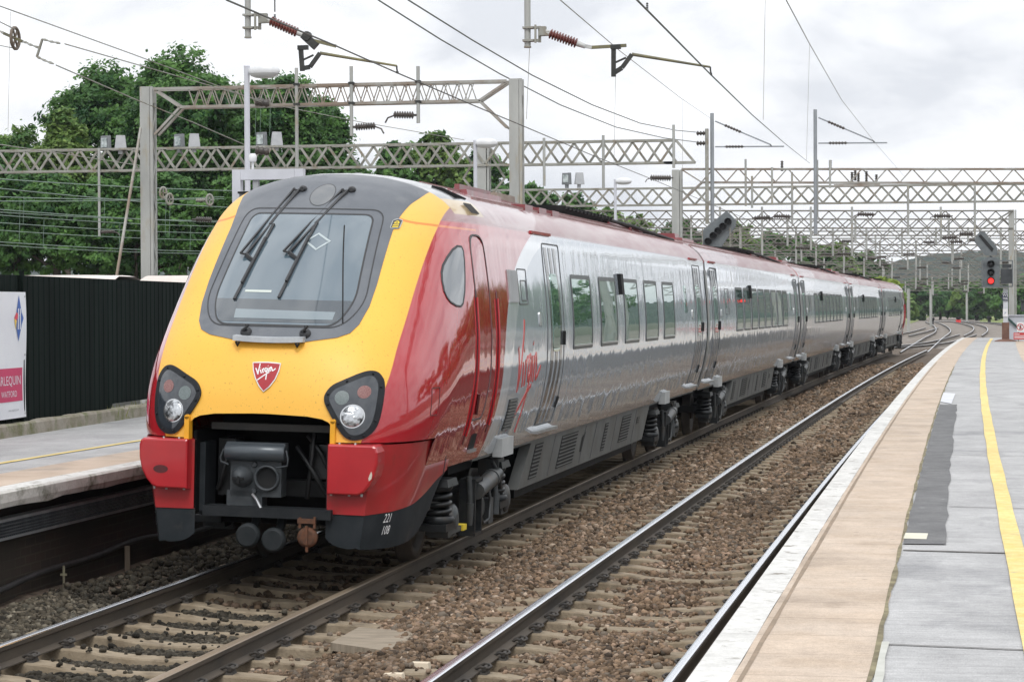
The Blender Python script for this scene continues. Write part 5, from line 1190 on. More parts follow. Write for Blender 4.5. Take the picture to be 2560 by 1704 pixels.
mb.grid(rows, smooth=False); mb.build('kerb_stone', mat('kerb_mossy', (.24, .21, .16), (.34, .31, .26), rough=.95, scale=4, bump=.5, bscale=30, stain=(.14, .15, .06), sscale=3, s_lo=.48, s_hi=.66), kerb, recalc=False)
# weeds and dry litter along the kerb
mb = MB(); rj = random.Random(14)
for i in range(900):
    yy = rj.uniform(30.2, 36); x = fence_x(yy)+rj.uniform(-.35, .12); h = rj.uniform(.05, .22); a = rj.uniform(0, 6.28); w = .012
    p = Vector((x, yy, .9)); q = p+Vector((rj.uniform(-.08, .08), rj.uniform(-.08, .08), h)); n = Vector((math.cos(a), math.sin(a), 0))*w
    mb.add([p-n, p+n, q], [(0, 1, 2)])
o = mb.build('dry_grass', mat('dry_grass', (.26, .24, .09), (.16, .20, .06), rough=.9, scale=9), recalc=False); tag(o, 'dry grass growing by the foot of the hoarding', 'grass'); struct(o, 'stuff')
# banner
yb = [y for y in np.linspace(22, 30, 1601)]
def proj_px(P):
    d = Vector(P)-CAM_P; z = d.dot(CAM_F); return 1280+FPX*d.dot(CAM_R)/z, 852-FPX*d.dot(CAM_U)/z
by1 = min(yb, key=lambda y: abs(proj_px((fence_x(y)+.06, y, 2))[0]-65)); BX = fence_x(by1)+.06
bz1 = at(65, 730, by1).z; bz0 = at(62, 1041, by1).z; by0 = by1-3.3
ban = thing('banner', 'white advertising banner with a pink box, tied to the dark hoarding', 'banner')
def bfn(u, v, off=0): y = by1-u; return Vector((fence_x(y)+.058+off+.010*math.sin(v*4+u*3), y, bz1-v))
H = bz1-bz0
mb = MB(); mb.grid([[bfn(u, v) for u in np.linspace(0, 3.3, 40)] for v in np.linspace(0, H, 14)]); mb.grid([[bfn(u, v, -.004) for u in np.linspace(0, 3.3, 40)] for v in np.linspace(0, H, 14)])
mb.build('banner_sheet', mat('banner_white', (.74, .75, .80), (.80, .81, .84), rough=.5, scale=2), ban, recalc=False)
pink = mat('banner_pink', (.60, .035, .13), (.52, .03, .11), rough=.5, scale=3)
def v_of(py): return (bz1-at(40, py, by1-.1).z)
v0, v1 = v_of(918), v_of(1000)
mb = MB(); mb.grid([[bfn(u, v, .004) for u in np.linspace(.12, 2.9, 30)] for v in np.linspace(v0, v1, 5)]); mb.build('pink_box', pink, ban, recalc=False)
M_bt = mat('banner_text_pale', (.74, .68, .74), rough=.6)
def btext(txt, ur, vb, size, m, sx=1.0):
    vs, fs = text_polys(txt, size, 1.0); w = max(v[0] for v in vs); mb = MB()
    mb.add([bfn(ur+(w-x)*sx, vb-y, .008) for x, y in vs], fs); mb.build('banner_text', m, ban)
btext('HARLEQUIN', .19, v0+(v1-v0)*.50, .155, M_bt, 1.15); btext('WATFORD', .34, v0+(v1-v0)*.86, .105, M_bt, 1.1)
btext('www.watford.com', .30, v_of(1024), .045, mat('banner_text_grey', (.30, .31, .34), rough=.6), 1.1)
cu, cv = .27, v_of(795)
Hh, Ww = .28, .155
def dia(pts, m, nm='logo_piece', off=.006): mb = MB(); mb.add([bfn(cu+a*Ww, cv+b*Hh, off) for a, b in pts], [tuple(range(len(pts)))]); mb.build(nm, m, ban)
bl = mat('logo_blue', (.05, .13, .42), rough=.5); rd = mat('logo_red', (.70, .06, .10), rough=.5); ye = mat('logo_yellow', (.85, .60, .08), rough=.5); wh = mat('logo_white', (.80, .8, .82), rough=.5)
dia([(0, -1), (-.55, -.28), (0, -.12), (.55, -.28)], bl); dia([(.55, -.27), (1, .0), (.55, .1), (.05, -.1)], rd); dia([(-.55, -.27), (-1, 0), (-.55, .32), (-.05, -.1)], bl); dia([(1, .02), (.62, .48), (.45, .1)], ye); dia([(.60, .12), (.55, .40), (0, 1), (-.55, .34), (0, -.1)], bl)
for a in (-.22, .2): dia([(a-.10, -.42), (a+.08, -.42), (a+.08, .48), (a-.10, .48)], wh, off=.009)
for v in (.05, H*.5, H-.05):
    mb = MB(); p = bfn(.05, v, .003); mb.lathe(p, p+Vector((.006, 0, 0)), [(0, .018), (.006, .014)], 10); mb.build('eyelet', M_alu, ban)
# pale roofs seen over the hoarding
M_pale = mat('pale_roof_sheet', (.66, .58, .53), (.74, .68, .64), rough=.6, scale=1.5)
M_shed = mat('shed_wall', (.30, .31, .31), (.38, .38, .37), rough=.8, scale=1)
for (pa, pb, Y, lab) in ((-80, 302, 42, 'long low shed with a pale curved roof, left of the grey lattice post'), (338, 520, 42, 'low shed with a pale roof, between the grey lattice post and the train')):
    a = at(pa, 692, Y); b = at(pb, 697, Y+.8); t = thing('shed', lab, 'shed', group='sheds behind the hoarding')
    z1 = a.z; mb = MB(); mb.box(((a.x+b.x)/2, Y+1.2, (z1-.6)/2), (b.x-a.x-.1, 2.2, z1+.4)); mb.build('wall', M_shed, t)
    mb = MB(); rows = []
    for x in np.linspace(a.x, b.x, 24):
        e = min(1, max(0, (b.x-x)/.25)) if pa < 0 else min(1, max(0, (x-a.x)/.22)); e = e**.5
        rows.append([Vector((x, Y, z1-.22)), Vector((x, Y+.02, z1-.10+.12*e-.1*(1-e))), Vector((x, Y+.7, z1+.02*e)), Vector((x, Y+1.6, z1+.03*e)), Vector((x, Y+2.5, z1-.16))])
    mb.grid(rows); mb.build('roof', M_pale, t, recalc=False)
# lamps
M_grey = mat('paint_pale_grey', (.56, .57, .62), (.50, .51, .55), rough=.45, scale=3)
M_lamp = mat('lamp_shell_white', (.70, .71, .72), (.62, .63, .64), rough=.35, scale=6)
M_diff = mat('lamp_diffuser', (.52, .53, .52), rough=.3, coat=.5)
def lamp(px, ptop, hx0, hx1, hy, Y, label):
    b = at(px, ptop, Y); base = Vector((b.x, Y, .9)); t = thing('street_lamp', label, 'lamp', base, group='platform lamps along the left platform')
    h = b.z-.9; mb = MB(); mb.tube([(0, 0, 0), (0, 0, 1.2)], .075, 12); mb.tube([(0, 0, 1.2), (0, 0, h)], .047, 12); mb.lathe((0, 0, h-.01), (0, 0, h+.02), [(0, .052), (.02, .052), (.03, .02)], 12); mb.build('post', M_grey, t)
    k = Y/FPX; x0 = (hx0-px)*k; x1 = (hx1-px)*k; zc = at(hx0, hy, Y).z-.9; w = (x1-x0)/2; cx = (x0+x1)/2
    mb = MB(); mb.bar((0, 0, h-.06), (x0+.08, 0, zc-.02), .06, .06); rows = []
    for r, z in ((0.02, .115), (.45, .108), (.75, .088), (.93, .055), (1.0, .012), (1.0, -.02), (.96, -.045)): rows.append([Vector((cx+r*w*math.cos(a), r*w*.62*math.sin(a), zc+z)) for a in np.linspace(0, 2*math.pi, 28, endpoint=False)])
    mb.grid(rows, close=True); mb.add(rows[0], [tuple(range(28))]); mb.build('lamp_head', M_lamp, t)
    mb = MB(); rows = []
    for r, z in ((.95, -.045), (.85, -.085), (.55, -.115), (.1, -.125)): rows.append([Vector((cx+r*w*math.cos(a), r*w*.62*math.sin(a), zc+z)) for a in np.linspace(0, 2*math.pi, 28, endpoint=False)])
    mb.grid(rows, close=True); mb.add(rows[-1], [tuple(range(28))]); mb.build('diffuser', M_diff, t)
lamp(617, 166, 622, 705, 178, 37.0, 'pale grey platform lamp nearest the camera, rising behind the train nose')
lamp(1188, 352, 1188, 1246, 358, 56.0, 'pale grey platform lamp beside the right lattice post, over the red roof')
lamp(1538, 449, 1538, 1580, 453, 79.0, 'small pale grey platform lamp farthest from the camera')
# driver's monitor frame
a = at(584, 425, 33.0); b = at(760, 425, 33.0); kx = 33.0/FPX
mon = thing('monitor_frame', 'pale grey box frame holding a monitor behind the train nose', 'monitor frame', (a.x, 33.0, .9)); h = a.z-.9; w = b.x-a.x
mb = MB(); mb.box((.06, 0, h/2), (.125, .14, h)); mb.box((w-.06, 0, h/2), (.125, .14, h)); mb.box((w/2, 0, h-.075), (w-.25, .14, .15)); mb.build('frame', M_grey, mon)
mb = MB(); mb.box((.34, .0, h-.50), (.42, .30, .36)); mb.box((.34, 0, h-.22), (.08, .08, .2)); mb.build('monitor', mat('monitor_grey', (.26, .27, .29), (.32, .33, .34), rough=.5, scale=4), mon)
mb = MB(); mb.box((.34, -.16, h-.34), (.44, .08, .03)); mb.build('monitor_visor', M_blk, mon)
mb = MB(); p = at(632, 425, 33.2); mb.tube([(p.x, 33.2, p.z-.1), (p.x, 33.2, p.z+.12)], .02, 8); mb.lathe((p.x, 33.2, p.z+.12), (p.x, 33.2, p.z+.24), [(0, .05), (.03, .06), (.08, .06), (.12, .04)], 12)
o = mb.build('antenna', M_lamp); tag(o, 'small white mushroom antenna on top of the monitor frame', 'antenna')
# ================================================================== overhead line
M_gal = mat('gantry_steel', (.235, .232, .20), (.34, .34, .31), rough=.7, metal=.15, scale=2.2, detail=9, stain=(.19, .135, .075), sscale=2.4, s_lo=.52, s_hi=.72)
M_rust = mat('gantry_rusty', (.225, .175, .135), (.33, .325, .30), rough=.8, scale=1.3, detail=9, lo=.42, hi=.6)
M_post = mat('mast_steel', (.31, .315, .30), (.40, .405, .385), rough=.65, metal=.15, scale=1.3, detail=9, stain=(.30, .235, .12), sscale=1.6, s_lo=.56, s_hi=.75, stretch=(1.5, 1.5, .5))
M_ins = mat('insulator_brown', (.105, .022, .018), (.16, .04, .03), rough=.25, coat=.5, scale=7)
M_insd = mat('insulator_dark', (.045, .040, .038), (.075, .06, .05), rough=.35, scale=6)
M_arm = mat('arm_olive_steel', (.22, .20, .09), (.12, .115, .085), rough=.6, metal=.2, scale=5)
M_ironb = mat('fitting_black', (.025, .028, .027), (.05, .05, .045), rough=.5, metal=.3, scale=9)
M_wire = mat('copper_wire_weathered', (.055, .060, .055), (.08, .085, .07), rough=.5, metal=.3, scale=1)
M_wire2 = mat('wire_green', (.12, .19, .145), (.17, .24, .19), rough=.5, scale=1)
def insulator(mb, a, b, r, n, rc=None, core=.5, seg=14):
    a, b = Vector(a), Vector(b); L = (b-a).length; pr = [(0, r*core)]
    for k in range(n):
        t = L*(k+.5)/n; d = L/n; pr += [(t-d*.45, r*core), (t-d*.12, r), (t+d*.12, r*.96), (t+d*.3, r*core)]
    pr.append((L, r*core)); mb.lathe(a, b, pr, seg); return mb
def lattice_mast(parent, x, y, z0, z1, w, d, plate=True, name='post'):
    """mast of two plate faces with laced sides"""
    mb = MB()
    for sx in (-1, 1):
        mb.box((x+sx*(w/2-.03), y, (z0+z1)/2), (.06, d, z1-z0)) if not plate else None
    if plate:
        mb.box((x-w*.12, y-d/2+.02, (z0+z1)/2), (w*.76, .04, z1-z0)); mb.box((x-w*.12, y+d/2-.02, (z0+z1)/2), (w*.76, .04, z1-z0))
        mb.box((x-w/2+.015, y, (z0+z1)/2), (.028, d-.082, z1-z0-.004))
    for sy in (-1, 1): mb.box((x+w/2-.03, y+sy*(d/2-.03), (z0+z1)/2), (.062, .058, z1-z0+.004))
    n = max(3, int((z1-z0)/.55)); s = 1
    for k in range(n):
        a = z0+(z1-z0)*k/n; b = z0+(z1-z0)*(k+1)/n
        mb.bar((x+w/2-.02, y-s*d*.42, a), (x+w/2-.02, y+s*d*.42, b), .022, .035); s = -s
    for z in (z0+.35*(z1-z0), z1-.2): mb.box((x+w/2-.015, y, z), (.024, d-.01, .35))
    return mb.build(name, M_post, parent)
def truss(parent, x0, x1, y, zt0, zt1, depth, pitch, chord=.07, web=.035, width=.38, m=None, name='beam', planes=2, flip=0):
    mb = MB(); n = max(2, int(round((x1-x0)/pitch)))
    def zt(x): return zt0+(zt1-zt0)*(x-x0)/(x1-x0)
    for p in range(planes):
        yy = y+(p-.5*(planes-1))*width
        mb.bar((x0, yy, zt(x0)), (x1, yy, zt(x1)), chord, chord*.85); mb.bar((x0, yy, zt(x0)-depth), (x1, yy, zt(x1)-depth), chord, chord*.85)
        for k in range(n):
            a = x0+(x1-x0)*k/n; b = x0+(x1-x0)*(k+1)/n; c = (a+b)/2; e = .0 if p == 0 else 0
            if p == 0 or planes == 1:
                mb.bar((a, yy-.002, zt(a)-.02), (c, yy-.002, zt(c)-depth+.02), web, web*1.3); mb.bar((c, yy-.002, zt(c)-depth+.02), (b, yy-.002, zt(b)-.02), web, web*1.3)
            else:
                mb.bar((a, yy+.002, zt(a)-depth+.02), (c, yy+.002, zt(c)-.02), web, web*1.3); mb.bar((c, yy+.002, zt(c)-.02), (b, yy+.002, zt(b)-depth+.02), web, web*1.3)
            if planes == 2 and k % 2 == 0:
                mb.bar((a, y-width/2, zt(a)), (a, y+width/2, zt(a)), web, web); mb.bar((a, y-width/2, zt(a)-depth), (a, y+width/2, zt(a)-depth), web, web)
    return mb.build(name, m or M_gal, parent)
def knee(mb, x, y, ztop, zb, sx, L, drop, w=.06):
    mb.bar((x, y, ztop-.02), (x+sx*L, y, zb), w, w); mb.bar((x+sx*L, y, zb), (x, y, zb-drop), w, w)
def drop_tube(parent, x, y, z0, z1, r=.04, m=None):
    mb = MB(); mb.tube([(x, y, z0), (x, y, z1)], r, 8); mb.box((x, y+.02, (z0+z1)/2+.2), (r*2.6, .10, .06)) if False else None
    return mb.build('drop_tube', m or M_post, parent)
def side_ins(parent, x, y, z, sx, L=.62, r=.085, n=7, m=None):
    mb = MB(); insulator(mb, (x+sx*.10, y, z), (x+sx*(.10+L), y, z+.02), r, n); mb.bar((x, y, z), (x+sx*.12, y, z), .05, .05); mb.tube([(x+sx*(.1+L), y, z), (x+sx*(.24+L), y, z-.05), (x+sx*(.30+L), y, z-.16)], .02, 6)
    return mb.build('insulator', m or M_insd, parent)
def flood(parent, x, y, z, k=1.0):
    for sx, rot in ((-1, -.5), (1, .5)):
        f = bpy.data.objects.new('floodlight', None); COL.objects.link(f); f.parent = parent; f.location = (x+sx*.30*k, y, z); f.rotation_euler = (0, 0, rot); f.empty_display_size = .1
        mb = MB(); mb.box((0, .0, .42*k), (.42*k, .22*k, .52*k), taper=(.72, .8)) if sx > 0 else mb.box((0, .04, .42*k), (.46*k, .14*k, .52*k), taper=(.92, .8)); mb.box((0, .05, .1*k), (.14*k, .1, .2*k)); mb.build('lamp_housing', mat('flood_grey', (.36, .37, .39), (.42, .43, .44), rough=.45, scale=5) if sx > 0 else mat('flood_dark', (.16, .17, .18), (.2, .21, .22), rough=.5, scale=5), f)
        if sx < 0: mb = MB(); mb.box((0, -.045, .42*k), (.30*k, .02, .34*k)); mb.build('lamp_glass', mat('flood_glass', (.55, .60, .60), (.2, .24, .24), rough=.15, scale=6), f)
# ---- first portal, over the tracks beyond the left platform
Y1 = 52.0
pl = at(370, 220, Y1); pr = at(1291, 200, Y1)
g1 = thing('portal', 'rusty grey lattice portal with two tall posts, nearest behind the train nose', 'gantry', group='overhead line portals')
lattice_mast(g1, pl.x, Y1, -.5, at(370, 218, Y1).z, .30, .30); lattice_mast(g1, pr.x, Y1, .4, at(1291, 198, Y1).z, .29, .30)
zl, zr = at(392, 224, Y1).z, at(1268, 204, Y1).z; dp = .43
xa = at(455, 230, Y1).x; xb = at(1200, 210, Y1).x
mb = MB(); yy = Y1
for s in (-.16, .16):
    mb.bar((pl.x+.2, yy+s, zl), (pr.x-.2, yy+s, zr), .07, .06); za = zl+(zr-zl)*.07; zbm = zl+(zr-zl)*.93
    mb.bar((xa, yy+s, za-dp+.0), (xb, yy+s, zbm-dp), .07, .06)
    mb.bar((pl.x+.2, yy+s*.9, zl-.03), (xa, yy+s*.9, za-dp), .06, .05); mb.bar((xa, yy+s*.9, za-dp), (pl.x+.2, yy+s*.9, za-dp-.62), .06, .05)
    mb.bar((pr.x-.2, yy+s*.9, zr-.03), (xb, yy+s*.9, zbm-dp), .06, .05); mb.bar((xb, yy+s*.9, zbm-dp), (pr.x-.2, yy+s*.9, zbm-dp-.62), .06, .05)
n = 22
for k in range(n):
    a = xa+.2+(xb-xa-.3)*k/n; b = xa+.2+(xb-xa-.3)*(k+1)/n; c = (a+b)/2
    def zt(x): return zl+(zr-zl)*(x-pl.x)/(pr.x-pl.x)
    for s, fl in ((-.16, 0), (.16, 1)):
        if fl: mb.bar((a, yy+s, zt(a)-dp), (c, yy+s, zt(c)), .018, .022); mb.bar((c, yy+s, zt(c)), (b, yy+s, zt(b)-dp), .018, .022)
        else: mb.bar((a, yy+s, zt(a)), (c, yy+s, zt(c)-dp), .018, .022); mb.bar((c, yy+s, zt(c)-dp), (b, yy+s, zt(b)), .018, .022)
mb.build('beam', M_rust, g1)
for px, y0, y1_ in ((741, 170, 420), (878, 166, 340), (1045, 166, 308)):
    a = at(px, y0, Y1-.25); b = at(px, y1_, Y1-.25); drop_tube(g1, a.x, Y1-.25, b.z, a.z, .042)
    mb = MB()
    for z in (zl+.02, zl-dp): mb.box((a.x, Y1-.25, z+(zr-zl)*(a.x-pl.x)/(pr.x-pl.x)), (.13, .10, .05))
    mb.build('clamp', M_ironb, g1)
for px, py, sx in ((878, 318, 1), (1045, 288, -1)):
    p = at(px, py, Y1-.25); side_ins(g1, p.x, Y1-.25, p.z, sx, .46, .085, 8)
for px, py in ((655, 256), (655, 377)):     # strain insulators with their droppers
    p = at(px, py, Y1-.3); mb = MB(); insulator(mb, (p.x-.16, Y1-.3, p.z+.02), (p.x+.14, Y1-.2, p.z-.02), .10, 3, core=.8); mb.build('insulator', M_insd, g1)
# tall brace leaning on the left post
mb = MB(); a = at(352, 320, Y1-.5); b = at(290, 700, Y1-2.2); mb.bar(a, b, .045, .06); tag(mb.build('stay_rod', M_rust), 'rusty stay rod leaning against the left lattice post', 'stay rod')
# ---- second: long truss carrying flood lights
Y2 = 82.0
g2 = thing('portal', 'long beige lattice girder carrying pairs of floodlights across the trees', 'gantry', group='overhead line portals')
A = at(-60, 391, Y2+2.5); B = at(1690, 351, Y2)
zt0, zt1 = A.z, B.z; x0, x1 = A.x, B.x; ydir = 0
dep = (408-352)/FPX*Y2
truss(g2, x0, x1, Y2, zt0, zt1, dep, 1.05, .085, .06, .45)
mb = MB(); e = at(1737, 409, Y2)
for s in (-.225, .225): mb.bar((x1, Y2+s, zt1), (e.x, Y2+s, zt1-dep), .08, .07); mb.bar((x1-.4, Y2+s, zt1-dep), (e.x, Y2+s, zt1-dep), .085, .07)
mb.build('beam_end', M_gal, g2)
p = at(1210, 380, Y2); lattice_mast(g2, p.x, Y2, .4, at(1210, 362, Y2).z, .42, .42)
mb = MB(); q = at(1262, 445, Y2); knee(mb, p.x, Y2, zt1, q.z, 1, .75, .9, .07); knee(mb, p.x, Y2, zt1, q.z, -1, .75, .9, .07); mb.build('knee_brace', M_gal, g2)
lattice_mast(g2, at(-330, 400, Y2).x, Y2, -.5, zt0+.1, .42, .42)
for px, py in ((282, 382), (466, 378), (672, 374)):
    p = at(px, py, Y2); flood(g2, p.x, Y2, p.z-.05)
for px, y0, y1_ in ((247, 370, 592), (1360, 345, 465), (1508, 338, 470), (1684, 312, 420)):
    a = at(px, y0, Y2-.3); b = at(px, y1_, Y2-.3); drop_tube(g2, a.x, Y2-.3, b.z, a.z, .05)
p = at(247, 580, Y2-.3); side_ins(g2, p.x, Y2-.3, p.z, 1, .5, .07, 7)
# ---- third: lower girder behind, with one flood light pair
Y3 = 104.0
g3 = thing('portal', 'lower lattice girder running behind the right hand post at roof height', 'gantry', group='overhead line portals')
a = at(1315, 474, Y3); b = at(2150, 469, Y3); dep = (514-472)/FPX*Y3
xl = at(840, 478, Y3).x; truss(g3, xl, at(2760, 468, Y3).x, Y3, a.z, b.z+.05, dep, 1.25, .085, .065, .45)
p = at(1432, 470, Y3); flood(g3, p.x, Y3, p.z, 1.0); p = at(880, 470, Y3); flood(g3, p.x, Y3, p.z, 1.0)
for px, y0, y1_ in ((1880, 440, 520), (1980, 430, 560), (2270, 465, 590), (2437, 465, 560)):
    a = at(px, y0, Y3-.3); c = at(px, y1_, Y3-.3); drop_tube(g3, a.x, Y3-.3, c.z, a.z, .05)
for px, py, sx in ((1880, 545, 1), (1980, 541, -1), (2190, 536, -1), (2382, 540, -1)):
    p = at(px, py, Y3-.3); side_ins(g3, p.x, Y3-.3, p.z, sx, .7, .10, 7)
lattice_mast(g3, xl-.2, Y3, -.5, zt0, .42, .42); lattice_mast(g3, at(2770, 480, Y3).x, Y3, .4, b.z+.1, .42, .42)
# ---- portal with the broad post behind the train, spanning to the right
Y4 = 96.0
g4 = thing('portal', 'rust streaked portal whose pale post stands behind the train at mid picture', 'gantry', group='overhead line portals')
p = at(1693, 430, Y4); lattice_mast(g4, p.x, Y4, .4, at(1693, 425, Y4).z, .40, .42)
zt_ = at(1705, 423, Y4).z; zr_ = at(2560, 424, Y4).z; dep = 34/FPX*Y4; xk = at(1755, 455, Y4).x; xe = at(2760, 424, Y4).x
mb = MB()
for s in (-.2, .2):
    mb.bar((p.x+.2, Y4+s, zt_), (xe, Y4+s, zr_-.03), .085, .07); mb.bar((xk, Y4+s, zt_-dep), (xe, Y4+s, zr_-dep-.03), .085, .07)
    mb.bar((p.x+.2, Y4+s*.9, zt_-.03), (xk, Y4+s*.9, zt_-dep), .06, .05); mb.bar((xk, Y4+s*.9, zt_-dep), (p.x+.2, Y4+s*.9, zt_-dep-.75), .07, .06)
n = 16; w = (xe-xk)/n
for k in range(n):
    a = xk+w*k
    e0 = (zr_-.03-zt_)*k/n; mb.bar((a, Y4-.2, zt_-dep+e0), (a+w*.5, Y4-.2, zt_+e0), .04, .05); mb.bar((a+w*.5, Y4+.2, zt_+e0), (a+w, Y4+.2, zt_-dep+e0), .04, .05)
mb.build('beam', M_rust, g4); lattice_mast(g4, xe, Y4, .4, zr_+.1, .4, .42)
for px, y0 in ((1780, 283), (2038, 274)):      # tall masts with twin brackets
    a = at(px, y0, Y4-.4); b = at(px, 600 if px < 1900 else 585, Y4-.4); drop_tube(g4, a.x, Y4-.4, b.z, a.z, .078 if px < 1900 else .072, M_gal if False else mat('mast_blue_grey', (.24, .26, .28), (.30, .32, .34), rough=.6, metal=.2, scale=2))
    for (qa, qb, qe) in (((8, 20), (38, 40), (145, 78)), ((8, 84), (60, 84), (180, 83))):
        c0 = at(px+qa[0], y0+qa[1], Y4-.4); c1_ = at(px+qb[0], y0+qb[1], Y4-.4); c2_ = at(px+qe[0], y0+qe[1], Y4-.4)
        mb = MB(); mb.tube([c0, c2_], .030, 7); mb.build('bracket_arm', mat('mast_blue_grey', ()), g4); mb = MB(); d = (c2_-c0).normalized(); insulator(mb, c0+d*.42, c0+d*1.15, .065, 6); mb.build('insulator', M_insd, g4)
    a = at(px+145, y0+78, Y4-.4); b = at(px+150, y0+84, Y4-.4); mb = MB(); mb.tube([a, b], .03, 6); mb.build('arm_tie', M_ironb, g4)
a = at(1767, 322, Y4-.6); b = at(1767, 560, Y4-.6); drop_tube(g4, a.x, Y4-.6, b.z, a.z, .075, M_gal)
for py in (333, 358):
    a = at(1767, py, Y4-.6); mb = MB(); insulator(mb, (a.x-.42, Y4-.6, a.z), (a.x-.06, Y4-.6, a.z), .10, 3); mb.build('insulator', M_insd, g4)
for px, y0, y1_ in ((1864, 398, 515), (1930, 418, 510), (2043, 400, 545), (2075, 400, 470)):
    a = at(px, y0, Y4-.3); c = at(px, y1_, Y4-.3); drop_tube(g4, a.x, Y4-.3, c.z, a.z, .045)
for px, y0 in ((2130, 430), (2138, 426), (2146, 432), (2166, 428), (2191, 436), (1955, 402), (2076, 400)):
    a = at(px, y0, Y4); mb = MB(); insulator(mb, (a.x, Y4, a.z-.42), (a.x, Y4, a.z), .07, 6); mb.build('insulator', M_insd, g4)
mb = MB(); a = at(2085, 464, Y4-.5); b = at(2200, 468, Y4-.5); mb.box(((a.x+b.x)/2, Y4-.45, a.z), (b.x-a.x, .3, .10)); mb.build('switch_platform', M_rust, g4)
p = at(1693, 445, Y4-.1); side_ins(g4, p.x-.15, Y4-.2, p.z, -1, .85, .13, 9)
# ---- the further portals, each a simple copy pattern down the line
M_galfar = mat('gantry_steel_weathered', (.135, .125, .105), (.21, .20, .18), rough=.75, scale=2, detail=8)
def far_portal(Y, ytop, ybot, pxl, pxr, pitch, label, right_post=None, tubes=(), m=None, left_post=False):
    g = thing('portal', label, 'gantry', group='overhead line portals'); a = at(pxl, ytop, Y); b = at(pxr, ytop, Y); dep = (ybot-ytop)/FPX*Y; k = Y/100
    truss(g, a.x, b.x, Y, a.z, b.z, dep, pitch, .070*k**.35, .042*k**.35, .45, m or M_galfar)
    if right_post: p = at(right_post, ytop, Y); lattice_mast(g, p.x, Y, -.5, p.z+.05, .42, .42)
    if right_post:
        mb = MB(); p = at(right_post, ytop, Y); mb.bar((p.x-.2, Y, p.z-.1), (p.x-1.75, Y, p.z-dep-.05), .09, .08); mb.build('knee_brace', M_gal, g)
    if left_post: p = at(pxl, ytop, Y); lattice_mast(g, p.x, Y, -.5, p.z+.05, .42, .42)
    rj = random.Random(int(Y))
    for px, y1_ in tubes:
        a = at(px, ytop-10, Y-.3); c = at(px, y1_, Y-.3); drop_tube(g, a.x, Y-.3, c.z, a.z, .055*k**.5)
        sx = rj.choice((-1, 1)); side_ins(g, a.x, Y-.3, c.z+.12, sx, .75, .11*k**.3, 6)
    return g
far_portal(134, 527, 570, 1150, 2532, 1.9, 'lattice portal whose right post stands behind the red signal', 2531, ((1800, 560), (1905, 640), (2027, 625), (2130, 640), (2352, 600), (2437, 590)), left_post=True)
far_portal(172, 578, 612, 1240, 2800, 2.2, 'lattice portal fourth in the row over the far tracks', None, ((1850, 650), (1990, 660), (2082, 640), (2166, 650), (2255, 640), (2340, 610), (2420, 605), (2502, 660)), left_post=True)
far_portal(214, 612, 640, 1500, 2900, 2.6, 'lattice portal fifth in the row, low over the far tracks', None, ((2040, 665), (2110, 670), (2200, 665), (2290, 672), (2380, 660)), left_post=True)
far_portal(262, 655, 678, 1700, 2900, 3.0, 'lattice portal sixth in the row, below the hill line', None, ((1960, 690), (2060, 700), (2160, 705), (2230, 696), (2300, 700), (2400, 705)), left_post=True)
far_portal(320, 682, 702, 1860, 2900, 3.4, 'lattice portal seventh in the row, in front of the wooded hill', None, ((2120, 715), (2210, 718), (2290, 720), (2380, 716)), left_post=True)
far_portal(395, 703, 719, 2080, 2900, 3.8, 'lattice portal eighth in the row, small and far', None, ((2140, 730), (2230, 732), (2330, 735), (2420, 730)), left_post=True)
far_portal(480, 719, 732, 2120, 2900, 4.2, 'lattice portal ninth in the row, near the far bend', None, ((2180, 740), (2270, 744), (2360, 742)), left_post=True)
far_portal(580, 732, 743, 2140, 2900, 5.0, 'faint lattice portal last of the row at the bend', None, ((2200, 750), (2300, 752), (2400, 750)), left_post=True)
EXTRA = [(150, 548, 588, 1300, 'between the third and fourth rows'), (192, 596, 626, 1400, 'between the fourth and fifth rows'), (238, 634, 660, 1600, 'between the fifth and sixth rows'), (290, 668, 690, 1800, 'between the sixth and seventh rows'), (355, 692, 710, 2000, 'between the seventh and eighth rows'), (440, 711, 726, 2100, 'between the eighth and ninth rows'), (530, 726, 738, 2130, 'between the ninth and last rows')]
for i_, (Y, a_, b_, l_, w_) in enumerate(EXTRA):
    rj = random.Random(40+i_); far_portal(Y, a_, b_, l_, 2900, Y/70, 'thin far lattice portal '+w_, None, [(l_+40+(2520-l_)*q/6+rj.uniform(-20, 20), b_+rj.uniform(12, 34)) for q in range(1, 6)], left_post=True)
for i, (px, py) in enumerate(((2271, 690), (2327, 705), (2185, 700), (2417, 720), (2215, 740))):
    Y = (262, 320, 214, 395, 480)[i]; p = at(px, 722, Y); t = thing('mast', ['grey far mast standing left of the red dot signal', 'grey far mast standing just past the tail of the train', 'grey far mast closest behind the last car roof', 'grey far mast in front of the dark green trees', 'small grey far mast beside the far siding'][i], 'mast', group='far masts'); lattice_mast(t, p.x, Y, -.5, p.z, .36, .36)
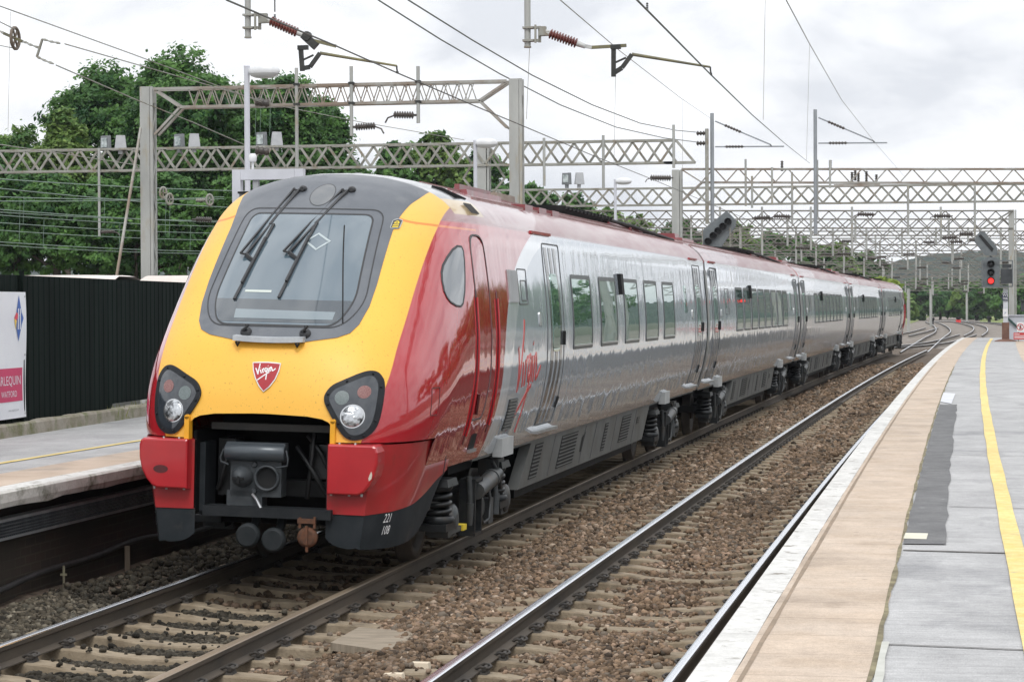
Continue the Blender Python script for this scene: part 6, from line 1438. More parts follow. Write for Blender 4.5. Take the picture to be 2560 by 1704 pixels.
# ---- near portal just out of the frame overhead: its drop tubes and registration arms hang in view
Y0 = 26.0
g0 = thing('portal', 'nearest portal with drop tubes and brown insulators hanging over both near tracks', 'gantry', group='overhead line portals')
zt = 7.4; truss(g0, -9.5, 12.5, Y0, zt, zt, .6, .8, .08, .04, .4); lattice_mast(g0, -9.6, Y0, -.5, zt+.1, .4, .4); lattice_mast(g0, 12.6, Y0, .0, zt+.1, .4, .4)
def reg_arm(px, py_bot, ins0, ins1, heel, tub, drop, elbow, tip, first):
    b = at(px, py_bot, Y0); drop_tube(g0, b.x, Y0, b.z, zt-.3, .036)
    mb = MB(); mb.lathe((b.x, Y0, b.z-.004), (b.x, Y0, b.z+.012), [(0, .042), (.016, .042)], 12); mb.build('tube_flange', M_gal, g0)
    P = lambda q, dy=0: at(q[0], q[1], Y0+dy)
    i0, i1 = P(ins0), P(ins1); mb = MB()
    c = at(px+10, ins0[1]-14, Y0); c2 = at(px+10, ins0[1]+18, Y0)
    for z in (c.z, c2.z): mb.box((b.x+.01, Y0, z), (.12, .11, .022)); mb.bar((b.x+.05, Y0, z), (b.x+.13, Y0, z), .03, .03)
    mb.bar((b.x+.095, Y0-.03, c.z+.03), (b.x+.095, Y0-.03, c2.z-.03), .022, .022); mb.bar((b.x+.135, Y0+.02, c.z+.02), (b.x+.135, Y0+.02, c2.z-.02), .03, .03)
    d = (i1-i0).normalized(); mb.bar((b.x+.13, Y0, (c.z+c2.z)/2), i0, .06, .05); mb.box(tuple(i0-d*.08), (.07, .07, .10)); mb.build('hinge_bracket', M_gal, g0)
    mb = MB(); insulator(mb, i0, i1, .058, 10, core=.52, seg=18); mb.build('insulator', M_ins, g0)
    mb = MB(); mb.lathe(i0-d*.07, i0, [(0, .028), (.07, .034)], 12); h = P(heel); mb.lathe(i1, i1+d*.10, [(0, .034), (.10, .026)], 12); mb.bar(i1+d*.08, h, .04, .04); mb.build('end_caps', mat('cap_pale', (.42, .43, .42), (.5, .5, .48), rough=.5, scale=9), g0)
    mb = MB()
    mb.bar(h, P(tub), .028, .036); mb.build('cantilever_tube', M_arm, g0)
    mb = MB()
    if first:
        mb.lathe((h.x-.05, Y0-.04, h.z+.04), (h.x-.05, Y0+.04, h.z+.04), [(0, .05), (.02, .06), (.06, .06), (.08, .05)], 14); mb.bar(h+Vector((-.09, 0, .06)), h+Vector((.06, 0, -.08)), .06, .09)
    d0 = P(drop[0]); d1 = P(drop[1]); mb.bar(d0, d1, .05, .04); mb.bar(P((drop[0][0]-7, drop[0][1])), P((drop[0][0]+18, drop[0][1]-1)), .06, .05); k = d0+(d1-d0)*.55; mb.bar(k, k+Vector((.14, 0, .06)), .022, .02); mb.bar(d1+(d0-d1)*.12, P(elbow[0]), .035, .05); mb.bar(P(elbow[0]), P(elbow[1]), .035, .045); mb.build('steady_bracket', M_ironb, g0)
    mb = MB(); mb.tube([P(elbow[1]), P(tip)], [.019, .012], 8); mb.build('registration_arm', M_arm, g0)
    mb = MB(); t = P(tip); mb.tube([t, t+Vector((.0, 0, -.03)), t+Vector((.006, 0, -.07))], .010, 6); mb.box((t.x+.006, Y0, t.z-.075), (.022, .06, .022)); mb.build('wire_clip', M_ironb, g0)
reg_arm(620, 95, (676, 52), (744, 82), (778, 100), (840, 116), ((752, 120), (756, 178)), ((775, 168), (800, 133)), (992, 165), True)
reg_arm(1319, 119, (1374, 84), (1443, 109), (1480, 119), (1566, 114), ((1534, 118), (1534, 192)), ((1555, 170), (1580, 136)), (1776, 168), False)
for px, py in ((687, 30), (1618, 0)):
    p = at(px, py, Y0+(.0 if px < 700 else -3)); mb = MB(); mb.tube([p+Vector((0, 0, 1.2)), p], .008, 5)
    for k in range(4): mb.lathe(p+Vector((0, 0, -.03-.02*k)), p+Vector((0, 0, -.045-.02*k)), [(0, .012), (.015, .012)], 6)
    mb.build('hanger', M_ironb, g0)
# ---- wires
def wire(name, pts, r, label, m=None, cat='wire', group=None, n=5):
    mb = MB(); mb.tube(pts, r, n); o = mb.build(name, m or M_wire); tag(o, label, cat, group); return o
def sagline(a, b, sag, n=24):
    a, b = Vector(a), Vector(b); return [a+(b-a)*(k/n)-Vector((0, 0, 4*sag*(k/n)*(1-k/n))) for k in range(n+1)]
def track_wire(lat, z0, z1, ys, label, r, mid=None, stag=.15, m=None, name='contact_wire'):
    """wire following the track; spans between supports ys; messenger when mid is the mid-span height drop"""
    pts = []
    for i in range(len(ys)-1):
        a, b = ys[i], ys[i+1]; st0 = stag if i % 2 else -stag; st1 = -st0
        for k in range(12 if mid else 4):
            t = k/(12 if mid else 4); s = a+(b-a)*t; z = z0+(z1-z0)*min(1, s/140)
            pts.append(tp(lat+st0+(st1-st0)*t, s, z-(mid*4*t*(1-t) if mid else 0)))
    return wire(name, pts, r, label, m)
t1 = at(992, 182, Y0); t2 = at(1776, 186, Y0)
def thru(pxs, Y=None): return [at(px, py, y) for px, py, y in pxs]
wire('contact_wire', thru([(566, 0, 17.5), (700, 57, 20), (840, 115, 23), (992, 182, 26), (1180, 262, 31), (1310, 316, 36), (1480, 388, 45), (1640, 452, 58), (1800, 520, 78), (1990, 600, 112)]), .0085, 'dark contact wire dipping across the picture above the train nose')
wire('contact_wire', thru([(1592, 0, 17.2), (1776, 186, 26), (1880, 287, 38), (1960, 357, 58), (2024, 408, 95.4)]), .0085, 'contact wire over the empty near track, steep at the upper right')
wire('feeder_wire', thru([(945, 0, 44), (1100, 98, 50), (1250, 185, 58), (1400, 262, 67), (1540, 318, 78), (1660, 345, 87), (1755, 357, 95.4)]), .016, 'lower of two twisted feeder wires running to the tall post')
wire('feeder_wire', thru([(1020, 0, 44), (1180, 100, 50), (1330, 188, 58), (1480, 262, 67), (1600, 308, 78), (1690, 326, 87), (1755, 332, 95.4)]), .016, 'upper of two twisted feeder wires running to the tall post')
wire('messenger_wire', thru([(1400, 0, 27), (1550, 128, 40), (1700, 244, 62), (1782, 300, 92)]), .007, 'thin pale messenger wire crossing the sky to the left bracket mast', M_gal)
wire('messenger_wire', thru([(1965, 0, 27), (2025, 112, 40), (2104, 250, 62), (2190, 360, 95.4), (2260, 440, 130)]), .007, 'thin pale messenger wire crossing the sky to the right bracket mast', M_gal)
GD = 'thin droppers between messenger and contact wires'
for (x0_, y0_, x1_, y1_, Y, lab) in ((1324, 118, 1316, 298, 36, 'thin dropper hanging beside the right lattice post'), (1540, 120, 1535, 405, 50, 'thin dropper below the second registration arm'), (1913, 0, 1908, 300, 42, 'long thin dropper left of the bracket masts'), (2024, 112, 2016, 400, 60, 'long thin dropper beside the right bracket mast'), (1707, 250, 1706, 420, 66, 'thin dropper crossing the end of the long girder'), (26, 30, 20, 330, 47, 'thin dropper at the far left under the pulley wheel')):
    wire('dropper_wire', [at(x0_, y0_, Y), at(x1_, y1_, Y)], .0045, lab, M_gal, 'dropper', GD); p = at(x1_, y1_, Y); mb = MB(); mb.box(tuple(p), (.02, .02, .10))
# tensioned wires at the upper left with their pulley and insulator links
Yt = 44.0
wire('tension_wire', [at(-10, 12, 36), at(330, 135, 42), at(655, 256, Y1-.3), at(900, 305, 60), at(1160, 350, 74)], .010, 'topmost pale tension wire at the upper left', M_gal)
wire('tension_wire', [at(162, 110, 40), at(400, 178, 45), at(655, 252, Y1-.3)], .011, 'tension wire from the upper chain link to the upper strain insulator', M_gal)
wire('tension_wire', [at(140, 163, 40), at(330, 245, 44), at(480, 305, 47), at(630, 370, Y1-.3)], .012, 'tension wire from the lower chain link to the lower strain insulator', M_gal)
wire('tension_wire', [at(-10, 50, 38), at(38, 74, 40)], .010, 'short wire entering from the left onto the pulley wheel', M_gal)
wire('tension_wire', [at(-10, 112, 38), at(30, 120, 40)], .008, 'short lower wire entering from the left under the pulley wheel', M_gal)
wire('tension_wire', [at(-10, 360, 50), at(160, 385, 60), at(420, 425, 78)], .012, 'rusty wire crossing the left end of the long girder', M_gal)
pul = thing('pulley', 'spoked tension pulley wheel with chain links hanging in the wires at the far left', 'pulley', at(38, 96, 40))
mb = MB(); R = 28/FPX*40
M9 = [Vector((0, R*math.cos(a), R*math.sin(a))) for a in np.linspace(0, 2*math.pi, 25)]
mb.tube(M9, R*.16, 7, caps=False)
for k in range(3):
    a = k*math.pi/3; v = Vector((0, R*math.cos(a), R*math.sin(a))); mb.bar(v, -v, R*.16, R*.1)
mb.build('wheel', mat('pulley_rust', (.12, .085, .06), (.18, .15, .12), rough=.7, scale=12), pul)
mb = MB(); o0 = at(38, 96, 40)
def rel(px, py): return at(px, py, 40)-o0
mb.bar(rel(10, 84), rel(56, 104), .06, .05); mb.build('cheek_plate', M_arm, pul)
mb = MB()
for (a_, b_) in (((0, 78), (14, 86)), ((56, 104), (70, 108)), ((70, 110), (82, 114)), ((84, 115), (102, 121)), ((106, 98), (120, 102)), ((122, 103), (136, 106)), ((138, 106), (150, 109)), ((92, 142), (104, 148)), ((104, 148), (118, 154)), ((118, 154), (134, 160))):
    a3, b3 = rel(*a_), rel(*b_); mb.tube([a3, (a3+b3)/2+Vector((0, .03, .012)), b3], .014, 5); mb.tube([a3, (a3+b3)/2+Vector((0, -.03, -.012)), b3], .014, 5)
mb.bar(rel(106, 98), rel(92, 143), .05, .03); mb.build('chain_links', M_gal, pul)
# wires of the tracks beyond the left platform, in front of the trees
k = 0
names = ['nearest', 'second', 'third', 'fourth', 'fifth', 'sixth', 'seventh', 'eighth', 'ninth', 'tenth', 'lowest but one', 'lowest']
for (pa, pb, Ya, Yb) in (((-10, 447, 52, 0), (640, 478), 52, 75), ((-10, 470), (600, 520), 52, 75), ((-10, 492), (560, 497), 60, 80), ((-10, 503), (560, 492), 60, 80), ((-10, 523), (560, 556), 60, 80), ((-10, 530), (545, 552), 60, 80), ((-10, 537), (540, 566), 60, 80), ((-10, 556), (530, 583), 66, 84), ((-10, 575), (520, 600), 66, 84), ((-10, 604), (510, 628), 66, 84), ((-10, 612), (505, 634), 66, 84)):
    wire('catenary_wire', sagline(at(pa[0], pa[1], Ya), at(pb[0], pb[1], Yb), .05, 8), .014, 'greenish overhead wire, %s from the top before the left trees' % names[k], M_wire2, 'wire', 'overhead wires left of the train'); k += 1
for i, (x, a_, b_) in enumerate(((50, 505, 605), (60, 492, 560), (110, 548, 618), (262, 493, 560), (300, 556, 622), (415, 505, 585), (425, 512, 590), (477, 562, 626), (640, 262, 340), (652, 262, 340), (676, 262, 340))):
    wire('dropper_wire', [at(x, a_, 66), at(x-2, b_, 66)], .007, 'thin greenish dropper, number %s from the left before the trees' % ['one', 'two', 'three', 'four', 'five', 'six', 'seven', 'eight', 'nine', 'ten', 'eleven'][i], M_wire2, 'dropper', GD)
# balance pulleys on the wires by the left post
for i, (px, py) in enumerate(((408, 482), (424, 498), (524, 500))):
    p = at(px, py, 55); t = MB(); r = .11
    t.tube([p+Vector((r*.6*math.cos(a), r*.5*math.cos(a), r*math.sin(a)*1.2)) for a in np.linspace(0, 6.283, 17)], .028, 6, caps=False); t.bar(p+Vector((-.1, 0, 0)), p+Vector((.1, 0, 0)), .03, .03); t.bar(p+Vector((0, 0, -.12)), p+Vector((0, 0, .12)), .03, .03)
    if i == 2: insulator(t, p+Vector((-.34, 0, 0)), p+Vector((-.12, 0, 0)), .05, 5)
    o = t.build('pulley', M_gal); tag(o, ['small balance pulley touching the left lattice post', 'small balance pulley just right of the one touching the lattice post', 'small balance pulley with insulator near the train nose'][i], 'pulley', 'balance pulleys')
p = at(500, 549, 55); mb = MB(); insulator(mb, p+Vector((-.1, 0, .01)), p+Vector((.3, 0, -.01)), .07, 7); mb.tube([p+Vector((-.1, 0, 0)), p+Vector((-.2, 0, 0))], .03, 6); tag(mb.build('insulator', M_insd), 'dark ribbed insulator in the wires just left of the train nose', 'insulator')
# far wires over the running tracks
for i, (lat, z) in enumerate(((0.2, 4.9), (0, 5.9), (DT, 4.9), (DT, 5.9), (-7.5, 4.9), (-7.5, 6.0), (-11, 4.9), (-11, 6.0), (-14.5, 4.9), (8.5, 4.9), (8.5, 5.9))):
    pts = [tp(lat+.2*math.sin(s*.05), s, z-.25*math.sin((s % 55)/55*math.pi)*(1 if z > 5.5 else 0))-Vector((max(0, s-150)**2*.00020, 0, 0)) for s in np.arange(112, 560, 14)]
    wire('overhead_wire', pts, .016, 'distant overhead wire of the %s, over the junction' % ['train track, lower', 'train track, upper', 'near empty track, lower', 'near empty track, upper', 'first left track, lower', 'first left track, upper', 'second left track, lower', 'second left track, upper', 'third left track', 'right hand track, lower', 'right hand track, upper'][i], M_insd, 'wire', 'distant overhead wires')
# ================================================================== signals
M_sig = mat('signal_black', (.035, .04, .045), (.055, .06, .065), rough=.5, scale=5)
M_sigg = mat('signal_grey', (.11, .125, .135), (.15, .165, .17), rough=.5, scale=5)
M_soc = mat('lamp_socket', (.008, .008, .009), rough=.6)
# slanted five-lamp indicator above the roof line
Ys = 80.0; o = at(1795, 585, Ys); ks = Ys/FPX
f1 = thing('route_indicator', 'dark slanted signal board with five lamps above the train roof', 'signal', (o.x, Ys, .9)); zc = o.z-.9
ol = [(-40, -30), (-40, 8), (22, 58), (45, 34), (44, 18), (4, -38), (-10, -44)]
mb = MB(); mb.prism([(a*ks, b*ks) for a, b in ol], lambda u, v, t: Vector((u, t, zc+v)), -.06, .10); mb.build('board', M_sigg, f1)
for a, b in ((-24, -14), (-11, 0), (1, 12), (13, 23), (26, 35)):
    mb = MB(); c = Vector((a*ks, -.06, zc+b*ks-.06)); mb.lathe(c, c+Vector((0, -.16, 0)), [(0, .12), (.16, .125), (.155, .11), (.01, .09)], 16); mb.build('lamp_hood', M_soc, f1)
mb = MB(); mb.box((-.1, .1, (zc-.5)/2), (.14, .14, zc-.5)); 
for x in (-.52, .42, .75): mb.bar((x, -.1, zc-1.5), (x, -.1, zc+.2), .03, .03); mb.bar((x, .5, zc-1.5), (x, .5, zc+.2), .03, .03)
for z in (zc-1.5, zc-1.0, zc-.4, zc+.15): mb.bar((-.52, .5, z), (.75, .5, z), .03, .03); mb.bar((.42, -.1, z), (.42, .5, z), .03, .03)
mb.build('ladder_cage', M_gal, f1)
# red signal on the right platform
Yr = 101.6; o = at(2514, 846, Yr); kr = Yr/FPX
sg = thing('signal', 'railway signal showing a red light on a pale post at the platform end', 'signal', (o.x, Yr, ZP))
def rs(px, py): p = at(px, py, Yr); return (p.x-o.x, p.z-ZP)
x, z = rs(2514, 720); mb = MB(); mb.box((0, 0, z/2+.2), (.20, .16, z-.4)); mb.build('post', mat('post_pale', (.60, .62, .66), (.52, .54, .57), rough=.5, scale=3), sg)
mb = MB(); mb.box((0, 0, .40), (.30, .24, .80)); mb.lathe((0, 0, 0), (0, 0, .1), [(0, .5), (.04, .45), (.1, .2)], 10); mb.build('post_base', mat('base_rust', (.13, .065, .045), (.2, .11, .08), rough=.8, scale=4), sg)
c = rs(2478, 680); w = 20*kr; h = 36*kr
ol = roundpoly([(c[0]-w, c[1]-h), (c[0]+w, c[1]-h), (c[0]+w, c[1]+h*.8), (c[0]+w*.5, c[1]+h), (c[0]-w*.5, c[1]+h), (c[0]-w, c[1]+h*.8)], .06)
mb = MB(); mb.prism(ol, lambda u, v, t: Vector((u, t, v)), -.16, -.06); mb.box((c[0], .05, c[1]-.05), (.34, .24, 1.0)); mb.build('signal_head', M_sigg, sg)
for i, py in enumerate((660, 681, 702)):
    q = rs(2477, py); mb = MB(); mb.lathe((q[0], -.16, q[1]), (q[0], -.20, q[1]), [(0, .15), (.04, .15), (.035, .13), (.01, .12)], 20); mb.lathe((q[0], -.16, q[1]+.02), (q[0], -.38, q[1]+.05), [(0, .16), (.02, .165)], 16) if False else None
    rows = [[Vector((q[0]+.155*math.cos(a), yy, q[1]+.155*math.sin(a))) for a in np.linspace(.1, math.pi-.1, 14)] for yy in (-.16, -.42)]; mb.grid(rows); mb.build('lamp_hood', M_soc, sg)
    mb = MB(); mb.lathe((q[0], -.165, q[1]), (q[0], -.185, q[1]), [(0, .125), (.01, .115), (.02, .03)], 18)
    mb.build('lamp', mat('signal_red_lit', (.8, .02, .02), rough=.3, emit=(1, .035, .03), estr=1.7) if i == 2 else mat('signal_lens_dark', (.02, .022, .024), rough=.15), sg)
mb = MB(); q = rs(2517, 690); mb.box((q[0], .0, q[1]), (.50, .3, .62)); mb.box((q[0], -.05, q[1]+.42), (.38, .2, .16)); mb.build('equipment_box', M_sig, sg)
mb = MB(); a, b = rs(2455, 652), rs(2531, 716)
for (p_, q_) in (((a[0], a[1]), (b[0], a[1])), ((a[0], b[1]), (b[0], b[1])), ((a[0], a[1]), (a[0], b[1])), ((b[0], a[1]), (b[0], b[1]))): mb.bar((p_[0], -.3, p_[1]), (q_[0], -.3, q_[1]), .04, .04); mb.bar((p_[0], .3, p_[1]), (q_[0], .3, q_[1]), .04, .04)
mb.box(((a[0]+b[0])/2, 0, b[1]), (b[0]-a[0], .62, .05)); mb.build('guard_cage', M_sigg, sg)
ol = [(2437, 596), (2450, 578), (2462, 580), (2492, 618), (2493, 638), (2462, 638), (2437, 606)]
mb = MB(); mb.prism([rs(*p) for p in ol], lambda u, v, t: Vector((u, t, v)), -.18, -.02); mb.bar((rs(2477, 640)[0], 0, rs(2477, 640)[1]), (rs(2477, 650)[0], 0, rs(2477, 650)[1]), .12, .12); mb.build('route_board', M_sigg, sg)
mb = MB(); mb.prism([rs(*p) for p in ((2446, 590), (2452, 586), (2484, 622), (2480, 630))], lambda u, v, t: Vector((u, t, v)), -.20, -.17); mb.build('route_lamp_slot', M_soc, sg)
def sign(parent, px0, py0, px1, py1, dy, m, nm): a, b = rs(px0, py0), rs(px1, py1); mb = MB(); mb.box(((a[0]+b[0])/2, dy, (a[1]+b[1])/2), (b[0]-a[0], .02, a[1]-b[1])); return mb.build(nm, m, parent)
def stext(parent, txt, px, py, size, dy, m):
    vs, fs = text_polys(txt, size); a = rs(px, py); mb = MB(); w = max(v[0] for v in vs); mb.add([Vector((a[0]+x-w/2, dy, a[1]+y)) for x, y in vs], fs); mb.build('lettering', m, parent)
M_plate = mat('plate_navy', (.015, .022, .06), rough=.4)
pq = sign(sg, 2505, 733, 2520, 751, -.12, M_plate, 'number_plate'); stext(sg, 'WJ', 2512.5, 740.5, .17, -.135, M_wht); stext(sg, '706', 2512.5, 749, .15, -.135, M_wht)
sign(sg, 2507, 772, 2519, 791, -.12, M_wht, 'phone_plate'); stext(sg, 'P', 2513, 785, .13, -.135, mat('lettering_blue', (.1, .15, .35), rough=.5))
# cabinet with warning notices
cb = thing('cabinet', 'pale grey equipment cabinet behind the red signal post', 'cabinet', (o.x, Yr+1.2, ZP))
a = at(2519, 790, Yr+1.2); b = at(2600, 842, Yr+1.2); mb = MB(); mb.box(((a.x+b.x)/2-o.x, .3, (a.z-ZP)/2), (b.x-a.x, .6, a.z-ZP)); mb.box(((a.x+b.x)/2-o.x, .3, a.z-ZP+.03), (b.x-a.x+.08, .7, .05)); mb.build('case', mat('cabinet_grey', (.50, .52, .57), (.44, .46, .50), rough=.5, scale=3), cb)
mb = MB(); p, q = at(2519, 795, Yr+1.0), at(2543, 817, Yr+1.0); mb.bar((p.x-o.x, -.05, p.z-ZP), (q.x-o.x, -.05, q.z-ZP), .06, .09); mb.build('stay', mat('stay_green', (.03, .07, .065), rough=.5), cb)
wb = thing('warning_sign', 'red notice with white lines below a no entry symbol at the platform end', 'sign', (o.x, Yr, ZP))
rp = mat('notice_red', (.55, .03, .035), (.5, .03, .03), rough=.45, scale=4)
a_, b_ = rs(2533, 831), rs(2600, 847.5); mb = MB(); mb.box(((a_[0]+b_[0])/2, -.55, (a_[1]+b_[1])/2), (b_[0]-a_[0], .02, a_[1]-b_[1])); mb.build('red_plate', rp, wb)
mb = MB()
for py in (834, 838, 841, 844): p, q = rs(2535, py), rs(2590 if py != 834 else 2548, py); mb.bar((p[0], -.565, p[1]), (q[0], -.565, q[1]), .004, .022)
mb.build('text_lines', M_wht, wb)
a_, b_ = rs(2541, 805), rs(2566, 829); mb = MB(); mb.box(((a_[0]+b_[0])/2, -.55, (a_[1]+b_[1])/2), (b_[0]-a_[0], .02, a_[1]-b_[1])); mb.build('white_plate', M_wht, wb)
c = rs(2549.5, 817); mb = MB(); mb.tube([Vector((c[0]+.13*math.cos(t), -.565, c[1]+.13*math.sin(t))) for t in np.linspace(0, 6.283, 25)], .014, 5, caps=False); mb.bar((c[0]-.09, -.565, c[1]+.09), (c[0]+.09, -.565, c[1]-.09), .02, .025); mb.build('prohibition_ring', rp, wb)
mb = MB(); mb.bar((c[0]-.02, -.57, c[1]-.09), (c[0]+.02, -.57, c[1]+.03), .004, .05); mb.lathe((c[0]+.02, -.572, c[1]+.06), (c[0]+.02, -.57, c[1]+.06), [(0, .025), (.002, .025)], 10); mb.build('walking_figure', M_blk, wb)
mb = MB()
for px in (2545, 2590): q = rs(px, 835); mb.bar((q[0], -.52, 0), (q[0], -.52, q[1]+.5), .05, .05)
mb.build('legs', M_gal, wb)
bx = thing('display_box', 'black display box hung from a bracket at the right edge of the picture', 'display', at(2556, 765, 98)); mb = MB(); mb.box((.12, 0, 0), (.36, .3, .42)); mb.box((.12, -.06, .24), (.42, .42, .05)); mb.build('case', M_sig, bx); mb = MB(); mb.box((.12, 0, -1.45), (.09, .09, 2.45)); mb.build('post', M_grey, bx)
# small ground signals and boxes at the junction
for px, py, lab, col in ((2396, 807, 'low black ground signal with a red lamp in the middle of the junction', 'r'), (2473, 806, 'low dark ground signal right of the red one', 'k'), (2330, 811, 'low black box beside the curving rails', 'k'), (2441, 801, 'tiny dark ground signal between the two larger ones', 'k')):
    p = atz(px, py, -.4); t = thing('ground_signal', lab, 'signal', p, group='ground signals of the junction'); mb = MB(); mb.box((0, 0, .25), (.5, .4, .5)); mb.lathe((0, 0, .5), (0, 0, 1.05), [(0, .22), (.2, .42), (.5, .4), (.55, .2)], 10); mb.build('case', M_blk, t)
    if col == 'r': mb = MB(); mb.box((0, -.24, .28), (.8, .05, .45)); mb.build('red_face', mat('ground_red', (.55, .03, .03), rough=.4, emit=(1, .05, .04), estr=.1), t)
for i, (px, py) in enumerate(((2464, 789), (2449, 790), (2496, 792), (2319, 780))):
    p = atz(px, py+8, -.5); t = thing('relay_box', ['white trackside box in the grass, middle one of three', 'white trackside box left of the middle one', 'white trackside box right beside the signal post', 'white trackside box beside the tail of the train'][i], 'box', p, group='white trackside boxes'); mb = MB(); mb.box((0, 0, .9), (1.1 if i != 1 else .8, .8, 1.8)); mb.box((0, 0, 1.83), (1.3 if i != 1 else 1.0, 1.0, .08)); mb.build('case', M_lamp, t)
# ================================================================== haze
hz = MB(); hz.box((0, 2600, 38), (5600, 5500, 80)); hz_o = hz.build('haze', bpy.data.materials.new('haze')); struct(hz_o, 'stuff')
hm = hz_o.data.materials[0]; hm.use_nodes = True; ht = hm.node_tree; ht.nodes.clear(); ho = N(ht, 'ShaderNodeOutputMaterial'); hv = N(ht, 'ShaderNodeVolumePrincipled')
hv.inputs['Color'].default_value = (.86, .90, .97, 1); hv.inputs['Density'].default_value = .00012; ht.links.new(hv.outputs[0], ho.inputs['Volume'])
# ================================================================== trees
def leafmat(name, c1, c2):
    m = bpy.data.materials.new(name); m.use_nodes = True; t = m.node_tree; b = t.nodes['Principled BSDF']
    a = N(t, 'ShaderNodeAttribute', attribute_name='tone'); r = N(t, 'ShaderNodeValToRGB'); r.color_ramp.elements[0].color = (*c1, 1); r.color_ramp.elements[1].color = (*c2, 1)
    t.links.new(a.outputs['Fac'], r.inputs[0]); t.links.new(r.outputs[0], b.inputs['Base Color']); b.inputs['Roughness'].default_value = .55; b.inputs['Specular IOR Level'].default_value = .3
    tr = N(t, 'ShaderNodeBsdfTranslucent'); t.links.new(r.outputs[0], tr.inputs[0]); mx = N(t, 'ShaderNodeMixShader'); mx.inputs[0].default_value = .35
    out = t.nodes['Material Output']; t.links.new(b.outputs[0], mx.inputs[1]); t.links.new(tr.outputs[0], mx.inputs[2]); t.links.new(mx.outputs[0], out.inputs[0]); return m
LM1 = leafmat('leaves_dark', (.022, .080, .026), (.125, .255, .058)); LM2 = leafmat('leaves_light', (.055, .135, .034), (.22, .32, .085)); LM3 = leafmat('leaves_bright', (.12, .20, .035), (.32, .40, .08))
M_bark = mat('bark', (.055, .045, .035), (.09, .075, .06), rough=.95, scale=4)
def crown_mesh(blobs, nleaf, size, mtl, seed, parent, aspect=1.0):
    """blobs: ellipsoids (cx, cy, cz, rx, ry, rz); small leaf quads clustered on sprays through each"""
    r = np.random.default_rng(seed); C = []; 
    vol = np.array([b[3]*b[5] for b in blobs]); cnt = np.maximum(20, (vol/vol.sum()*nleaf)).astype(int); P = []; Nn = []; T = []
    for b, n in zip(blobs, cnt):
        ns = max(10, n//46); u = r.normal(size=(ns, 3)); u /= np.linalg.norm(u, axis=1)[:, None]; u[:, 2] = np.where(u[:, 2] < -.55, -u[:, 2], u[:, 2])
        rad = r.uniform(.55, 1.12, (ns, 1)); sp = u*rad*np.array(b[3:6])+np.array(b[:3]); stone = r.normal(.47, .24, ns)+.10*u[:, 2]+r.normal(0, .12)
        k = r.integers(0, ns, n); ss = .165*np.mean(b[3:6])*r.uniform(.6, 1.2, n)[:, None]
        pos = sp[k]+r.normal(size=(n, 3))*ss*np.array([1, 1, .62]); P.append(pos); T.append(np.clip(stone[k]+r.normal(0, .10, n), 0, 1))
        d = u[k]+r.normal(0, .55, (n, 3))+np.array([0, 0, .35]); Nn.append(d/np.linalg.norm(d, axis=1)[:, None])
    P = np.concatenate(P); Nn = np.concatenate(Nn); T = np.concatenate(T); n = len(P)
    a = np.cross(Nn, r.normal(size=(n, 3))); a /= np.linalg.norm(a, axis=1)[:, None]; bb = np.cross(Nn, a); s = size*r.uniform(.55, 1.35, (n, 1))
    V = np.stack([P-a*s, P-bb*s*.55, P+a*s, P+bb*s*.55], 1).reshape(-1, 3)
    me = bpy.data.meshes.new('crown'); me.vertices.add(4*n); me.vertices.foreach_set('co', V.reshape(-1).astype(np.float32)); me.loops.add(4*n); me.loops.foreach_set('vertex_index', np.arange(4*n, dtype=np.int32)); me.polygons.add(n); me.polygons.foreach_set('loop_start', np.arange(0, 4*n, 4, dtype=np.int32))
    at_ = me.attributes.new('tone', 'FLOAT', 'POINT'); at_.data.foreach_set('value', np.repeat(T, 4).astype(np.float32)); me.update(); me.validate(); me.materials.append(mtl)
    o = bpy.data.objects.new('crown', me); COL.objects.link(o); o.parent = parent; return o
def tree(px, Y, top, bot, wid, label, mtl, seed, nleaf=9000, size=.16, blobs=None, nb=16, base=-.5, group='trees behind the left hand tracks'):
    """crown given by its picture extent at distance Y: centre px, top and bottom rows, width in pixels"""
    k = Y/FPX; b = at(px, 771, Y); t = thing('tree', label, 'tree', (b.x, Y, base), group=group); zt = at(px, top, Y).z-base; zb_ = at(px, bot, Y).z-base; W = wid*k/2; H = (zt-zb_)/2; r = random.Random(seed)
    if blobs is None:
        blobs = []
        for i in range(nb):
            a = r.uniform(0, 6.28); q = r.uniform(-1, 1); rr = math.sqrt(max(0, 1-q*q))*r.uniform(.45, .82); s = r.uniform(.24, .42)
            blobs.append((W*rr*math.cos(a), W*.8*rr*math.sin(a), (zt+zb_)/2+H*q*.74, W*s, W*s, min(W, H)*s*.9))
        blobs.append((0, 0, (zt+zb_)/2, W*.6, W*.6, H*.75)); blobs.append((0, 0, zt-H*.32, W*.4, W*.4, H*.3))
    crown_mesh(blobs, nleaf, size, mtl, seed, t)
    mb = MB(); h = (zt+zb_)/2; mb.tube([(0, 0, -.2), (.1, 0, h*.3), (0, .1, h*.65), (.1, 0, h*1.15)], [.30, .24, .18, .06], 9)
    for i in range(9):
        a = r.uniform(0, 6.28); z0 = h*r.uniform(.35, .9); L = W*r.uniform(.45, .8); mb.tube([(0, 0, z0), (math.cos(a)*L*.5, math.sin(a)*L*.5, z0+L*.35), (math.cos(a)*L, math.sin(a)*L, z0+L*.65)], [.11, .07, .025], 6)
    mb.build('trunk', M_bark, t); return t
tree(455, 108, 124, 690, 420, 'tallest broad dark green tree with a rounded top behind the left lattice post', LM1, 1, 80000, .125, nb=40)
tree(265, 110, 158, 690, 380, 'broad dark green tree whose pale left shoulder stands left of the lattice post', LM1, 2, 60000, .125, nb=34)
tree(690, 112, 178, 700, 360, 'dark green tree between the lamp post and the round topped tallest tree', LM1, 3, 60000, .125, nb=34)
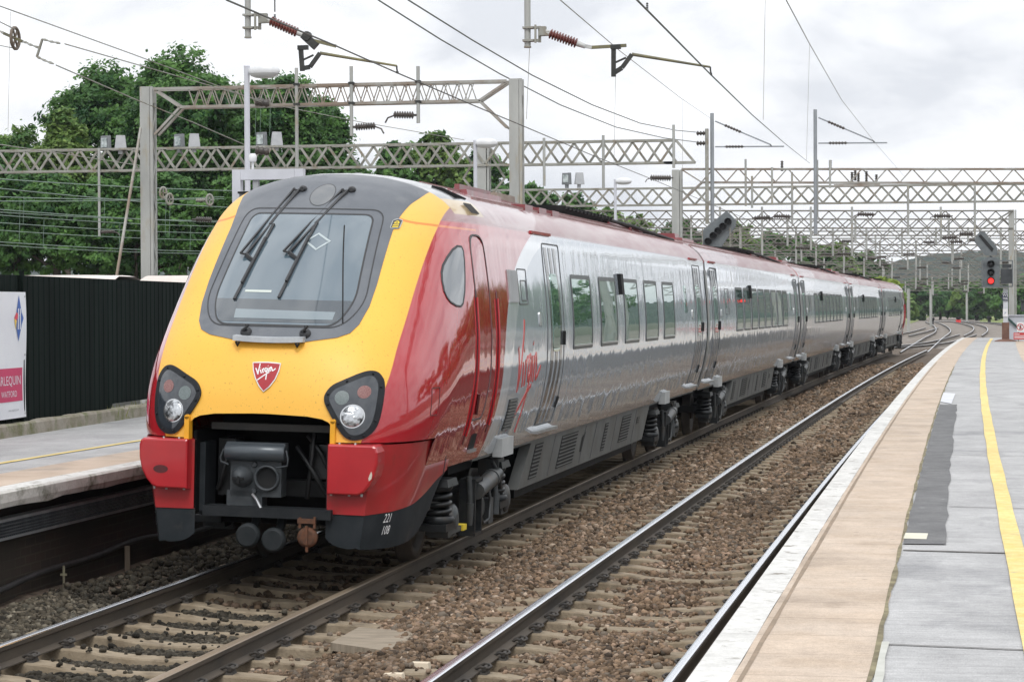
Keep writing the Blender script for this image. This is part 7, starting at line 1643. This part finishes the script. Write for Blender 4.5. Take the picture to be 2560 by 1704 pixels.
tree(815, 116, 250, 700, 230, 'green tree sloping down towards the right above the train nose', LM1, 4, 40000, .13, nb=26)
tree(165, 104, 270, 700, 200, 'lighter green tree with a sunlit edge left of the tallest trees', LM2, 5, 30000, .12, nb=22)
tree(55, 106, 312, 705, 290, 'loose pale green tree with sky showing through at the left edge', LM2, 6, 20000, .125, nb=26)
tree(-20, 100, 335, 705, 210, 'dark tree cut by the left edge of the picture', LM1, 7, 18000, .125, nb=20)
for i, (px, wd) in enumerate(((40, 300), (250, 300), (430, 280), (620, 260), (140, 260), (340, 260))):
    tree(px, 92, 430+10*(i % 2), 720, wd, ['low dark shrub under the pale tree at the left edge', 'low dark shrub left of the grey lattice post', 'low dark shrub right of the grey lattice post', 'low dark shrub behind the yellow train nose', 'low shrub filling the gap left of the stay rod', 'low shrub right behind the stay rod'][i], LM1, 20+i, 26000, .115, nb=20, group='shrubs behind the left hand tracks')
tree(1000, 150, 346, 640, 180, 'mid green tree left of the second lamp head', LM1, 30, 9000, .22); tree(1090, 152, 332, 640, 220, 'rounded mid green tree topped beside the second lamp', LM2, 31, 11000, .22); tree(1205, 156, 372, 640, 200, 'mid green tree behind the second lamp post', LM1, 32, 9000, .22)
tree(1060, 138, 500, 640, 230, 'bright yellow green bush low under the long girder', LM3, 33, 8000, .19); tree(900, 140, 420, 640, 200, 'dark green bush right behind the windscreen top', LM1, 34, 8000, .2)
tree(1330, 190, 455, 680, 190, 'dark green tree right of the right lattice post', LM1, 35, 9000, .26); tree(1440, 200, 488, 690, 170, 'dark green tree under the third girder', LM1, 36, 9000, .27); tree(1520, 215, 520, 700, 150, 'small green tree left of the third lamp post', LM2, 37, 7000, .28)
tree(1600, 225, 540, 700, 170, 'green tree right of the third lamp post', LM2, 38, 7000, .3); tree(1700, 240, 545, 720, 170, 'green tree behind the mid picture post', LM1, 39, 7000, .3); tree(1830, 255, 552, 720, 170, 'light green tree right of the slanted signal board', LM2, 40, 8000, .32)
tree(1925, 270, 580, 730, 150, 'dark green tree past the slanted signal board', LM1, 41, 7000, .34); tree(2010, 285, 596, 740, 150, 'dark green pointed tree above the third car', LM1, 42, 8000, .34); tree(2085, 300, 606, 760, 150, 'tall green tree above the fourth car', LM2, 43, 8000, .36); tree(2165, 330, 630, 780, 140, 'green tree above the rearmost car', LM1, 44, 7000, .38); tree(2205, 250, 690, 790, 110, 'bright yellow green bush just above the tail of the train', LM3, 45, 5000, .3)
for i, (px, top, wd, m, Y) in enumerate(((2255, 728, 110, LM2, 420), (2300, 700, 130, LM1, 450), (2350, 712, 140, LM1, 470), (2395, 708, 150, LM1, 480), (2445, 704, 140, LM2, 460), (2490, 698, 150, LM1, 440), (2545, 712, 120, LM1, 430), (2600, 705, 140, LM1, 430), (2275, 704, 190, LM1, 600), (2380, 696, 210, LM1, 610), (2470, 692, 200, LM2, 620), (2560, 690, 200, LM1, 600))):
    tree(px, Y, top, 808, wd, 'distant %s tree behind the junction, %s from the tail of the train' % (['pale', 'dark', 'dark', 'dark', 'light', 'dark', 'dark', 'dark', 'tall', 'tall', 'tall', 'tall'][i], ['first', 'second', 'third', 'fourth', 'fifth', 'sixth', 'seventh', 'eighth', 'one row behind, first', 'one row behind, second', 'one row behind, third', 'one row behind, fourth'][i]), m, 60+i, 6000, .5, nb=12, group='distant trees behind the junction')
# verge of the junction
for pts, nm in (([(2265, 812), (2300, 800), (2330, 790), (2300, 786), (2262, 790)], 'left'), ([(2450, 806), (2600, 812), (2600, 785), (2450, 788)], 'right')):
    mb = MB(); mb.add([atz(px, py, -.38) for px, py in pts], [tuple(range(len(pts)))]); struct(mb.build('verge', mat('verge_green', (.12, .17, .045), (.25, .28, .09), rough=1, scale=.4, detail=8), recalc=False))
# woodland to the right of the line, mirrored in the train's windows
for i, (x, y, h) in enumerate(((24, 62, 6.5), (26, 96, 7.5), (28, 134, 8.5), (31, 178, 9.5))):
    t = thing('tree', ['broad green tree right of the platform, nearest', 'broad green tree right of the platform, second away', 'broad green tree right of the platform, third away', 'broad green tree right of the platform, farthest'][i], 'tree', (x, y, -.5), group='trees right of the platform'); r = random.Random(90+i)
    bl = [(r.uniform(-4, 4), r.uniform(-19, 19), h*r.uniform(.35, .85), h*.28, h*.3, h*.2) for _ in range(22)]; crown_mesh(bl, 9000, .3, LM1, 90+i, t); mb = MB(); mb.tube([(0, 0, 0), (0, 0, h*.7)], [.3, .1], 8); mb.build('trunk', M_bark, t)
